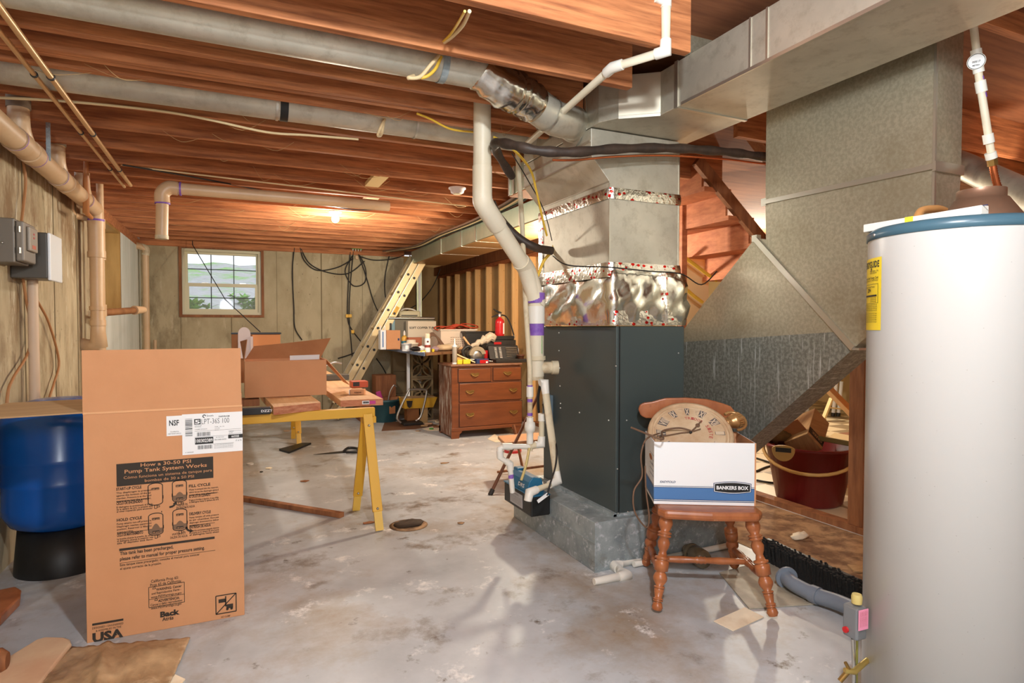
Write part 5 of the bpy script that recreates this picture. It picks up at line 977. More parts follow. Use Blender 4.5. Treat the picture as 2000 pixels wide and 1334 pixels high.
# ---- small things: boxes placed by their front face on a plane y, resting at z0
def pbox(name, label, cat, px0, px1, pyt, y, z0, depth, m, bevel=.003, group=None, z1=None):
    x0, x1 = P(px0, 680, y=y).x, P(px1, 680, y=y).x; zt__ = z1 or P((px0 + px1) / 2, pyt, y=y).z
    t = thing(name, label, cat, ((x0 + x1) / 2, y + depth / 2, z0), group); obj('body', MB().box((x0, y, z0), (x1, y + depth, zt__)), m, t, bevel); return t, x0, x1, zt__
def plathe(name, label, cat, pxc, y, z0, prof, m, n=20, group=None):
    x = P(pxc, 680, y=y).x; t = thing(name, label, cat, (x, y, z0), group); obj('body', MB().lathe(prof, (x, y, z0), (0, 0, 1), n), m, t); return t, x
TT = TZ + .001
t, x0, x1, z1 = pbox('small_carton', 'small open brown and white carton of tools at the table corner', 'carton', 755, 782, 645, 7.95, TT, .18, 'card'); obj('white_side', MB().box((x0 - .075, 7.97, TT), (x0 - .001, 8.10, z1 - .0)), 'boxwhite', t); obj('blue_print', MB().box((x0 - .05, 7.968, TT + .03), (x0 - .035, 7.97, z1 - .02)), 'boxblue', t); obj('star_mark', MB().box((x1 - .035, 7.948, (TT + z1) / 2 - .01), (x1 - .012, 7.95, (TT + z1) / 2 + .02)), 'navy', t)
for k, dx in enumerate((-.06, -.03)): one('putty_knife', ['white wooden stick poking up from the small carton, outer one', 'white wooden stick poking up from the small carton, inner one'][k], 'stick', MB().bar((x0 + dx + .05, 8.14, TT), (x0 + dx + .02 + .03 * k, 8.14, z1 + .06), .012, .004), 'boxwhite', 'sticks by the small carton')
t, x0, x1, z1 = pbox('soft_tube_box', 'white box reading SOFT COPPER TUBE standing at the back of the table', 'box', 797, 852, 627, 8.35, TT, .12, mat('cream_box', (238, 224, 200), .6)); tx = MB(); write(tx, 'SOFT COPPER TUBE', (x0 + .02, 8.349, z1 - .11), (1, 0, 0), (0, 0, 1), .028, (x1 - x0) * .92, .03); obj('lettering', tx, 'ink', t)
t, x0, x1, z1 = pbox('tool_crate', 'blue-grey plastic crate with a metal lid rail behind the white box', 'crate', 758, 848, 623, 8.5, TT, .4, mat('grey_crate', (126, 118, 100), .6)); obj('blue_end', MB().box((x0 - .03, 8.49, TT), (x0 + .10, 8.51, z1 - .01)), mat('pale_blue_plastic', (136, 170, 180), .5), t, .01); obj('lid_rail', T([(x0, 8.49, z1 + .01), (x1, 8.49, z1 + .01)], .02, 12), 'steel', t); obj('hand_slot', MB().box((x0 + .02, 8.485, TT + .10), (x0 + .05, 8.49, z1 - .06)), 'black', t)
t, x0, x1, z1 = pbox('machine_case', 'cream and olive machine resting on top of the grey crate', 'machine', 780, 822, 607, 8.6, z1 + .004, .22, mat('cream_machine', (216, 206, 168), .5), .02); obj('dark_band', MB().box((x0 + .03, 8.595, z1 - .08), (x1 - .05, 8.6, z1 - .06)), 'greytool', t); obj('handle', T(smoothpath([(x0 + .04, 8.66, z1), (x0 + .1, 8.66, z1 + .03), (x1 - .1, 8.66, z1 + .02), (x1 - .03, 8.66, z1 - .02)], 4), .012, 8), 'pvcw', t)
t, x = plathe('glue_bottle', 'yellow bottle with a teal label and pale cap behind the small carton', 'bottle', 790, 8.0, TT, [(.038, 0), (.04, .01), (.04, .155), (.03, .17), (.014, .178), (.014, .19)], mat('amber_plastic', (226, 178, 76), .4)); obj('label', MB().lathe([(.041, .05), (.041, .11)], (x, 8.0, TT), n=20, cap=False), mat('teal_label', (58, 130, 150), .5), t); obj('cap', MB().lathe([(.017, .188), (.015, .225), (.006, .25)], (x, 8.0, TT), n=14), 'pvcw', t)
t, x = plathe('plastic_tub', 'white tub on the table edge, in front of the small carton', 'tub', 794, 7.35, TT, [(.055, 0), (.062, .085), (.066, .085), (.066, .092)], 'boxwhite'); obj('label', MB().box((x - .03, 7.35 - .068, TT + .02), (x + .012, 7.35 - .058, TT + .07)), 'labelw', t)
t, x = plathe('plastic_tub', 'wider cream tub with a lid next to the spray can', 'tub', 803, 7.52, TT, [(.078, 0), (.088, .078), (.095, .08), (.095, .098), (.06, .10), (.055, .135), (.0, .135)], mat('cream_tub', (228, 214, 192), .5))
t, x = plathe('spray_can', 'white spray can with a red label at the table edge', 'spray can', 835, 6.97, TT, [(.034, 0), (.034, .155), (.03, .165)], 'labelw'); obj('cap', MB().lathe([(.031, .165), (.031, .215), (.028, .22)], (x, 6.97, TT), n=20), mat('cream_cap', (226, 206, 178), .5), t); obj('red_label', MB().lathe([(.0345, .055), (.0345, .085)], (x, 6.97, TT), n=20, cap=False), mat('brick_red', (150, 54, 44), .5), t); obj('dark_emblem', MB().ball((x - .006, 6.97 - .034, TT + .125), .013, 10, 6, (1, .15, 1)), mat('dark_red', (84, 36, 40), .5), t)
t, x0, x1, z1 = pbox('wood_tray', 'reddish wooden box at the foot of the white box', 'box', 798, 824, 659, 7.85, TT, .12, mat('red_wood', (170, 92, 56), .5)); 
pc = P(846, 655, y=7.4); t = thing('cord_coil', 'loosely coiled brown cord leaning on the white box', 'cord', (pc.x, 7.4, TT)); cc = MB()
for k in range(5): cc.tube(smoothpath([V((pc.x - .10 + .012 * k, 7.40 + .012 * k, TT + .008)), V((pc.x - .07 + .01 * k, 7.42, TT + .17)), V((pc.x + .01 + .012 * k, 7.42, TT + .22 - .012 * k)), V((pc.x + .10 + .01 * k, 7.42, TT + .08)), V((pc.x + .14 + .015 * k, 7.40, TT + .008))], 5), .008, 8)
obj('loops', cc, 'wirebr', t)
one('board_offcut', 'short pale board lying across the back of the table', 'board', MB().bar((2.45, 7.45, TT + .02), (2.98, 7.55, TT + .02), .10, .03), 'plank', None, .003)
def blob(mb, c, r, sq, seed, n=14, m=9, rough=.25):
    rnd = random.Random(seed); o = len(mb.v); mb.ball((0, 0, 0), r, n, m, sq)
    for i in range(o, len(mb.v)): mb.v[i] = mb.v[i] * (1 + rough * (rnd.random() - .5)) + V(c)
    return mb
X = lambda px, y: P(px, 680, y=y).x
one('plastic_bag', 'crumpled cream bag lying on the table edge beside the caulk tube', 'bag', blob(MB(), (X(868, 7.15), 7.15, TT + .042), .09, (1.3, .8, .44), 3), mat('cream_bag', (214, 188, 150), .6))
one('plastic_bag', 'crumpled pale bag behind the caulk tube', 'bag', blob(MB(), (X(880, 7.32), 7.32, TT + .045), .10, (1.2, .8, .44), 8), mat('pale_bag', (222, 204, 176), .5))
one('work_glove', 'dark crumpled glove in front of the tubs on the table', 'glove', blob(MB(), (X(811, 7.25), 7.25, TT + .03), .055, (1.2, .8, .5), 4), 'darktool')
one('paper_wad', 'white crumpled paper between the tubs and the spray can', 'paper', blob(MB(), (X(823, 7.3), 7.3, TT + .032), .05, (1, .8, .62), 5, rough=.4), 'labelw')
one('paper_wad', 'purplish crumpled wrapper behind the spray can', 'paper', blob(MB(), (X(850, 7.12), 7.12, TT + .03), .05, (1, .8, .58), 6, rough=.4), mat('mauve_wrap', (176, 150, 160), .5))
t = thing('screwdriver', 'yellow handled screwdriver lying at the table edge', 'screwdriver', (X(826, 6.87), 6.86, TT)); xx = X(826, 6.87); obj('handle', T([(xx - .03, 6.87, TT + .012), (xx + .03, 6.86, TT + .012)], .012, 10), 'yellowlabel', t); obj('shaft', T([(xx - .10, 6.88, TT + .010), (xx - .03, 6.87, TT + .012)], .004, 8), 'steel', t)
one('chisel', 'thin steel blade lying across the front of the table', 'tool', T([(X(810, 6.95) + .02, 6.88, TT + .007), (X(824, 6.9) + .02, 6.85, TT + .007)], .007, 8), 'boxwhite')
one('pill_bottle', 'tiny yellow plug beside the foot of the spray can', 'plug', MB().lathe([(.018, 0), (.018, .035)], (X(846, 6.99), 7.0, TT), n=12), 'yellowlabel')
# basket etc. behind the dresser on the table
t, x0, x1, z1 = pbox('plastic_basket', 'white perforated plastic basket full of orange cord', 'basket', 861, 930, 643, 7.45, TT, .36, mat('milky_plastic', (226, 206, 184), .5), .01)
hl = MB()
for i in range(14):
    for j in range(5): hl.add([(x0 + .14 + .026 * i + a * .005, 7.449, TT + .05 + .028 * j + b_ * .005) for a, b_ in ((-1, -1), (1, -1), (1, 1), (-1, 1))], [(0, 1, 2, 3)])
obj('perforation', hl, mat('hole_dark', (120, 84, 60), .8), t); obj('rim', MB().box((x0 - .012, 7.435, z1 - .015), (x1 + .012, 7.825, z1)), mat('milky_rim', (232, 216, 196), .5), t)
cc = MB(); 
for k in range(7): 
    cxk = x0 + .08 + (x1 - x0 - .12) * k / 6; cc.tube([(cxk + .12 * math.cos(a) , 7.6 + .10 * math.sin(a), z1 + .008 + .006 * k + .028 * math.sin(a * 1 + k)) for a in [j * .45 for j in range(15)]], .008, 8)
tag(obj('orange_cable', cc, 'wireo', None, 0, (x0 + .3, 7.6, z1)), 'orange extension cord heaped over the white basket', 'cord')
t = thing('storage_bin', 'dark grey plastic bin behind the circular saw', 'bin', (X(935, 7.28), 7.28, TT)); x0, x1 = X(912, 7.28), X(962, 7.28); zt__ = P(935, 647, y=7.28).z
vs = [(x0 + .03, 7.28, TT), (x1 - .03, 7.28, TT), (x1 - .03, 7.40, TT), (x0 + .03, 7.40, TT), (x0 - .02, 7.27, zt__), (x1 + .02, 7.27, zt__), (x1 + .02, 7.43, zt__), (x0 - .02, 7.43, zt__)]
obj('body', MB().add(vs, [(0, 3, 2, 1), (0, 1, 5, 4), (1, 2, 6, 5), (2, 3, 7, 6), (3, 0, 4, 7)]), 'darktool', t); obj('rim', MB().box((x0 - .03, 7.26, zt__ - .02), (x1 + .03, 7.44, zt__)), 'darktool', t, .005)
# ---- on the dresser
DT = DZ + .001; dy = 6.66
t, x = plathe('caulk_tube', 'grey caulk tube with a white nozzle at the dresser corner', 'caulk tube', 888, dy + .02, DT, [(.028, 0), (.028, .21), (.024, .215)], mat('grey_tube', (150, 140, 126), .4)); obj('nozzle', MB().lathe([(.02, .215), (.010, .235), (.004, .30)], (x, dy + .02, DT), n=14), 'labelw', t); obj('end_ring', MB().lathe([(.0295, 0), (.0295, .018)], (x, dy + .02, DT), n=18), 'labelw', t); obj('collar', MB().lathe([(.0295, .20), (.0295, .218)], (x, dy + .02, DT), n=18), 'labelw', t)
for k, (a, b_) in enumerate(((894, 903), (905, 919))): pbox('foam_block', ['small yellow carton block next to the caulk tube', 'longer yellow carton block left of the saw blade'][k].replace('left of', 'before'), 'block', a, b_, 702 if k else 703, dy - .03, DT, .05, 'yellowlabel', .004, 'yellow blocks')
pbox('foam_block', 'tan sponge lying behind the yellow blocks', 'sponge', 892, 908, 698, dy + .05, DT, .07, mat('tan_sponge', (216, 170, 96), .8), .006)
t, x0, x1, z1 = pbox('drill_bit_box', 'small navy and red box at the front edge of the dresser', 'box', 931, 955, 701, dy - .04, DT, .07, 'navy'); obj('red_label', MB().box((x0 + .04, dy - .042, DT + .004), (x1 - .01, dy - .04, z1 - .012)), 'red', t); obj('white_label', MB().box((x1 - .04, dy - .043, DT + .006), (x1 - .015, dy - .042, z1 - .03)), 'labelw', t)
# circular saw
c = V((X(930, dy + .10), dy + .10, DT)); t = thing('circular_saw', 'circular saw with a grey guard and silver blade on the dresser', 'saw', tuple(c))
obj('blade', MB().lathe([(.01, 0), (.092, .001), (.092, .003), (.01, .004)], c + V((.01, -.012, .095)), (0, -1, 0), 32), 'steel', t)
g = MB(); arc = [(.105 * math.cos(a), .105 * math.sin(a)) for a in [math.pi * (.05 + .95 * k / 14) for k in range(15)]] + [(.055 * math.cos(a), .055 * math.sin(a)) for a in [math.pi * (1 - .95 * k / 14) for k in range(15)]]
g.slab([c + V((.01 + x, -.03, .095 + z)) for x, z in arc], (0, 1, 0), .045); obj('blade_guard', g, mat('saw_guard', (170, 156, 132), .4, .4), t)
obj('motor', T([c + V((-.05, .03, .10)), c + V((-.06, .16, .11))], .05, 16), 'greytool', t); obj('handle', T(smoothpath([c + V((-.02, .05, .15)), c + V((-.08, .05, .20)), c + V((-.15, .05, .15)), c + V((-.13, .05, .07))], 5), .02, 10), 'darktool', t)
obj('base_shoe', MB().obox(c + V((-.04, -.0, .045)), (.26, .10, .006), X=(.86, 0, -.30 if 0 else -.18), Y=(0, 1, 0)), 'darktool', t); obj('battery', MB().box(tuple(c + V((-.15, .0, .0))), tuple(c + V((-.05, .08, .05)))), 'darktool', t, .006)
one('long_chisel', 'long thin steel rod lying in front of the saw blade', 'tool', T([(X(922, dy - .02), dy + .05, DT + .05), (X(962, dy), dy - .005, DT + .022)], .006, 8), 'steel')
one('pry_bar', 'tan handled bar slanting under the circular saw', 'tool', T([(X(893, dy) , dy + .06, DT + .115), (X(928, dy), dy + .0, DT + .012)], .011, 8), 'alum')
# socket set case
t = thing('socket_case', 'black blow-moulded socket set case standing open on the dresser', 'tool case', (X(982, dy + .1), dy + .1, DT)); x0, x1 = X(956, dy + .12), X(1018, dy + .12)
obj('tray', MB().box((x0 + .03, dy - .02, DT), (x1 + .03, dy + .12, DT + .042)), 'darktool', t, .006); zt__ = P(985, 676, y=dy + .1).z
obj('back_half', MB().slab([(x0, dy + .10, DT + .042), (x1 - .03, dy + .10, DT + .042), (x1 - .03, dy + .16, zt__), (x0, dy + .16, zt__)], (0, 1, .2), .04), 'darktool', t)
for j in range(9):
    f = j / 9; z_ = DT + .055 + (zt__ - DT - .06) * f; y_ = dy + .10 + .06 * f - .006
    obj('socket', T([(x0 + .05 + .02, y_, z_), (x0 + .05 + .05, y_ - .004, z_)], .007, 8), 'steel', t); obj('socket', T([(x0 + .13, y_, z_), (x0 + .16, y_ - .004, z_)], .008, 8), 'steel', t)
for j in range(6): z_ = DT + .07 + .02 * j; obj('wrench', MB().box((x0 + .22, dy + .098 + .006 * j, z_), (x1 - .06, dy + .104 + .006 * j, z_ + .006)), 'steel', t)
t = thing('black_case', 'closed black case with a red latch behind the socket set', 'tool case', (X(983, dy + .28), dy + .3, DT)); x0, x1 = X(950, dy + .24), X(1008, dy + .24); z2_ = P(980, 664, y=dy + .24).z
obj('body', MB().box((x0, dy + .24, DT), (x1, dy + .40, z2_)), 'darktool', t, .008); obj('red_latch', MB().box((x0 + .10, dy + .234, z2_ - .055), (x0 + .20, dy + .24, z2_ - .025)), 'red', t, .003)
t = thing('drill_case', 'flat black tray stacked on the case with the red latch', 'case', (X(983, dy + .28), dy + .3, z2_)); z3_ = z2_ + .05; obj('body', MB().box((x0 + .08, dy + .23, z2_ + .001), (x1 - .03, dy + .40, z3_)), 'black', t, .006)
ex = X(976, dy + .30); t = thing('fire_extinguisher', 'small red fire extinguisher standing on the black cases', 'fire extinguisher', (ex, dy + .30, z3_)); er = .058
obj('cylinder', MB().lathe([(er * .94, 0), (er, .012), (er, .175), (er * .8, .205), (er * .4, .222), (.018, .228), (.018, .245)], (ex, dy + .30, z3_ + .001), n=28), 'red', t)
obj('label', MB().lathe([(er + .001, .03), (er + .001, .16)], (ex, dy + .30, z3_), n=28, cap=False), 'red', t)
lbm = MB(); an = [math.radians(-70 + k * 12) for k in range(4)]; lbm.add([(ex + (er + .002) * math.cos(a), dy + .30 + (er + .002) * math.sin(a), z3_ + z) for z in (.025, .16) for a in an], [(i, i + 1, i + 5, i + 4) for i in range(3)]); obj('instruction_label', lbm, 'labelw', t)
obj('valve', MB().lathe([(.022, .240), (.022, .27), (.012, .285)], (ex, dy + .30, z3_), n=14), 'steel', t)
obj('lever', T([(ex + .02, dy + .30, z3_ + .285), (ex - .02, dy + .30, z3_ + .30), (ex - .085, dy + .30, z3_ + .335)], [.014, .012, .006], 8), 'black', t); obj('carry_handle', T([(ex + .0, dy + .30, z3_ + .27), (ex - .05, dy + .30, z3_ + .255), (ex - .11, dy + .30, z3_ + .235)], [.012, .010, .006], 8), 'black', t)
obj('hose', T(smoothpath([(ex + .02, dy + .30, z3_ + .262), (ex + .09, dy + .30, z3_ + .24), (ex + .15, dy + .29, z3_ + .13), (ex + .185, dy + .28, z3_ + .01)], 6), .009, 8), 'black', t); obj('nozzle', T([(ex + .185, dy + .28, z3_ + .01), (ex + .195, dy + .28, z3_ - .03)], .011, 8), 'steel', t)
t, x = plathe('red_cup', 'small red cup between the saw and the cases', 'cup', 949, dy + .2, DT, [(.02, 0), (.03, .14), (.03, .145)], 'red')
t, x = plathe('white_jar', 'small white jar at the end of the dresser top', 'jar', 1008, dy + .20, DT, [(.035, 0), (.035, .15), (.03, .155), (.03, .17)], 'labelw')
t, x = plathe('brown_pot', 'dark brown pot with a grey rim beside the socket set', 'pot', 1017, dy + .02, DT, [(.03, 0), (.042, .075), (.05, .078), (.05, .095), (.04, .095)], mat('brown_pot', (84, 48, 30), .5))
t = thing('plastic_roll', 'crumpled clear plastic wrapping slanting over the circular saw', 'wrapping', (X(935, dy + .2), dy + .2, DT + .2)); a_, b_ = V((X(912, dy + .2), dy + .2, DT + .17)), V((X(965, dy + .2), dy + .22, P(965, 655, y=dy + .2).z)); n_ = 14
obj('sheet', T([a_ + (b_ - a_) * (k / n_) + V((0, 0, .012 * math.sin(k * 2.3))) for k in range(n_ + 1)], [.012 + .045 * (k / n_) + .008 * math.sin(k * 3.1) for k in range(n_ + 1)], 9, True, False), mat('crumpled_plastic', (206, 190, 166), .25, bump=.5, bscale=20), t)
one('hammer', 'tan wooden handle sticking up behind the circular saw', 'hammer', T([(X(905, dy + .22), dy + .22, P(905, 658, y=dy + .22).z), (X(930, dy + .22), dy + .22, DT + .10)], [.014, .010], 8), 'plank')

# ---- floor things in the middle
c = P(755, 826, z=0) + V((.02, .19, 0)); t = thing('bucket', 'dark teal plastic bucket of tools on the floor between plank and spreader', 'bucket', tuple(c))
obj('body', MB().lathe([(.17, 0), (.205, .27), (.215, .275), (.215, .305), (.20, .305), (.165, .02), (.0, .02)], c, (0, 0, 1), 28), 'tealbin', t); obj('label', MB().obox(c + V((.06, -.185, .17)), (.09, .003, .10), X=(.96, .28, 0), Y=(-.28, .96, 0)), 'cardin', t)
one('pry_tool', 'steel hook sticking up out of the teal bucket', 'tool', T(smoothpath([c + V((.02, 0, .03)), c + V((.06, 0, .35)), c + V((.12, 0, .48)), c + V((.16, 0, .46))], 5), .009, 8), 'steel')
one('dustpan', 'magenta plastic tool poking out of the teal bucket', 'tool', MB().obox(c + V((-.04, -.02, .22)), (.07, .03, .40), X=(1, 0, .3), Y=(0, 1, 0)), 'pink', None, .01)
Hy = P(820, 830, z=0).y + .1; hx = P(822, 830, y=Hy).x
t = thing('spreader', 'yellow hopper with a bent chrome handle standing in front of the breeze blocks', 'tool', (hx, Hy, 0)); h_ = lambda px, py, dy=0: P(px, py, y=Hy + dy)
obj('frame', T(smoothpath([h_(783, 826, -.12), h_(776, 812, -.12), h_(797, 766, -.12), h_(803, 761, -.12), h_(828, 761, -.12), h_(833, 768, -.12), h_(822, 812, -.12), h_(812, 822, -.12)], 6), .015, 10), 'steel', t)
a_, b_ = h_(787, 779), h_(853, 776); zt__, zb = h_(820, 777).z, h_(820, 797).z
vs = [(a_.x + .02, Hy, zb), (b_.x - .05, Hy, zb), (b_.x - .05, Hy + .2, zb), (a_.x + .02, Hy + .2, zb), (a_.x, Hy - .03, zt__), (b_.x, Hy - .03, zt__), (b_.x, Hy + .25, zt__), (a_.x, Hy + .25, zt__)]
obj('hopper', MB().add(vs, [(0, 3, 2, 1), (0, 1, 5, 4), (1, 2, 6, 5), (2, 3, 7, 6), (3, 0, 4, 7)]), 'yellow', t); obj('hopper_fill', MB().box((a_.x + .02, Hy, zt__ - .03), (b_.x - .02, Hy + .22, zt__ + .004)), 'cardgrey', t); obj('dark_badge', MB().slab([h_(794, 783, -.036), h_(806, 783, -.036), h_(804, 794, -.030), h_(800, 797, -.030), h_(796, 794, -.030)], (0, 1, 0), .006), 'ink', t)
obj('chassis', MB().box((a_.x + .06, Hy + .02, .04), (a_.x + .25, Hy + .18, zb)), mat('rusty_motor', (136, 84, 40), .6), t, .01); obj('base_plate', MB().box((a_.x - .02, Hy - .12, 0), (b_.x - .22, Hy + .2, .04)), 'darktool', t, .01); obj('side_block', MB().box((b_.x - .24, Hy + .02, 0), (b_.x - .12, Hy + .16, zb)), mat('old_board', (176, 140, 92), .7), t)
rnd = random.Random(21)
for k, (px, py, s, m) in enumerate(((838, 828, .06, 'palewood'), (846, 822, .07, 'paper'), (852, 834, .05, 'oldwood'), (830, 832, .05, 'cardgrey'), (860, 825, .06, 'paper'), (843, 838, .03, 'green'))):
    q = P(px, py, z=.008); pts = [q + V((s * 1.4 * rnd.uniform(.6, 1) * math.cos(a), s * 1.2 * rnd.uniform(.6, 1) * math.sin(a), 0)) for a in (0, 1.2, 2.4, 3.6, 5.0)]
    one('scrap', ['pale wood shaving by the spreader, one of a loose heap', 'curled paper scrap by the spreader, in the heap', 'brown chip lying nearest the breeze blocks in the heap', 'dusty cardboard bit at the near edge of the heap', 'paper scrap nearest the dresser in the heap', 'green plastic bit in the heap by the spreader'][k], 'scrap', MB().slab(pts, (rnd.uniform(-.3, .3), rnd.uniform(-.3, .3), 1), .012), m, 'scraps by the spreader')
one('paper_sheet', 'flat pale sheet of paper on the floor before the dresser foot', 'paper', MB().slab([P(825, 838, z=.001), P(862, 829, z=.001), P(866, 840, z=.001), P(838, 842, z=.001)], (0, 0, 1), .003), 'paper')
one('floor_brown_patch', 'flat brown patch under the bucket and the spreader', 'mat', MB().slab([P(752, 822, z=.0005), P(862, 830, z=.0005), P(812, 838, z=.0005), P(745, 842, z=.0005)], (0, 0, 1), .0008), mat('brown_patch', (104, 70, 46), .9))  # thin brown patch laid flat on the floor
one('wood_strip', 'long dark wooden strip lying on the floor beside the tall carton', 'wood strip', MB().bar(P(440, 968, z=.018), P(668, 1006, z=.018), .045, .034), 'oldwood', None, .003)
q = P(798, 1026, z=.0); t = thing('floor_drain', 'rusty lump of iron grating sunk in the concrete floor', 'drain', tuple(q)); b = MB(); blob(b, q + V((0, 0, .012)), .085, (1.15, .75, .24), 9, 18, 9, .22); obj('cover', b, 'grating', t)
ck = MB(); ck.lathe([(.12, .0005), (.125, .0012), (.09, .003)], q, (0, 0, 1), 20); obj('worn_rim', ck, 'dirt', t)
one('steel_plate', 'flat black steel bar lying under the planks', 'bar', MB().slab([P(545, 880, z=.001), P(590, 868, z=.001), P(608, 868, z=.001), P(565, 886, z=.001)], (0, 0, 1), .02), 'black', None, .003)
t = thing('hand_saw', 'black handled hand saw lying on the floor behind the sawhorse', 'saw', tuple(P(660, 882, z=0))); obj('blade', MB().slab([P(612, 888, z=.004), P(680, 884, z=.004), P(676, 880, z=.004)], (0, 0, 1), .003), 'darktool', t); obj('handle', T(smoothpath([P(672, 881, z=.02), P(680, 875, z=.02), P(697, 876, z=.02), P(698, 882, z=.02), P(676, 883, z=.02)], 5), .014, 8), 'black', t)
one('jar_lid', 'white round lid on the floor right beside the tall carton', 'lid', MB().lathe([(.03, 0), (.03, .012)], P(482, 908, z=0) + V((.03, 0, .001)), n=20), 'labelw')
for k, (px, py, s, m, lab) in enumerate(((525, 915, .05, 'paper', 'pale torn paper scrap on the open floor'), (560, 842, .05, 'palewood', 'pale wood chip under the planks'), (816, 842, .04, 'cardgrey', 'brown cardboard chip near the dresser foot'), (593, 940, .05, 'oldwood', 'dark wood chip on the open floor'), (510, 922, .02, 'ink', 'black chip on the open floor'), (720, 1022, .05, 'oldwood', 'thin brown splinter by the sawhorse foot'), (900, 1022, .03, 'dirt', 'dried dirt flake on the open floor'), (866, 905, .06, 'dirt', 'dried dirt patch before the dresser'))):
    q = P(px, py, z=.002); pts = [q + V((s * rnd.uniform(.5, 1) * math.cos(a), s * rnd.uniform(.3, .8) * math.sin(a), 0)) for a in (0, 1.2, 2.4, 3.6, 5.0)]; one('floor_scrap', lab, 'scrap', MB().slab(pts, (0, 0, 1), .005), m)
# folding chair behind the pump
t = thing('folding_chair', 'brown metal folding chair half hidden behind the white drain pipes', 'chair', tuple(P(1000, 940, z=0)))
fl0 = P(957, 967, z=0); fy = 4.55; top = P(1052, 770, y=fl0.y + .25)
obj('front_leg', T([fl0, top], .013, 10), mat('brown_enamel', (112, 70, 48), .4), t); obj('rear_leg', T([P(1024, 930, z=0), P(1003, 830, y=4.9)], .012, 10), 'oldwood', t); obj('stretcher', T([P(972, 922, y=fl0.y + .05), P(1066, 910, y=fl0.y + .2)], .010, 10), 'oldwood', t); obj('foot_cap', T([fl0, fl0 + (top - fl0) * .05], .019, 10), 'darktool', t)
s0, s1, s2, s3 = P(972, 858, y=4.75), P(1066, 838, y=4.75), P(1066, 868, y=4.45), P(985, 880, y=4.45); sz = sum(p.z for p in (s0, s1, s2, s3)) / 4
obj('seat', MB().slab([V((p.x, p.y, sz)) for p in (s0, s1, s2, s3)], (0, 0, 1), .03), mat('tan_seat_board', (186, 136, 96), .6), t, .008)
t = thing('lidded_tub', 'small white tub with a red base lying under the folding chair', 'tub', tuple(P(1022, 888, z=0))); q = P(1022, 892, z=0) + V((0, .25, 0)); obj('body', MB().lathe([(.07, .02), (.08, .09), (.085, .1)], q, n=20), 'labelw', t); obj('red_base', MB().lathe([(.09, 0), (.09, .022)], q, n=20), 'red', t)
one('paper_sheet', 'pale paper lying behind the folding chair', 'paper', MB().slab([P(952, 858, z=.001), P(966, 848, z=.001), P(985, 862, z=.001), P(968, 864, z=.001)], (0, 0, 1), .004), 'paper')

# =================================================================== CHAIR WITH THE WHITE CARTON AND CLOCK
CO = V((2.07, 2.31, 0)); CR = V((.867, -.499, 0)); CB_ = V((.499, .867, 0)); CL = lambda r, b_, z: CO + CR * r + CB_ * b_ + V((0, 0, z))
SZ = .455
t = thing('wooden_chair', 'worn maple chair with turned legs carrying the white carton', 'chair', tuple(CO))
st_ = [(-.235, -.19), (-.21, -.235), (.0, -.25), (.21, -.235), (.235, -.19), (.215, .12), (.19, .20), (.0, .215), (-.19, .20), (-.215, .12)]
sv = [CL(a, b_, SZ - .042) for a, b_ in st_]; obj('seat', MB().slab(sv, (0, 0, 1), .042), 'chair', t, .014)
prof = [(.020, 0), (.024, .03), (.021, .075), (.017, .085), (.0225, .09), (.0225, .10), (.019, .105), (.0225, .11), (.0225, .12), (.019, .125), (.022, .20), (.0225, .215), (.0185, .22), (.0235, .225), (.0235, .24), (.0185, .245), (.027, .30), (.028, .33), (.024, .37), (.0205, .39), (.0275, .40), (.0285, .46), (.0285, .50), (.0225, .51), (.0285, .52), (.0285, .54), (.022, .55), (.019, .60), (.024, .64), (.026, .69), (.021, .74), (.0275, .75), (.0275, .765), (.022, .77), (.0275, .78), (.0275, .795), (.021, .805), (.026, .85), (.0285, .89), (.026, .94), (.018, 1.0)]
LEGS = [((-.19, -.165), (-.248, -.275)), ((.19, -.165), (.258, -.283)), ((-.165, .15), (-.235, .255)), ((.165, .15), (.235, .265))]
ends = []
for (ar, ab), (fr, fb) in LEGS:
    tp_, ft = CL(ar, ab, SZ - .03), CL(fr, fb, .012); ax = tp_ - ft; ends.append((ft, tp_)); obj('leg', MB().lathe([(max(.012, .0245 + (r - .0245) * 1.7) * 1.06, h * ax.length) for r, h in prof], ft, ax, 24), 'chair', t)
def spin(a, b_, rm, nm_='stretcher'):
    a, b_ = V(a), V(b_); ax = b_ - a; L_ = ax.length; pr_ = [(.010, 0), (.013, .04), (rm, .28), (rm * .8, .44), (rm * 1.05, .455), (rm * .85, .475), (rm * 1.1, .50), (rm * .85, .525), (rm * 1.05, .545), (rm * .8, .56), (rm, .72), (.013, .96), (.010, 1)]
    return obj(nm_, MB().lathe([(r, h * L_) for r, h in pr_], a, ax, 16), 'chair', t)
lp = lambda i, f: ends[i][0] + (ends[i][1] - ends[i][0]) * f
s_l = (lp(0, .36), lp(2, .28)); s_r = (lp(1, .36), lp(3, .28)); spin(*s_l, .019); spin(*s_r, .019); spin((s_l[0] + s_l[1]) / 2, (s_r[0] + s_r[1]) / 2, .018)
plb = (CL(0, .235, .8), CB_)
rail = [P(px, py, pl=plb) for px, py in ((1247, 800), (1250, 791), (1258, 787), (1274, 785), (1288, 781), (1300, 778), (1340, 777), (1382, 780), (1398, 784), (1415, 789), (1428, 794), (1435, 803), (1436, 815), (1428, 826), (1405, 832), (1340, 824), (1290, 818), (1262, 817), (1252, 812))]
obj('top_rail', MB().slab([p - CB_ * .0 for p in rail], CB_, .026), 'chair', t, .006)
for k in range(5):
    f = -.16 + .08 * k; b0 = CL(f * .9, .18, SZ); t0 = CL(f * 1.1 + .02, .248, .80); obj('spindle', T([b0, t0], .009 if 0 < k < 4 else .013, 10), 'chair', t)
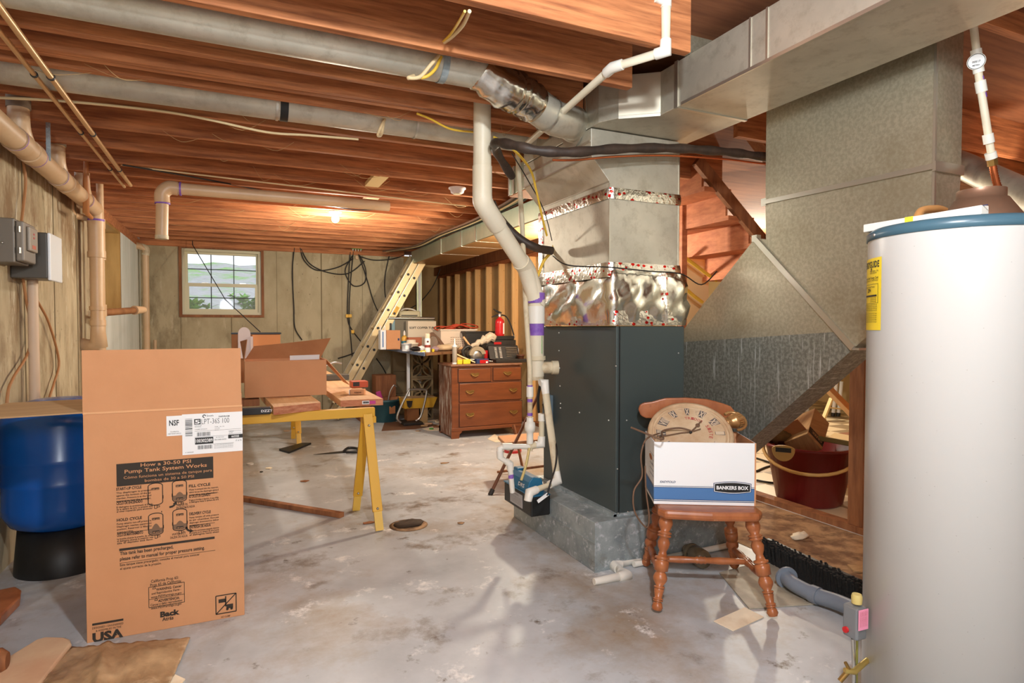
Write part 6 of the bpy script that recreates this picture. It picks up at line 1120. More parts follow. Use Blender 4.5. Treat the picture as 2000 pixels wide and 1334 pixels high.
# white storage carton
bb0, bb1 = P(1277, 984, z=SZ + .002), P(1475.5, 988.5, z=SZ + .002); bz0 = SZ + .002
xv = (bb1 - bb0); BWd = xv.length; xv = xv.normalized(); yv = V((-xv.y, xv.x, 0)); BHt = .295; BDp = .30
BP_ = lambda u, v, z: bb0 + xv * u + yv * v + V((0, 0, z))
t = thing('storage_carton', 'white and blue storage carton without a lid on the chair seat', 'carton', tuple(BP_(BWd / 2, BDp / 2, 0)))
def wallslab(mb, a, b_, n_, th=.005, h=BHt, h2=None): mb.slab([a, b_, b_ + V((0, 0, h2 or h)), a + V((0, 0, h))], n_, th)
m = MB(); wallslab(m, BP_(0, 0, 0), BP_(BWd, 0, 0), yv); wallslab(m, BP_(0, .005, 0), BP_(0, BDp, 0), xv); wallslab(m, BP_(BWd, .005, 0), BP_(BWd, BDp, 0), -xv); wallslab(m, BP_(0, BDp, 0), BP_(BWd, BDp, 0), -yv); m.slab([BP_(.005, .005, 0), BP_(BWd - .005, .005, 0), BP_(BWd - .005, BDp - .005, 0), BP_(.005, BDp - .005, 0)], (0, 0, 1), .005)
obj('body', m, 'boxwhite', t); m = MB(); wallslab(m, BP_(.006, .006, .006), BP_(.006, BDp - .006, .006), xv, .002, BHt - .004); wallslab(m, BP_(BWd - .006, .006, .006), BP_(BWd - .006, BDp - .006, .006), -xv, .002, BHt - .004); wallslab(m, BP_(.006, BDp - .006, .006), BP_(BWd - .006, BDp - .006, .006), -yv, .002, BHt - .004); wallslab(m, BP_(.006, .0055, .006), BP_(BWd - .006, .0055, .006), yv, .002, BHt - .006); obj('inner_liner', m, 'card', t)
obj('cut_edge', MB().slab([BP_(BWd - .006, -.001, 0), BP_(BWd + .0008, -.001, 0), BP_(BWd + .0008, -.001, BHt), BP_(BWd - .006, -.001, BHt)], yv, .0005), 'card', t)
def strip(mb, z0, z1, u0=0, u1=None, o=.0012): mb.slab([BP_(u0, -o, z0), BP_(u1 or BWd - .006, -o, z0), BP_(u1 or BWd - .006, -o, z1), BP_(u0, -o, z1)], yv, .0006); mb.slab([BP_(-o, 0, z0), BP_(-o, BDp, z0), BP_(-o, BDp, z1), BP_(-o, 0, z1)], xv, .0006)
m = MB(); strip(m, .024, .079); obj('blue_band', m, 'boxblue', t); m = MB(); strip(m, .015, .018); strip(m, .0215, .024); strip(m, .079, .0815); strip(m, .0855, .0875)
for zl, n_ in ((.125, 0), (.15, 0), (.175, 0), (.20, 0), (.225, 0)): m.slab([BP_(-.0012, .01, zl), BP_(-.0012, .13, zl), BP_(-.0012, .13, zl + .0015), BP_(-.0012, .01, zl + .0015)], xv, .0006)
obj('navy_lines', m, 'navy', t)
lx0, lx1 = BWd * .60, BWd * .945; lcz = .0845; lh2 = .0235
def lozenge(mb, g, o):
    a_, b_ = lx0 - g, lx1 + g; n_ = 10; top_ = [(a_ + (b_ - a_) * k / n_, lcz + (lh2 + g) * (.70 + .30 * math.sin(math.pi * k / n_))) for k in range(n_ + 1)]; bot = [(a_ + (b_ - a_) * (1 - k / n_), lcz - (lh2 + g) * (.70 + .30 * math.sin(math.pi * k / n_))) for k in range(n_ + 1)]
    mb.slab([BP_(u, -o, z) for u, z in top_ + bot], yv, .0004)
for g, o, mm, nn_ in ((.006, .0018, 'navy', 'badge_border'), (.003, .0022, 'boxwhite', 'badge_inline'), (0, .0026, 'black', 'badge_plate')): m = MB(); lozenge(m, g, o); obj(nn_, m, mm, t)
tx = MB(); write(tx, 'BANKERS BOX', BP_(lx0 + .008, -.0032, lcz - .008), xv, (0, 0, 1), .016, lx1 - lx0 - .016, .035); obj('badge_lettering', tx, 'boxwhite', t)
tx = MB(); write(tx, 'EASYFOLD', BP_(.028, -.0014, .102), xv + V((0, 0, .0)), V((0, 0, 1)) + xv * .25, .0095, .072, .02); obj('lettering', tx, 'navy', t)
obj('hand_hole', MB().slab([BP_(-.0012, .10 + .045 * math.cos(a), .205 + .014 * math.sin(a)) for a in [k * math.pi / 8 for k in range(16)]], xv, .0008), 'cardin', t)
tx = MB(); write(tx, 'FROM', BP_(-.0014, .06, .178), -yv, (0, 0, 1), .008, .03, .01); obj('lettering', tx, 'navy', t)
# clock
cc = BP_(BWd * .44, BDp * .60, BHt + .012); cn = V((-.36, -.54, .78)).normalized(); cu = (xv - cn * xv.dot(cn)).normalized(); cv = cn.cross(cu).normalized()
if cv.z < 0: cv = -cv
CRd = .205; CKp = lambda r, a, h=0: cc + (cu * math.cos(a) + cv * math.sin(a)) * r + cn * h
t = thing('pocket_watch_clock', 'large antique style pocket watch wall clock lying tilted in the white carton', 'clock', tuple(cc))
obj('case', MB().lathe([(CRd * .9, -.035), (CRd, -.02), (CRd + .004, -.006), (CRd, .004), (CRd * .93, .008), (CRd * .90, .003), (CRd * .90, .0)], cc, cn, 56), 'clockrim', t)
obj('inner_bezel', MB().lathe([(CRd * .86, .001), (CRd * .85, .006), (CRd * .82, .001)], cc, cn, 56, cap=False), 'clockrim', t)
obj('dial', MB().lathe([(CRd * .905, .0005), (CRd * .905, .001)], cc, cn, 56), 'clock', t)
ca = math.radians(28); tr = MB()
for k, s in enumerate('XII I II III IIII V VI VII VIII IX X XI'.split()):
    a = ca - k * math.pi / 6; up2 = (cu * math.cos(a) + cv * math.sin(a)); rt2 = up2.cross(cn); wd = .012 + .008 * len(s)
    wd = min(wd, .042); tx = MB(); bk2 = MB(); write(tx, s, CKp(CRd * .60, a, .003) - rt2 * wd / 2, rt2, up2, CRd * .19, wd, .03)
    bk2.slab([CKp(CRd * .585, a, .0012) - rt2 * (wd * .45), CKp(CRd * .585, a, .0012) + rt2 * (wd * .45), CKp(CRd * .81, a, .0012) + rt2 * (wd * .62), CKp(CRd * .81, a, .0012) - rt2 * (wd * .62)], cn, .0006); npl = obj('numeral_plate', bk2, 'numeral', t); obj('numeral', tx, 'numeral_light', npl)
for k, s in enumerate('TRIDOR'): a = ca + 1.15 - .16 * k; up2 = (cu * math.cos(a) + cv * math.sin(a)); rt2 = up2.cross(cn); write(tr, s, CKp(CRd * .44, a, .002) - rt2 * .007, rt2, up2, .017, .014, .02)
for k, s in enumerate('SISTE'): a = ca - .05 - .19 * k; up2 = (cu * math.cos(a) + cv * math.sin(a)); rt2 = up2.cross(cn); write(tr, s, CKp(CRd * .44, a, .002) - rt2 * .007, rt2, up2, .017, .014, .02)
obj('dial_lettering', tr, 'redprint', t)
hd_ = MB(); hub = CKp(0, 0, .008)
hand = lambda nm_, pts, r: obj(nm_, T([CKp(rr_, a, .010) for rr_, a in pts], r, 8), 'wirebr', t)
hand('minute_hand', [(.055, math.radians(20)), (0, 0), (.05, math.radians(185)), (.16, math.radians(190))], .0028); hand('hour_hand', [(0, 0), (.04, math.radians(45)), (.095, math.radians(48))], .0035); obj('hub', MB().ball(hub, .008, 10, 6), 'darktool', t); obj('hand_ring', MB().tube([CKp(.06, math.radians(46), .010) + (cu * math.cos(k) + cv * math.sin(k)) * .009 for k in [j * .7 for j in range(10)]], .0025, 6), 'wirebr', t)
ca2 = math.radians(20); ad = (cu * math.cos(ca2) + cv * math.sin(ca2)); cb = cc + ad * (CRd - .005) + cn * -.012
crw = obj('crown', MB().lathe([(.026, 0), (.030, .012), (.024, .018), (.033, .026), (.033, .034), (.038, .042), (.040, .052), (.034, .058), (.034, .080), (.028, .086)], cb, ad, 24), 'clockgold', t)
kn = MB()
for k in range(18): a = k * math.pi / 9; q = ad.orthogonal().normalized(); w3 = ad.cross(q); kn.tube([cb + ad * .060 + (q * math.cos(a) + w3 * math.sin(a)) * .034, cb + ad * .079 + (q * math.cos(a) + w3 * math.sin(a)) * .034], .004, 6)
obj('knurling', kn, 'clockgold', crw)
bowc = cb + ad * .045; obj('bow', T([bowc + cn * 0 + ad * (.055 * math.cos(a)) + cv.cross(cn) * 0 + (cn.cross(ad)) * (.060 * math.sin(a)) for a in [math.radians(-110 + 22 * k) for k in range(11)]], .0075, 10), 'clockgold', t)
wp = [CKp(.0, 0, .02), CKp(.06, math.radians(170), .03), CKp(.14, math.radians(183), .03), P(1295, 858, y=cc.y - .12), P(1270, 850, y=cc.y - .10), P(1233, 835, y=cc.y - .12)]
one('lamp_cord', 'frayed brown cord lying over the clock face and out of the carton', 'cord', T(smoothpath(wp, 6), .0045, 8), 'wirebr')
one('lamp_cord', 'brown cord hanging down beside the white carton from the clock', 'cord', T(smoothpath([CKp(.16, math.radians(188), .03), P(1262, 858, y=2.36), P(1252, 890, y=2.36), P(1254, 930, y=2.37), P(1238, 960, y=2.37), P(1240, 1000, y=2.37), P(1262, 1030, y=2.37), P(1268, 1010, y=2.36), P(1262, 960, y=2.36), P(1260, 910, y=2.36)], 6), .004, 8), 'wirebr')

# =================================================================== WATER HEATER
hd0 = V((_f.x, _f.y, 0)).normalized(); hr = V((hd0.y, -hd0.x, 0)); tdir = (hd0 + hr * (692 / FPX)).normalized(); HR = .25; tp_ = tdir * 2.38; HC = tp_ + V((tdir.y, -tdir.x, 0)) * HR; HC.z = 0
HZ = 1.581
t = thing('water_heater', 'tall white gas water heater with a teal rim filling the picture edge', 'water heater', tuple(HC))
obj('jacket', MB().lathe([(HR - .02, .04), (HR, .05), (HR, HZ - .001)], HC, (0, 0, 1), 72), 'heater', t); obj('top_rim', MB().lathe([(HR + .002, HZ - .001), (HR + .004, HZ), (HR + .004, HZ + .022), (HR - .01, HZ + .034), (.0, HZ + .036)], HC, (0, 0, 1), 72), 'teal', t)
obj('base_ring', MB().lathe([(HR - .03, 0), (HR - .03, .045)], HC, (0, 0, 1), 40), 'black', t)
ht_ = HZ + .036; HH = V((P(1916, 400, z=1.70).x, P(1916, 400, z=1.70).y, 0)); obj('draft_hood', MB().lathe([(.125, ht_ + .012), (.125, ht_ + .02), (.074, ht_ + .10), (.068, ht_ + .10), (.068, ht_ + .13)], HH, (0, 0, 1), 36), mat('brown_hood', (136, 104, 84), .4, .5), t)
multi('hood_leg', [MB().box(tuple(HH + V((dx - .008, dy - .008, ht_ - .002))), tuple(HH + V((dx + .008, dy + .008, ht_ + .014)))) for dx, dy in ((.11, 0), (-.11, 0), (0, .11), (0, -.11))], 'steel', t)
va = lambda px: (lambda d: d)(px)
def heatpt(px, py, o=.0008):            # point on the jacket seen at a pixel
    d = (P(px, py, x=1.0) - V((0, 0, CH))); a2 = d.x * d.x + d.y * d.y; bq = -2 * (d.x * HC.x + d.y * HC.y); cq = HC.x ** 2 + HC.y ** 2 - HR * HR; disc = max(0, bq * bq - 4 * a2 * cq); s_ = (-bq - math.sqrt(disc)) / (2 * a2); q = d * s_ + V((0, 0, CH)); n_ = V((q.x - HC.x, q.y - HC.y, 0)).normalized(); return q + n_ * o
eR = heatpt(1721.5, 580); aR = math.atan2(eR.y - HC.y, eR.x - HC.x); zT, zB = heatpt(1721, 501).z, heatpt(1721, 645).z; LWd = .165
def wrap(u, v, o=.001): a = aR - 0 - (LWd - u) / HR * -1 if 0 else aR + (LWd - u) / HR * sgn; return V((HC.x + (HR + o) * math.cos(a), HC.y + (HR + o) * math.sin(a), v))
sgn = 1 if math.sin(aR + .3 - math.atan2(-HC.y, -HC.x)) < 0 else 1
# the label runs from its visible right edge back round the jacket towards its hidden side
_l = heatpt(1705, 580); sgn = 1 if ((math.atan2(_l.y - HC.y, _l.x - HC.x) - aR + math.pi) % (2 * math.pi) - math.pi) > 0 else -1
lb = MB(); n_ = 12; lb.add([wrap(LWd * k / n_, z) for z in (zB, zT) for k in range(n_ + 1)], [(k, k + 1, n_ + 2 + k, n_ + 1 + k) for k in range(n_)]); obj('energy_label', lb, 'yellowlabel', t)
ep = MB(); wz = lambda v: zB + (zT - zB) * v
def ew(s, u, v, h, w_2, bold=.0): write(ep, s, None, (1, 0, 0), (0, 0, 1), h, w_2, bold, lambda x, y: wrap(u + x, wz(v) + y, .0018))
def er_(u0, u1, v0, v1): ep.add([wrap(u0 + (u1 - u0) * k / 6, wz(v), .0018) for v in (v0, v1) for k in range(7)], [(k, k + 1, 8 + k, 7 + k) for k in range(6)])
ew('ENERGYGUIDE', .012, .87, .020, .142, .03); ew('Water Heater - Gas', .09, .81, .006, .06); ew('Capacity 38 gallons', .09, .785, .006, .05)
ew('Estimated Yearly Energy Cost', .03, .71, .008, .12, .01); ew('Compare the cost of this heater', .03, .68, .006, .12)
for (u0, u1, v0, v1) in ((.02, .15, .636, .64), (.02, .15, .372, .376), (.02, .022, .372, .64), (.148, .15, .372, .64), (.03, .142, .465, .49), (.02, .145, .25, .252)): er_(u0, u1, v0, v1)
ew('Cost Range of Similar Models', .03, .59, .006, .10); ew('$294', .07, .53, .012, .03, .02)
for k in range(3): ew('Uses most energy', .1, .44 - .025 * k, .005, .04)
for k in range(4): ew('your cost will depend on your utility rates and use', .03, .345 - .025 * k, .005, .115)
for k in range(5): ew('based on standard government tests for this heater', .03, .22 - .028 * k, .005, .115)
ep.add([wrap(.098, wz(.86), .0018), wrap(.11, wz(.86), .0018), wrap(.104, wz(.80), .0018)], [(0, 1, 2)])
obj('energy_lettering', ep, 'black', t)
ra = heatpt(1700, 458); 
obj('rim_screw', MB().ball(heatpt(1712, 459, .006), .005, 8, 5), 'screw', t)
# gas control on the hidden flank
gv = P(1668, 1216, y=1.33); gx = V((.58, -.81, 0)) if 0 else (V((HC.x, HC.y, 0)) - V((gv.x, gv.y, 0))).normalized(); gy = V((-gx.y, gx.x, 0))
gv = V((HC.x, HC.y, gv.z)) - gx * (HR + .055)
fw_ = -V((gv.x, gv.y, 0)).normalized()
gvR = P(1671, 1222, y=1.30)
t2 = thing('gas_valve', 'grey gas control valve with a pink label low on the heater flank', 'valve', tuple(gvR))
side = -hr; q = heatpt(1690, 1216); ctr = V((q.x, q.y, gvR.z)) + side * .034 + V((-tdir.x, -tdir.y, 0)) * .03
fx = (hr * .9 + hd0 * .35).normalized(); fy2 = V((-fx.y, fx.x, 0))
obj('body', MB().obox(ctr, (.046, .055, .105), X=fx, Y=fy2), mat('cast_grey', (138, 142, 146), .4, .5), t2, .006)
fc = ctr - fy2 * .0312; obj('pink_label', MB().obox(fc + V((0, 0, .018)), (.042, .002, .066), X=fx, Y=fy2), mat('pink_label', (236, 150, 180), .5), t2)
tx = MB(); 
for k in range(5): write(tx, 'WARNING: read lighting instructions', fc - fy2 * .002 - fx * (.016 - .007 * k) + V((0, 0, .046)), (0, 0, -1), fx, .0032, .05, .01)
obj('lettering', tx, 'redprint', t2)
obj('dial_knob', MB().lathe([(.016, .0), (.017, .022), (.014, .03)], ctr + fx * .008 + V((0, 0, .058)), (0, 0, 1), 18), mat('olive_knob', (196, 178, 110), .4), t2); obj('red_button', MB().lathe([(.010, 0), (.010, .008)], ctr - fx * .022 + fy2 * .012 - V((0, 0, .03)), -fx, 12), 'red', t2)
obj('gas_tube', T([ctr + V((0, 0, -.058)) - fx * .008, ctr + V((0, 0, -.17)), ctr + V((.004, 0, -.34)), ctr + V((.0, 0, -.36)) + fx * .1], .006, 10), 'steel', t2); obj('pilot_tube', T([ctr + V((0, 0, -.058)) + fx * .012, ctr + V((0, 0, -.17)) + fx * .012, ctr + V((0, 0, -.35)) + fx * .012, ctr + V((0, 0, -.36)) + fx * .1], .004, 8), mat('olive_tube', (150, 150, 80), .4, .5), t2)
dv = P(1668, 1312, y=1.28); t3 = thing('drain_valve', 'small brass drain valve near the foot of the heater', 'valve', tuple(dv)); obj('body', T([V((HC.x, HC.y, dv.z)) - gx * (HR + .0), dv, dv + side * .03 + V((0, 0, .004))], .009, 12), mat('bright_brass', (206, 180, 104), .3, .8), t3); obj('handle', T([dv + side * .012 + V((0, 0, .0)), dv + side * .028 + V((0, 0, .03))], .0055, 8), 'brass', t3); obj('spout', T([dv + side * .02, dv + side * .045 + V((0, 0, -.03))], .008, 10), 'brass', t3)
# aluminium bar on the rim, tape etc.
lb0, lb1 = P(1693, 447, z=HZ + .05), P(1924, 410, z=HZ + .05)
t = thing('level_bar', 'long pale metal box bar resting on the front of the heater top', 'bar', tuple((lb0 + lb1) / 2 + V((0, 0, -.014))))
obj('bar', MB().bar(lb0, lb1, .035, .026), mat('pale_bar', (220, 218, 210), .4), t, .002); obj('groove', MB().bar(lb0 + V((-.01, -.012, .012)), lb1 + V((-.01, -.012, .012)), .002, .002), 'navy', t)
k_ = lb0 + (lb1 - lb0) * .43; obj('yellow_tape', MB().obox(k_, (.026, .037, .0275), X=lb1 - lb0, Y=(0, 1, 0)), 'tape', t)
one('pipe_stub', 'copper and white pipe stub on the heater top behind the bar', 'pipe', MB().tube(smoothpath([P(1790, 432, y=1.35), P(1800, 412, y=1.38), P(1830, 408, y=1.40), P(1845, 412, y=1.42)], 5), .014, 10), mat('ochre_insulation', (206, 150, 90), .6))
# gas line
gy_ = 1.42; g_ = lambda px, py: P(px, py, y=gy_)
t = thing('water_line', 'cream plastic water pipe with a round meter dropping to the heater top', 'pipe', tuple(g_(1935, 320)))
obj('pipe', T([g_(1898, 20), g_(1906, 90), g_(1912, 150), g_(1936, 300)], .0135, 14), 'pvc', t)
multi('coupling', [T([g_(1906, 97), g_(1909, 120)], .019, 14), T([g_(1910, 130), g_(1912, 142)], .019, 14), T([g_(1914, 158), g_(1918, 180)], .019, 14), T([g_(1929, 262), g_(1932, 280)], .019, 14), T([g_(1934, 298), g_(1937, 310)], .020, 14)], 'pvcw', t)
multi('primer_band', [T([g_(1913, 150), g_(1914, 157)], .0142, 14), T([g_(1918, 182), g_(1920, 191)], .0142, 14)], 'purple', t)
mc = g_(1907, 120); mn = (V((0, 0, CH)) - mc).normalized(); mt_ = obj('meter_body', MB().lathe([(.026, -.03), (.030, -.01), (.030, .016)], mc, mn, 24), 'pvcw', t); obj('meter_face', MB().lathe([(.026, .0165), (.026, .018)], mc, mn, 24), 'labelw', mt_); obj('meter_ring', MB().lathe([(.0285, .016), (.0265, .0185)], mc, mn, 24, cap=False), 'greytool', mt_)
tx = MB(); mr = V((0, 0, 1)).cross(mn).normalized(); mu = mn.cross(mr); write(tx, '00517', mc + mn * .019 - mr * .013 - mu * .004, mr, mu, .007, .026, .02); write(tx, 'METRO', mc + mn * .019 - mr * .012 - mu * .016, mr, mu, .005, .022, .03); obj('meter_lettering', tx, 'ink', mt_)
obj('nut', MB().lathe([(.018, 0), (.018, .028)], g_(1939, 324), (g_(1936, 300) - g_(1939, 324)), 6, False), 'brass', t)
fp = smoothpath([g_(1939, 322), g_(1942, 340), g_(1948, 362), g_(1958, 380), g_(1964, 396), g_(1966, 408)], 9)
obj('flexible_connector', T(fp, [.0115 + .0025 * (i % 2) for i in range(len(fp))], 14), 'coppertube', t)

# =================================================================== RIGHT-HAND DOORWAY AND FLOOR
b = MB(); b.prism([(2.72, 1.2), (3.50, 1.2), (3.50, 5.0), (2.72, 3.6)], .0005, .003); dd_ = tag(obj('floor_dirt', b, 'dirt'), 'brown dirt and grit along the doorway sill', 'dirt'); dd_['kind'] = 'stuff'
bc = P(1578, 990, z=.0) + V((.13, .10, .001)); t = thing('muck_bucket', 'large maroon tub with a cream rope handle standing past the doorway sill', 'tub', tuple(bc)); brr = .30; bh_ = .43
obj('body', MB().lathe([(.205, 0), (.225, .02), (brr, bh_ - .02), (brr + .012, bh_ - .02), (brr + .012, bh_), (brr - .01, bh_), (.215, .03), (0, .03)], bc, (0, 0, 1), 40), 'maroon', t)
vd = V((-bc.x, -bc.y, 0)).normalized(); sd_ = V((-vd.y, vd.x, 0))
if sd_.dot(hr) < 0: sd_ = -sd_
hpnt = [bc + V((0, 0, bh_ - .03)) + vd * (brr * math.cos(a) * 1.06) + sd_ * (brr * math.sin(a) * 1.06) + V((0, 0, -.15 * max(0, math.cos(a)) ** .8 + .015)) for a in [math.radians(-88 + 11 * k) for k in range(17)]]
obj('rope_handle', T(hpnt, .012, 10), mat('cream_rope', (206, 162, 92), .6), t)
bq = bc + V((0, 0, bh_)); 
t = thing('small_carton', 'tan printed carton tipped into the maroon tub', 'carton', tuple(bq)); Rm = Matrix.Rotation(math.radians(-32), 3, 'Y') @ Matrix.Rotation(math.radians(25), 3, 'Z') @ Matrix.Rotation(math.radians(-18), 3, 'X')
cq = bq + sd_ * .02 + V((0, .05, .07)); obj('body', MB().obox(cq, (.32, .20, .16), R=Rm), 'cardgrey', t, .003); obj('dark_panel', MB().obox(cq + Rm @ V((-.10, -.1005, 0)), (.06, .002, .15), R=Rm), 'ink', t); obj('open_flap', MB().obox(cq + Rm @ V((-.10, .0, .12)), (.004, .16, .12), R=Rm), 'cardin', t)
tx = MB(); write(tx, 'CREEK', cq + Rm @ V((-.085, -.102, -.06)), Rm @ V((0, 0, 1)), Rm @ V((-1, 0, 0)), .025, .11, .02); obj('lettering', tx, 'cardgrey', t)
q = P(1530, 892, pl=(bc + vd * (brr + .03), vd)); t = thing('brush_head', 'yellowed D-shaped plastic grip hanging on the rim of the maroon tub', 'handle', tuple(q))
ob = [q + sd_ * (.075 * math.cos(a)) + V((0, 0, .055 + (.055 if math.sin(a) > 0 else .085) * math.sin(a) * (1 if math.sin(a) < 0 else .5))) for a in [k * math.pi / 12 for k in range(24)]]
obj('plate', MB().slab([p for p in ob], vd, .02), mat('yellowed_plastic', (206, 170, 100), .5), t, .004); obj('slot', MB().slab([q + sd_ * .05 + V((0, 0, .035)) + vd * .0205, q + sd_ * -.05 + V((0, 0, .035)) + vd * .0205, q + sd_ * -.05 + V((0, 0, .066)) + vd * .0205, q + sd_ * .05 + V((0, 0, .066)) + vd * .0205], vd, .002), 'darktool', t)
one('rag', 'dirty rag heaped on the near rim of the maroon tub', 'rag', blob(MB(), bq - sd_ * .20 + V((0, .02, .06)), .12, (1.1, 1, .7), 12, rough=.4), mat('dirty_rag', (110, 84, 50), .9, col2=(150, 118, 70), scale=10))
one('magazine', 'greenish bent magazines lying in the maroon tub', 'magazine', MB().obox(bq + sd_ * .18 + V((0, 0, .03)), (.26, .16, .035), X=sd_ + V((0, 0, -.12)), Y=(0, 1, 0)), mat('olive_cover', (140, 130, 78), .6), None, .006)
t = thing('open_box', 'brown carton with open flaps behind the maroon tub', 'carton', (4.62, 3.25, 0)); obj('body', MB().box((4.45, 3.0, 0), (4.95, 3.4, .42)), 'cardin', t, .003); obj('flap', MB().slab([(4.45, 3.0, .42), (4.45, 3.4, .42), (4.22, 3.4, .34), (4.22, 3.0, .34)], (0, 0, 1), .006), 'tan', t); obj('flap', MB().slab([(4.45, 3.0, .42), (4.95, 3.0, .42), (4.95, 2.95, .62), (4.5, 2.95, .62)], (0, 1, 0), .006), 'cardin', t)
for k, (pts, lab) in enumerate(((((1478, 915), (1500, 922), (1530, 932)), 'black cable on the tile floor, uppermost of four by the tub'), (((1478, 940), (1505, 930), (1530, 934)), 'black cable on the tile floor, second of four by the tub'), (((1478, 958), (1500, 962), (1535, 965)), 'black cable on the tile floor, third of four by the tub'), (((1478, 985), (1505, 995), (1540, 998)), 'black cable on the tile floor, lowest of four by the tub'))):
    pp_ = [P(a, b_ - 20, z=.01) for a, b_ in pts]; one('floor_cable', lab, 'cable', T(smoothpath([p if p.x > 3.66 else V((3.66, p.y, .01)) for p in pp_], 5), .009, 8), 'wire', 'cables on the tile floor')
# folding table legs and ladder far off
t = thing('folding_table', 'folding table with pale legs far off on the checkered floor', 'table', (8.2, 6.6, 0))
fa = P(1630, 762, y=6.0); obj('tabletop', MB().box((7.3, 5.6, .70), (9.1, 7.4, .735)), 'greytool', t)
for px, py in ((1576, 806), (1563, 808)): q = P(px, py, z=.0); obj('leg', T([q, q + V((.02, 0, .72))], .028, 10), 'boxwhite', t)
t = thing('step_stool', 'pale wooden folding stool far off on the checkered floor', 'stool', tuple(P(1610, 822, z=0)))
q = P(1606, 824, z=.0); q2 = P(1624, 778, y=q.y + .0); obj('leg', MB().bar(q, q2, .05, .03), 'tan', t); obj('rail', MB().bar(P(1618, 796, y=q.y), P(1655, 800, y=q.y), .035, .02), 'tan', t)
for px in (1627, 1637): q3 = P(px, 813, z=0); obj('leg', T([q3, q3 + V((.06, 0, .50))], .025, 8), 'boxwhite', t); obj('foot_cap', T([q3, q3 + V((.006, 0, .05))], .03, 8), 'black', t)
obj('foot_pad', MB().obox(q + V((-.06, 0, .02)), (.22, .08, .03), X=(1, .2, 0), Y=(0, 1, 0)), 'darktool', t)
# broom, conduit, plate, pipes, papers
m0, m1 = P(1488, 1068, z=.06), P(1700, 1168, z=.06); m0.z = m1.z = .06; t = thing('push_broom', 'black bristled push broom head lying along the dirty floor strip', 'broom', tuple((m0 + m1) / 2 - V((0, 0, .06))))
bd = (m1 - m0); bs = MB(); rnd = random.Random(5); n_ = 80
for k in range(n_):
    for j in range(4):
        p = m0 + bd * ((k + rnd.random()) / n_) + V((.018 * (j - 1.5), 0, -.058)); q = p + V((rnd.uniform(-.02, .02), rnd.uniform(-.012, .012), .10 + rnd.uniform(0, .012))); bs.tube([p, q], [.011, .007], 4)
obj('bristles', bs, 'bristle', t); obj('back_board', MB().bar(m0 + V((.035, .0, -.0)), m1 + V((.035, .0, -.0)), .035, .09), 'black', t, .008)
t = thing('vent_hose', 'grey plastic pipe with a flange curving along the floor to the heater', 'pipe', tuple(P(1590, 1160, z=0))); hp_ = smoothpath([P(1536, 1128, z=.055), P(1552, 1142, z=.05), P(1592, 1162, z=.045), P(1640, 1178, z=.05), P(1690, 1200, z=.06)], 6)
obj('pipe', T(hp_, .036, 18), 'grey_hose', t); d_ = (hp_[1] - hp_[0]).normalized(); obj('flange', T([hp_[0] - d_ * .006, hp_[0] + d_ * .006], .054, 22), 'grey_hose', t); obj('coupling', T([hp_[11], hp_[13]], .041, 18), 'grey_hose', t)
one('glass_sheet', 'dusty sheet of glass lying flat under the chair and grey pipe', 'glass', MB().slab([P(1405, 1120, z=.002), P(1500, 1095, z=.002), P(1610, 1180, z=.002), P(1463, 1190, z=.002)], (0, 0, 1), .006), 'plasticsheet')
one('paper_sheet', 'pale square of paper on the floor before the chair', 'paper', MB().slab([P(1394, 1214, z=.001), P(1455, 1187, z=.001), P(1492, 1206, z=.001), P(1432, 1233, z=.001)], (0, 0, 1), .003), 'paper')
one('litter', 'torn paper scrap in the dirt beside the doorway sill', 'scrap', blob(MB(), P(1562, 1046, z=.02), .05, (1.3, .6, .4), 31, rough=.5), 'paper')
one('litter', 'broken brown chip in the dirt by the broom', 'scrap', MB().slab([P(1655, 1105, z=.004), P(1690, 1108, z=.004), P(1690, 1120, z=.004), P(1668, 1118, z=.004)], (0, 0, 1), .008), 'cardgrey')
t = thing('pipe_offcut', 'white plastic pipe offcut bent twice on the floor by the plinth', 'pipe', tuple(P(1200, 1110, z=0))); e0, e1, e2, e3 = P(1160, 1136, z=.018), P(1224, 1124, z=.018), P(1196, 1104, z=.018), P(1250, 1093, z=.018)
obj('pipe', T([e0, e1, e2, e3], .0175, 14), 'pvcw', t); multi('elbow', [T([e1 + (e0 - e1) * .25, e1, e1 + (e2 - e1) * .4], .023, 14), T([e2 + (e1 - e2) * .4, e2, e2 + (e3 - e2) * .3], .023, 14)], 'pvcw', t)
for nm_, lab, a, b_ in (('pipe_offcut', 'straight white pipe offcut leaning by the plinth under the chair', (1208, 1084), (1340, 1076)), ('pipe_offcut', 'printed white pipe offcut slanting behind the chair legs', (1290, 1090), (1412, 1055))):
    p0, p1 = P(*a, z=.02), P(*b_, z=.02); p0.y = min(p0.y, 2.66); p1.y = min(p1.y, 2.66) if p1.x < 2.68 else p1.y; one(nm_, lab, 'pipe', T([p0, p1], .0165, 14), 'pvcw')
q = P(1362, 1090, z=.04); t = thing('glass_jar', 'dusty brown glass jar lying on its side under the chair', 'jar', tuple(q - V((0, 0, .04)))); ax = V((.15, .99, 0)); obj('body', MB().lathe([(.012, -.07), (.045, -.065), (.050, -.05), (.050, .03), (.046, .034), (.050, .038), (.050, .06), (.03, .08), (.03, .10)], q + V((0, 0, .012)), ax, 24), mat('dusty_glass', (132, 116, 92), .2, trans=.3), t)
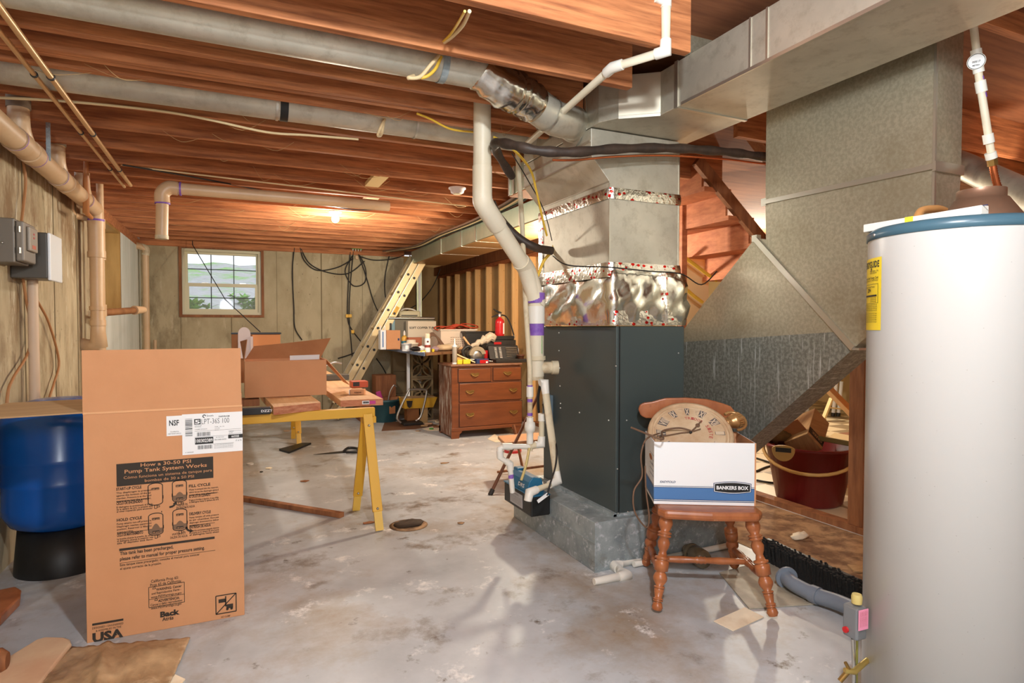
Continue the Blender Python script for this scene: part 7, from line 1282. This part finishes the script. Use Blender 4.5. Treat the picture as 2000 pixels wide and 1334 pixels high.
# foreground, bottom corner
def bumpsheet(name, label, cat, quad, m, amp, nx=16, ny=14, base=.02, seed=1, th=.004, curl=None):
    rnd = random.Random(seed); ph = [rnd.uniform(0, 6) for _ in range(8)]; A_, B2, C2, D2 = quad; mb = MB(); vs = []
    for j in range(ny + 1):
        for i in range(nx + 1):
            u, v = i / nx, j / ny; p = A_ * (1 - u) * (1 - v) + B2 * u * (1 - v) + C2 * u * v + D2 * (1 - u) * v
            h = amp * (.5 + .25 * math.sin(5 * u + 3 * v + ph[0]) + .25 * math.sin(9 * v - 4 * u + ph[1]) + .12 * math.sin(19 * u + 7 * v + ph[2])) * (min(1, 5 * min(u, 1 - u, v, 1 - v)) * .9 + .1) + rnd.uniform(0, amp * .10)
            if curl: h += curl(u, v)
            vs.append(p + V((0, 0, base + max(0, h))))
    mb.add(vs, [(j * (nx + 1) + i, j * (nx + 1) + i + 1, (j + 1) * (nx + 1) + i + 1, (j + 1) * (nx + 1) + i) for j in range(ny) for i in range(nx)], True); o = one(name, label, cat, mb, m); s_ = o.modifiers.new('thick', 'SOLIDIFY'); s_.thickness = th; return o
bumpsheet('crumpled_sheet', 'crumpled brown plastic sheet spread on the floor at the near corner', 'sheet', (P(-40, 1460, z=0), P(290, 1440, z=0), P(372, 1250, z=0), P(140, 1268, z=0)), 'sheet', .03, 44, 36, .004, 3, .003, lambda u, v: (.045 * (1 - .7 * v)) * math.exp(-((u - .30 - .35 * (1 - v)) / .05) ** 2) + .012 * abs(math.sin(23 * u + 17 * v * v)) * (1 - .6 * v))
one('pale_board', 'smooth pinkish board with a rounded end at the near floor corner', 'board', MB().slab([P(-30, 1370, z=.001), P(60, 1370, z=.001), P(140, 1266, z=.001), P(137, 1258, z=.001), P(125, 1254, z=.001), P(90, 1253, z=.001), P(72, 1258, z=.001), P(-60, 1340, z=.001)], (0, 0, 1), .022), 'palewood', None, .008)
lg0, lg1 = P(2, 1292, z=.05), P(-90, 1310, z=.05); one('log', 'round brown log end at the edge of the picture', 'log', T([lg0 + V((.02, 0, 0)), lg0, lg0 + (lg1 - lg0) * .3, lg1], [.03, .048, .05, .05], 16), 'oldwood')
one('firewood', 'split orange-brown wood piece at the edge of the picture below the blue tank', 'firewood', MB().slab([P(-40, 1185, z=.001), P(-5, 1172, z=.001), P(28, 1165, z=.001), P(40, 1172, z=.001), P(38, 1185, z=.001), P(0, 1225, z=.001), P(-40, 1250, z=.001)], (.1, 0, 1), .05), 'chair', None, .008)
one('straw_heap', 'small heap of straw beside the stand of the blue tank', 'straw', blob(MB(), P(-8, 1082, z=.05) + V((0, .2, 0)), .12, (1, 1, .5), 41, rough=.6), 'insul')
one('wood_scrap', 'small torn cardboard bit at the lower edge next to the crumpled sheet', 'scrap', MB().slab([P(326, 1334, z=.001), P(340, 1318, z=.001), P(362, 1328, z=.001), P(350, 1342, z=.001)], (0, 0, 1), .004), 'paper')
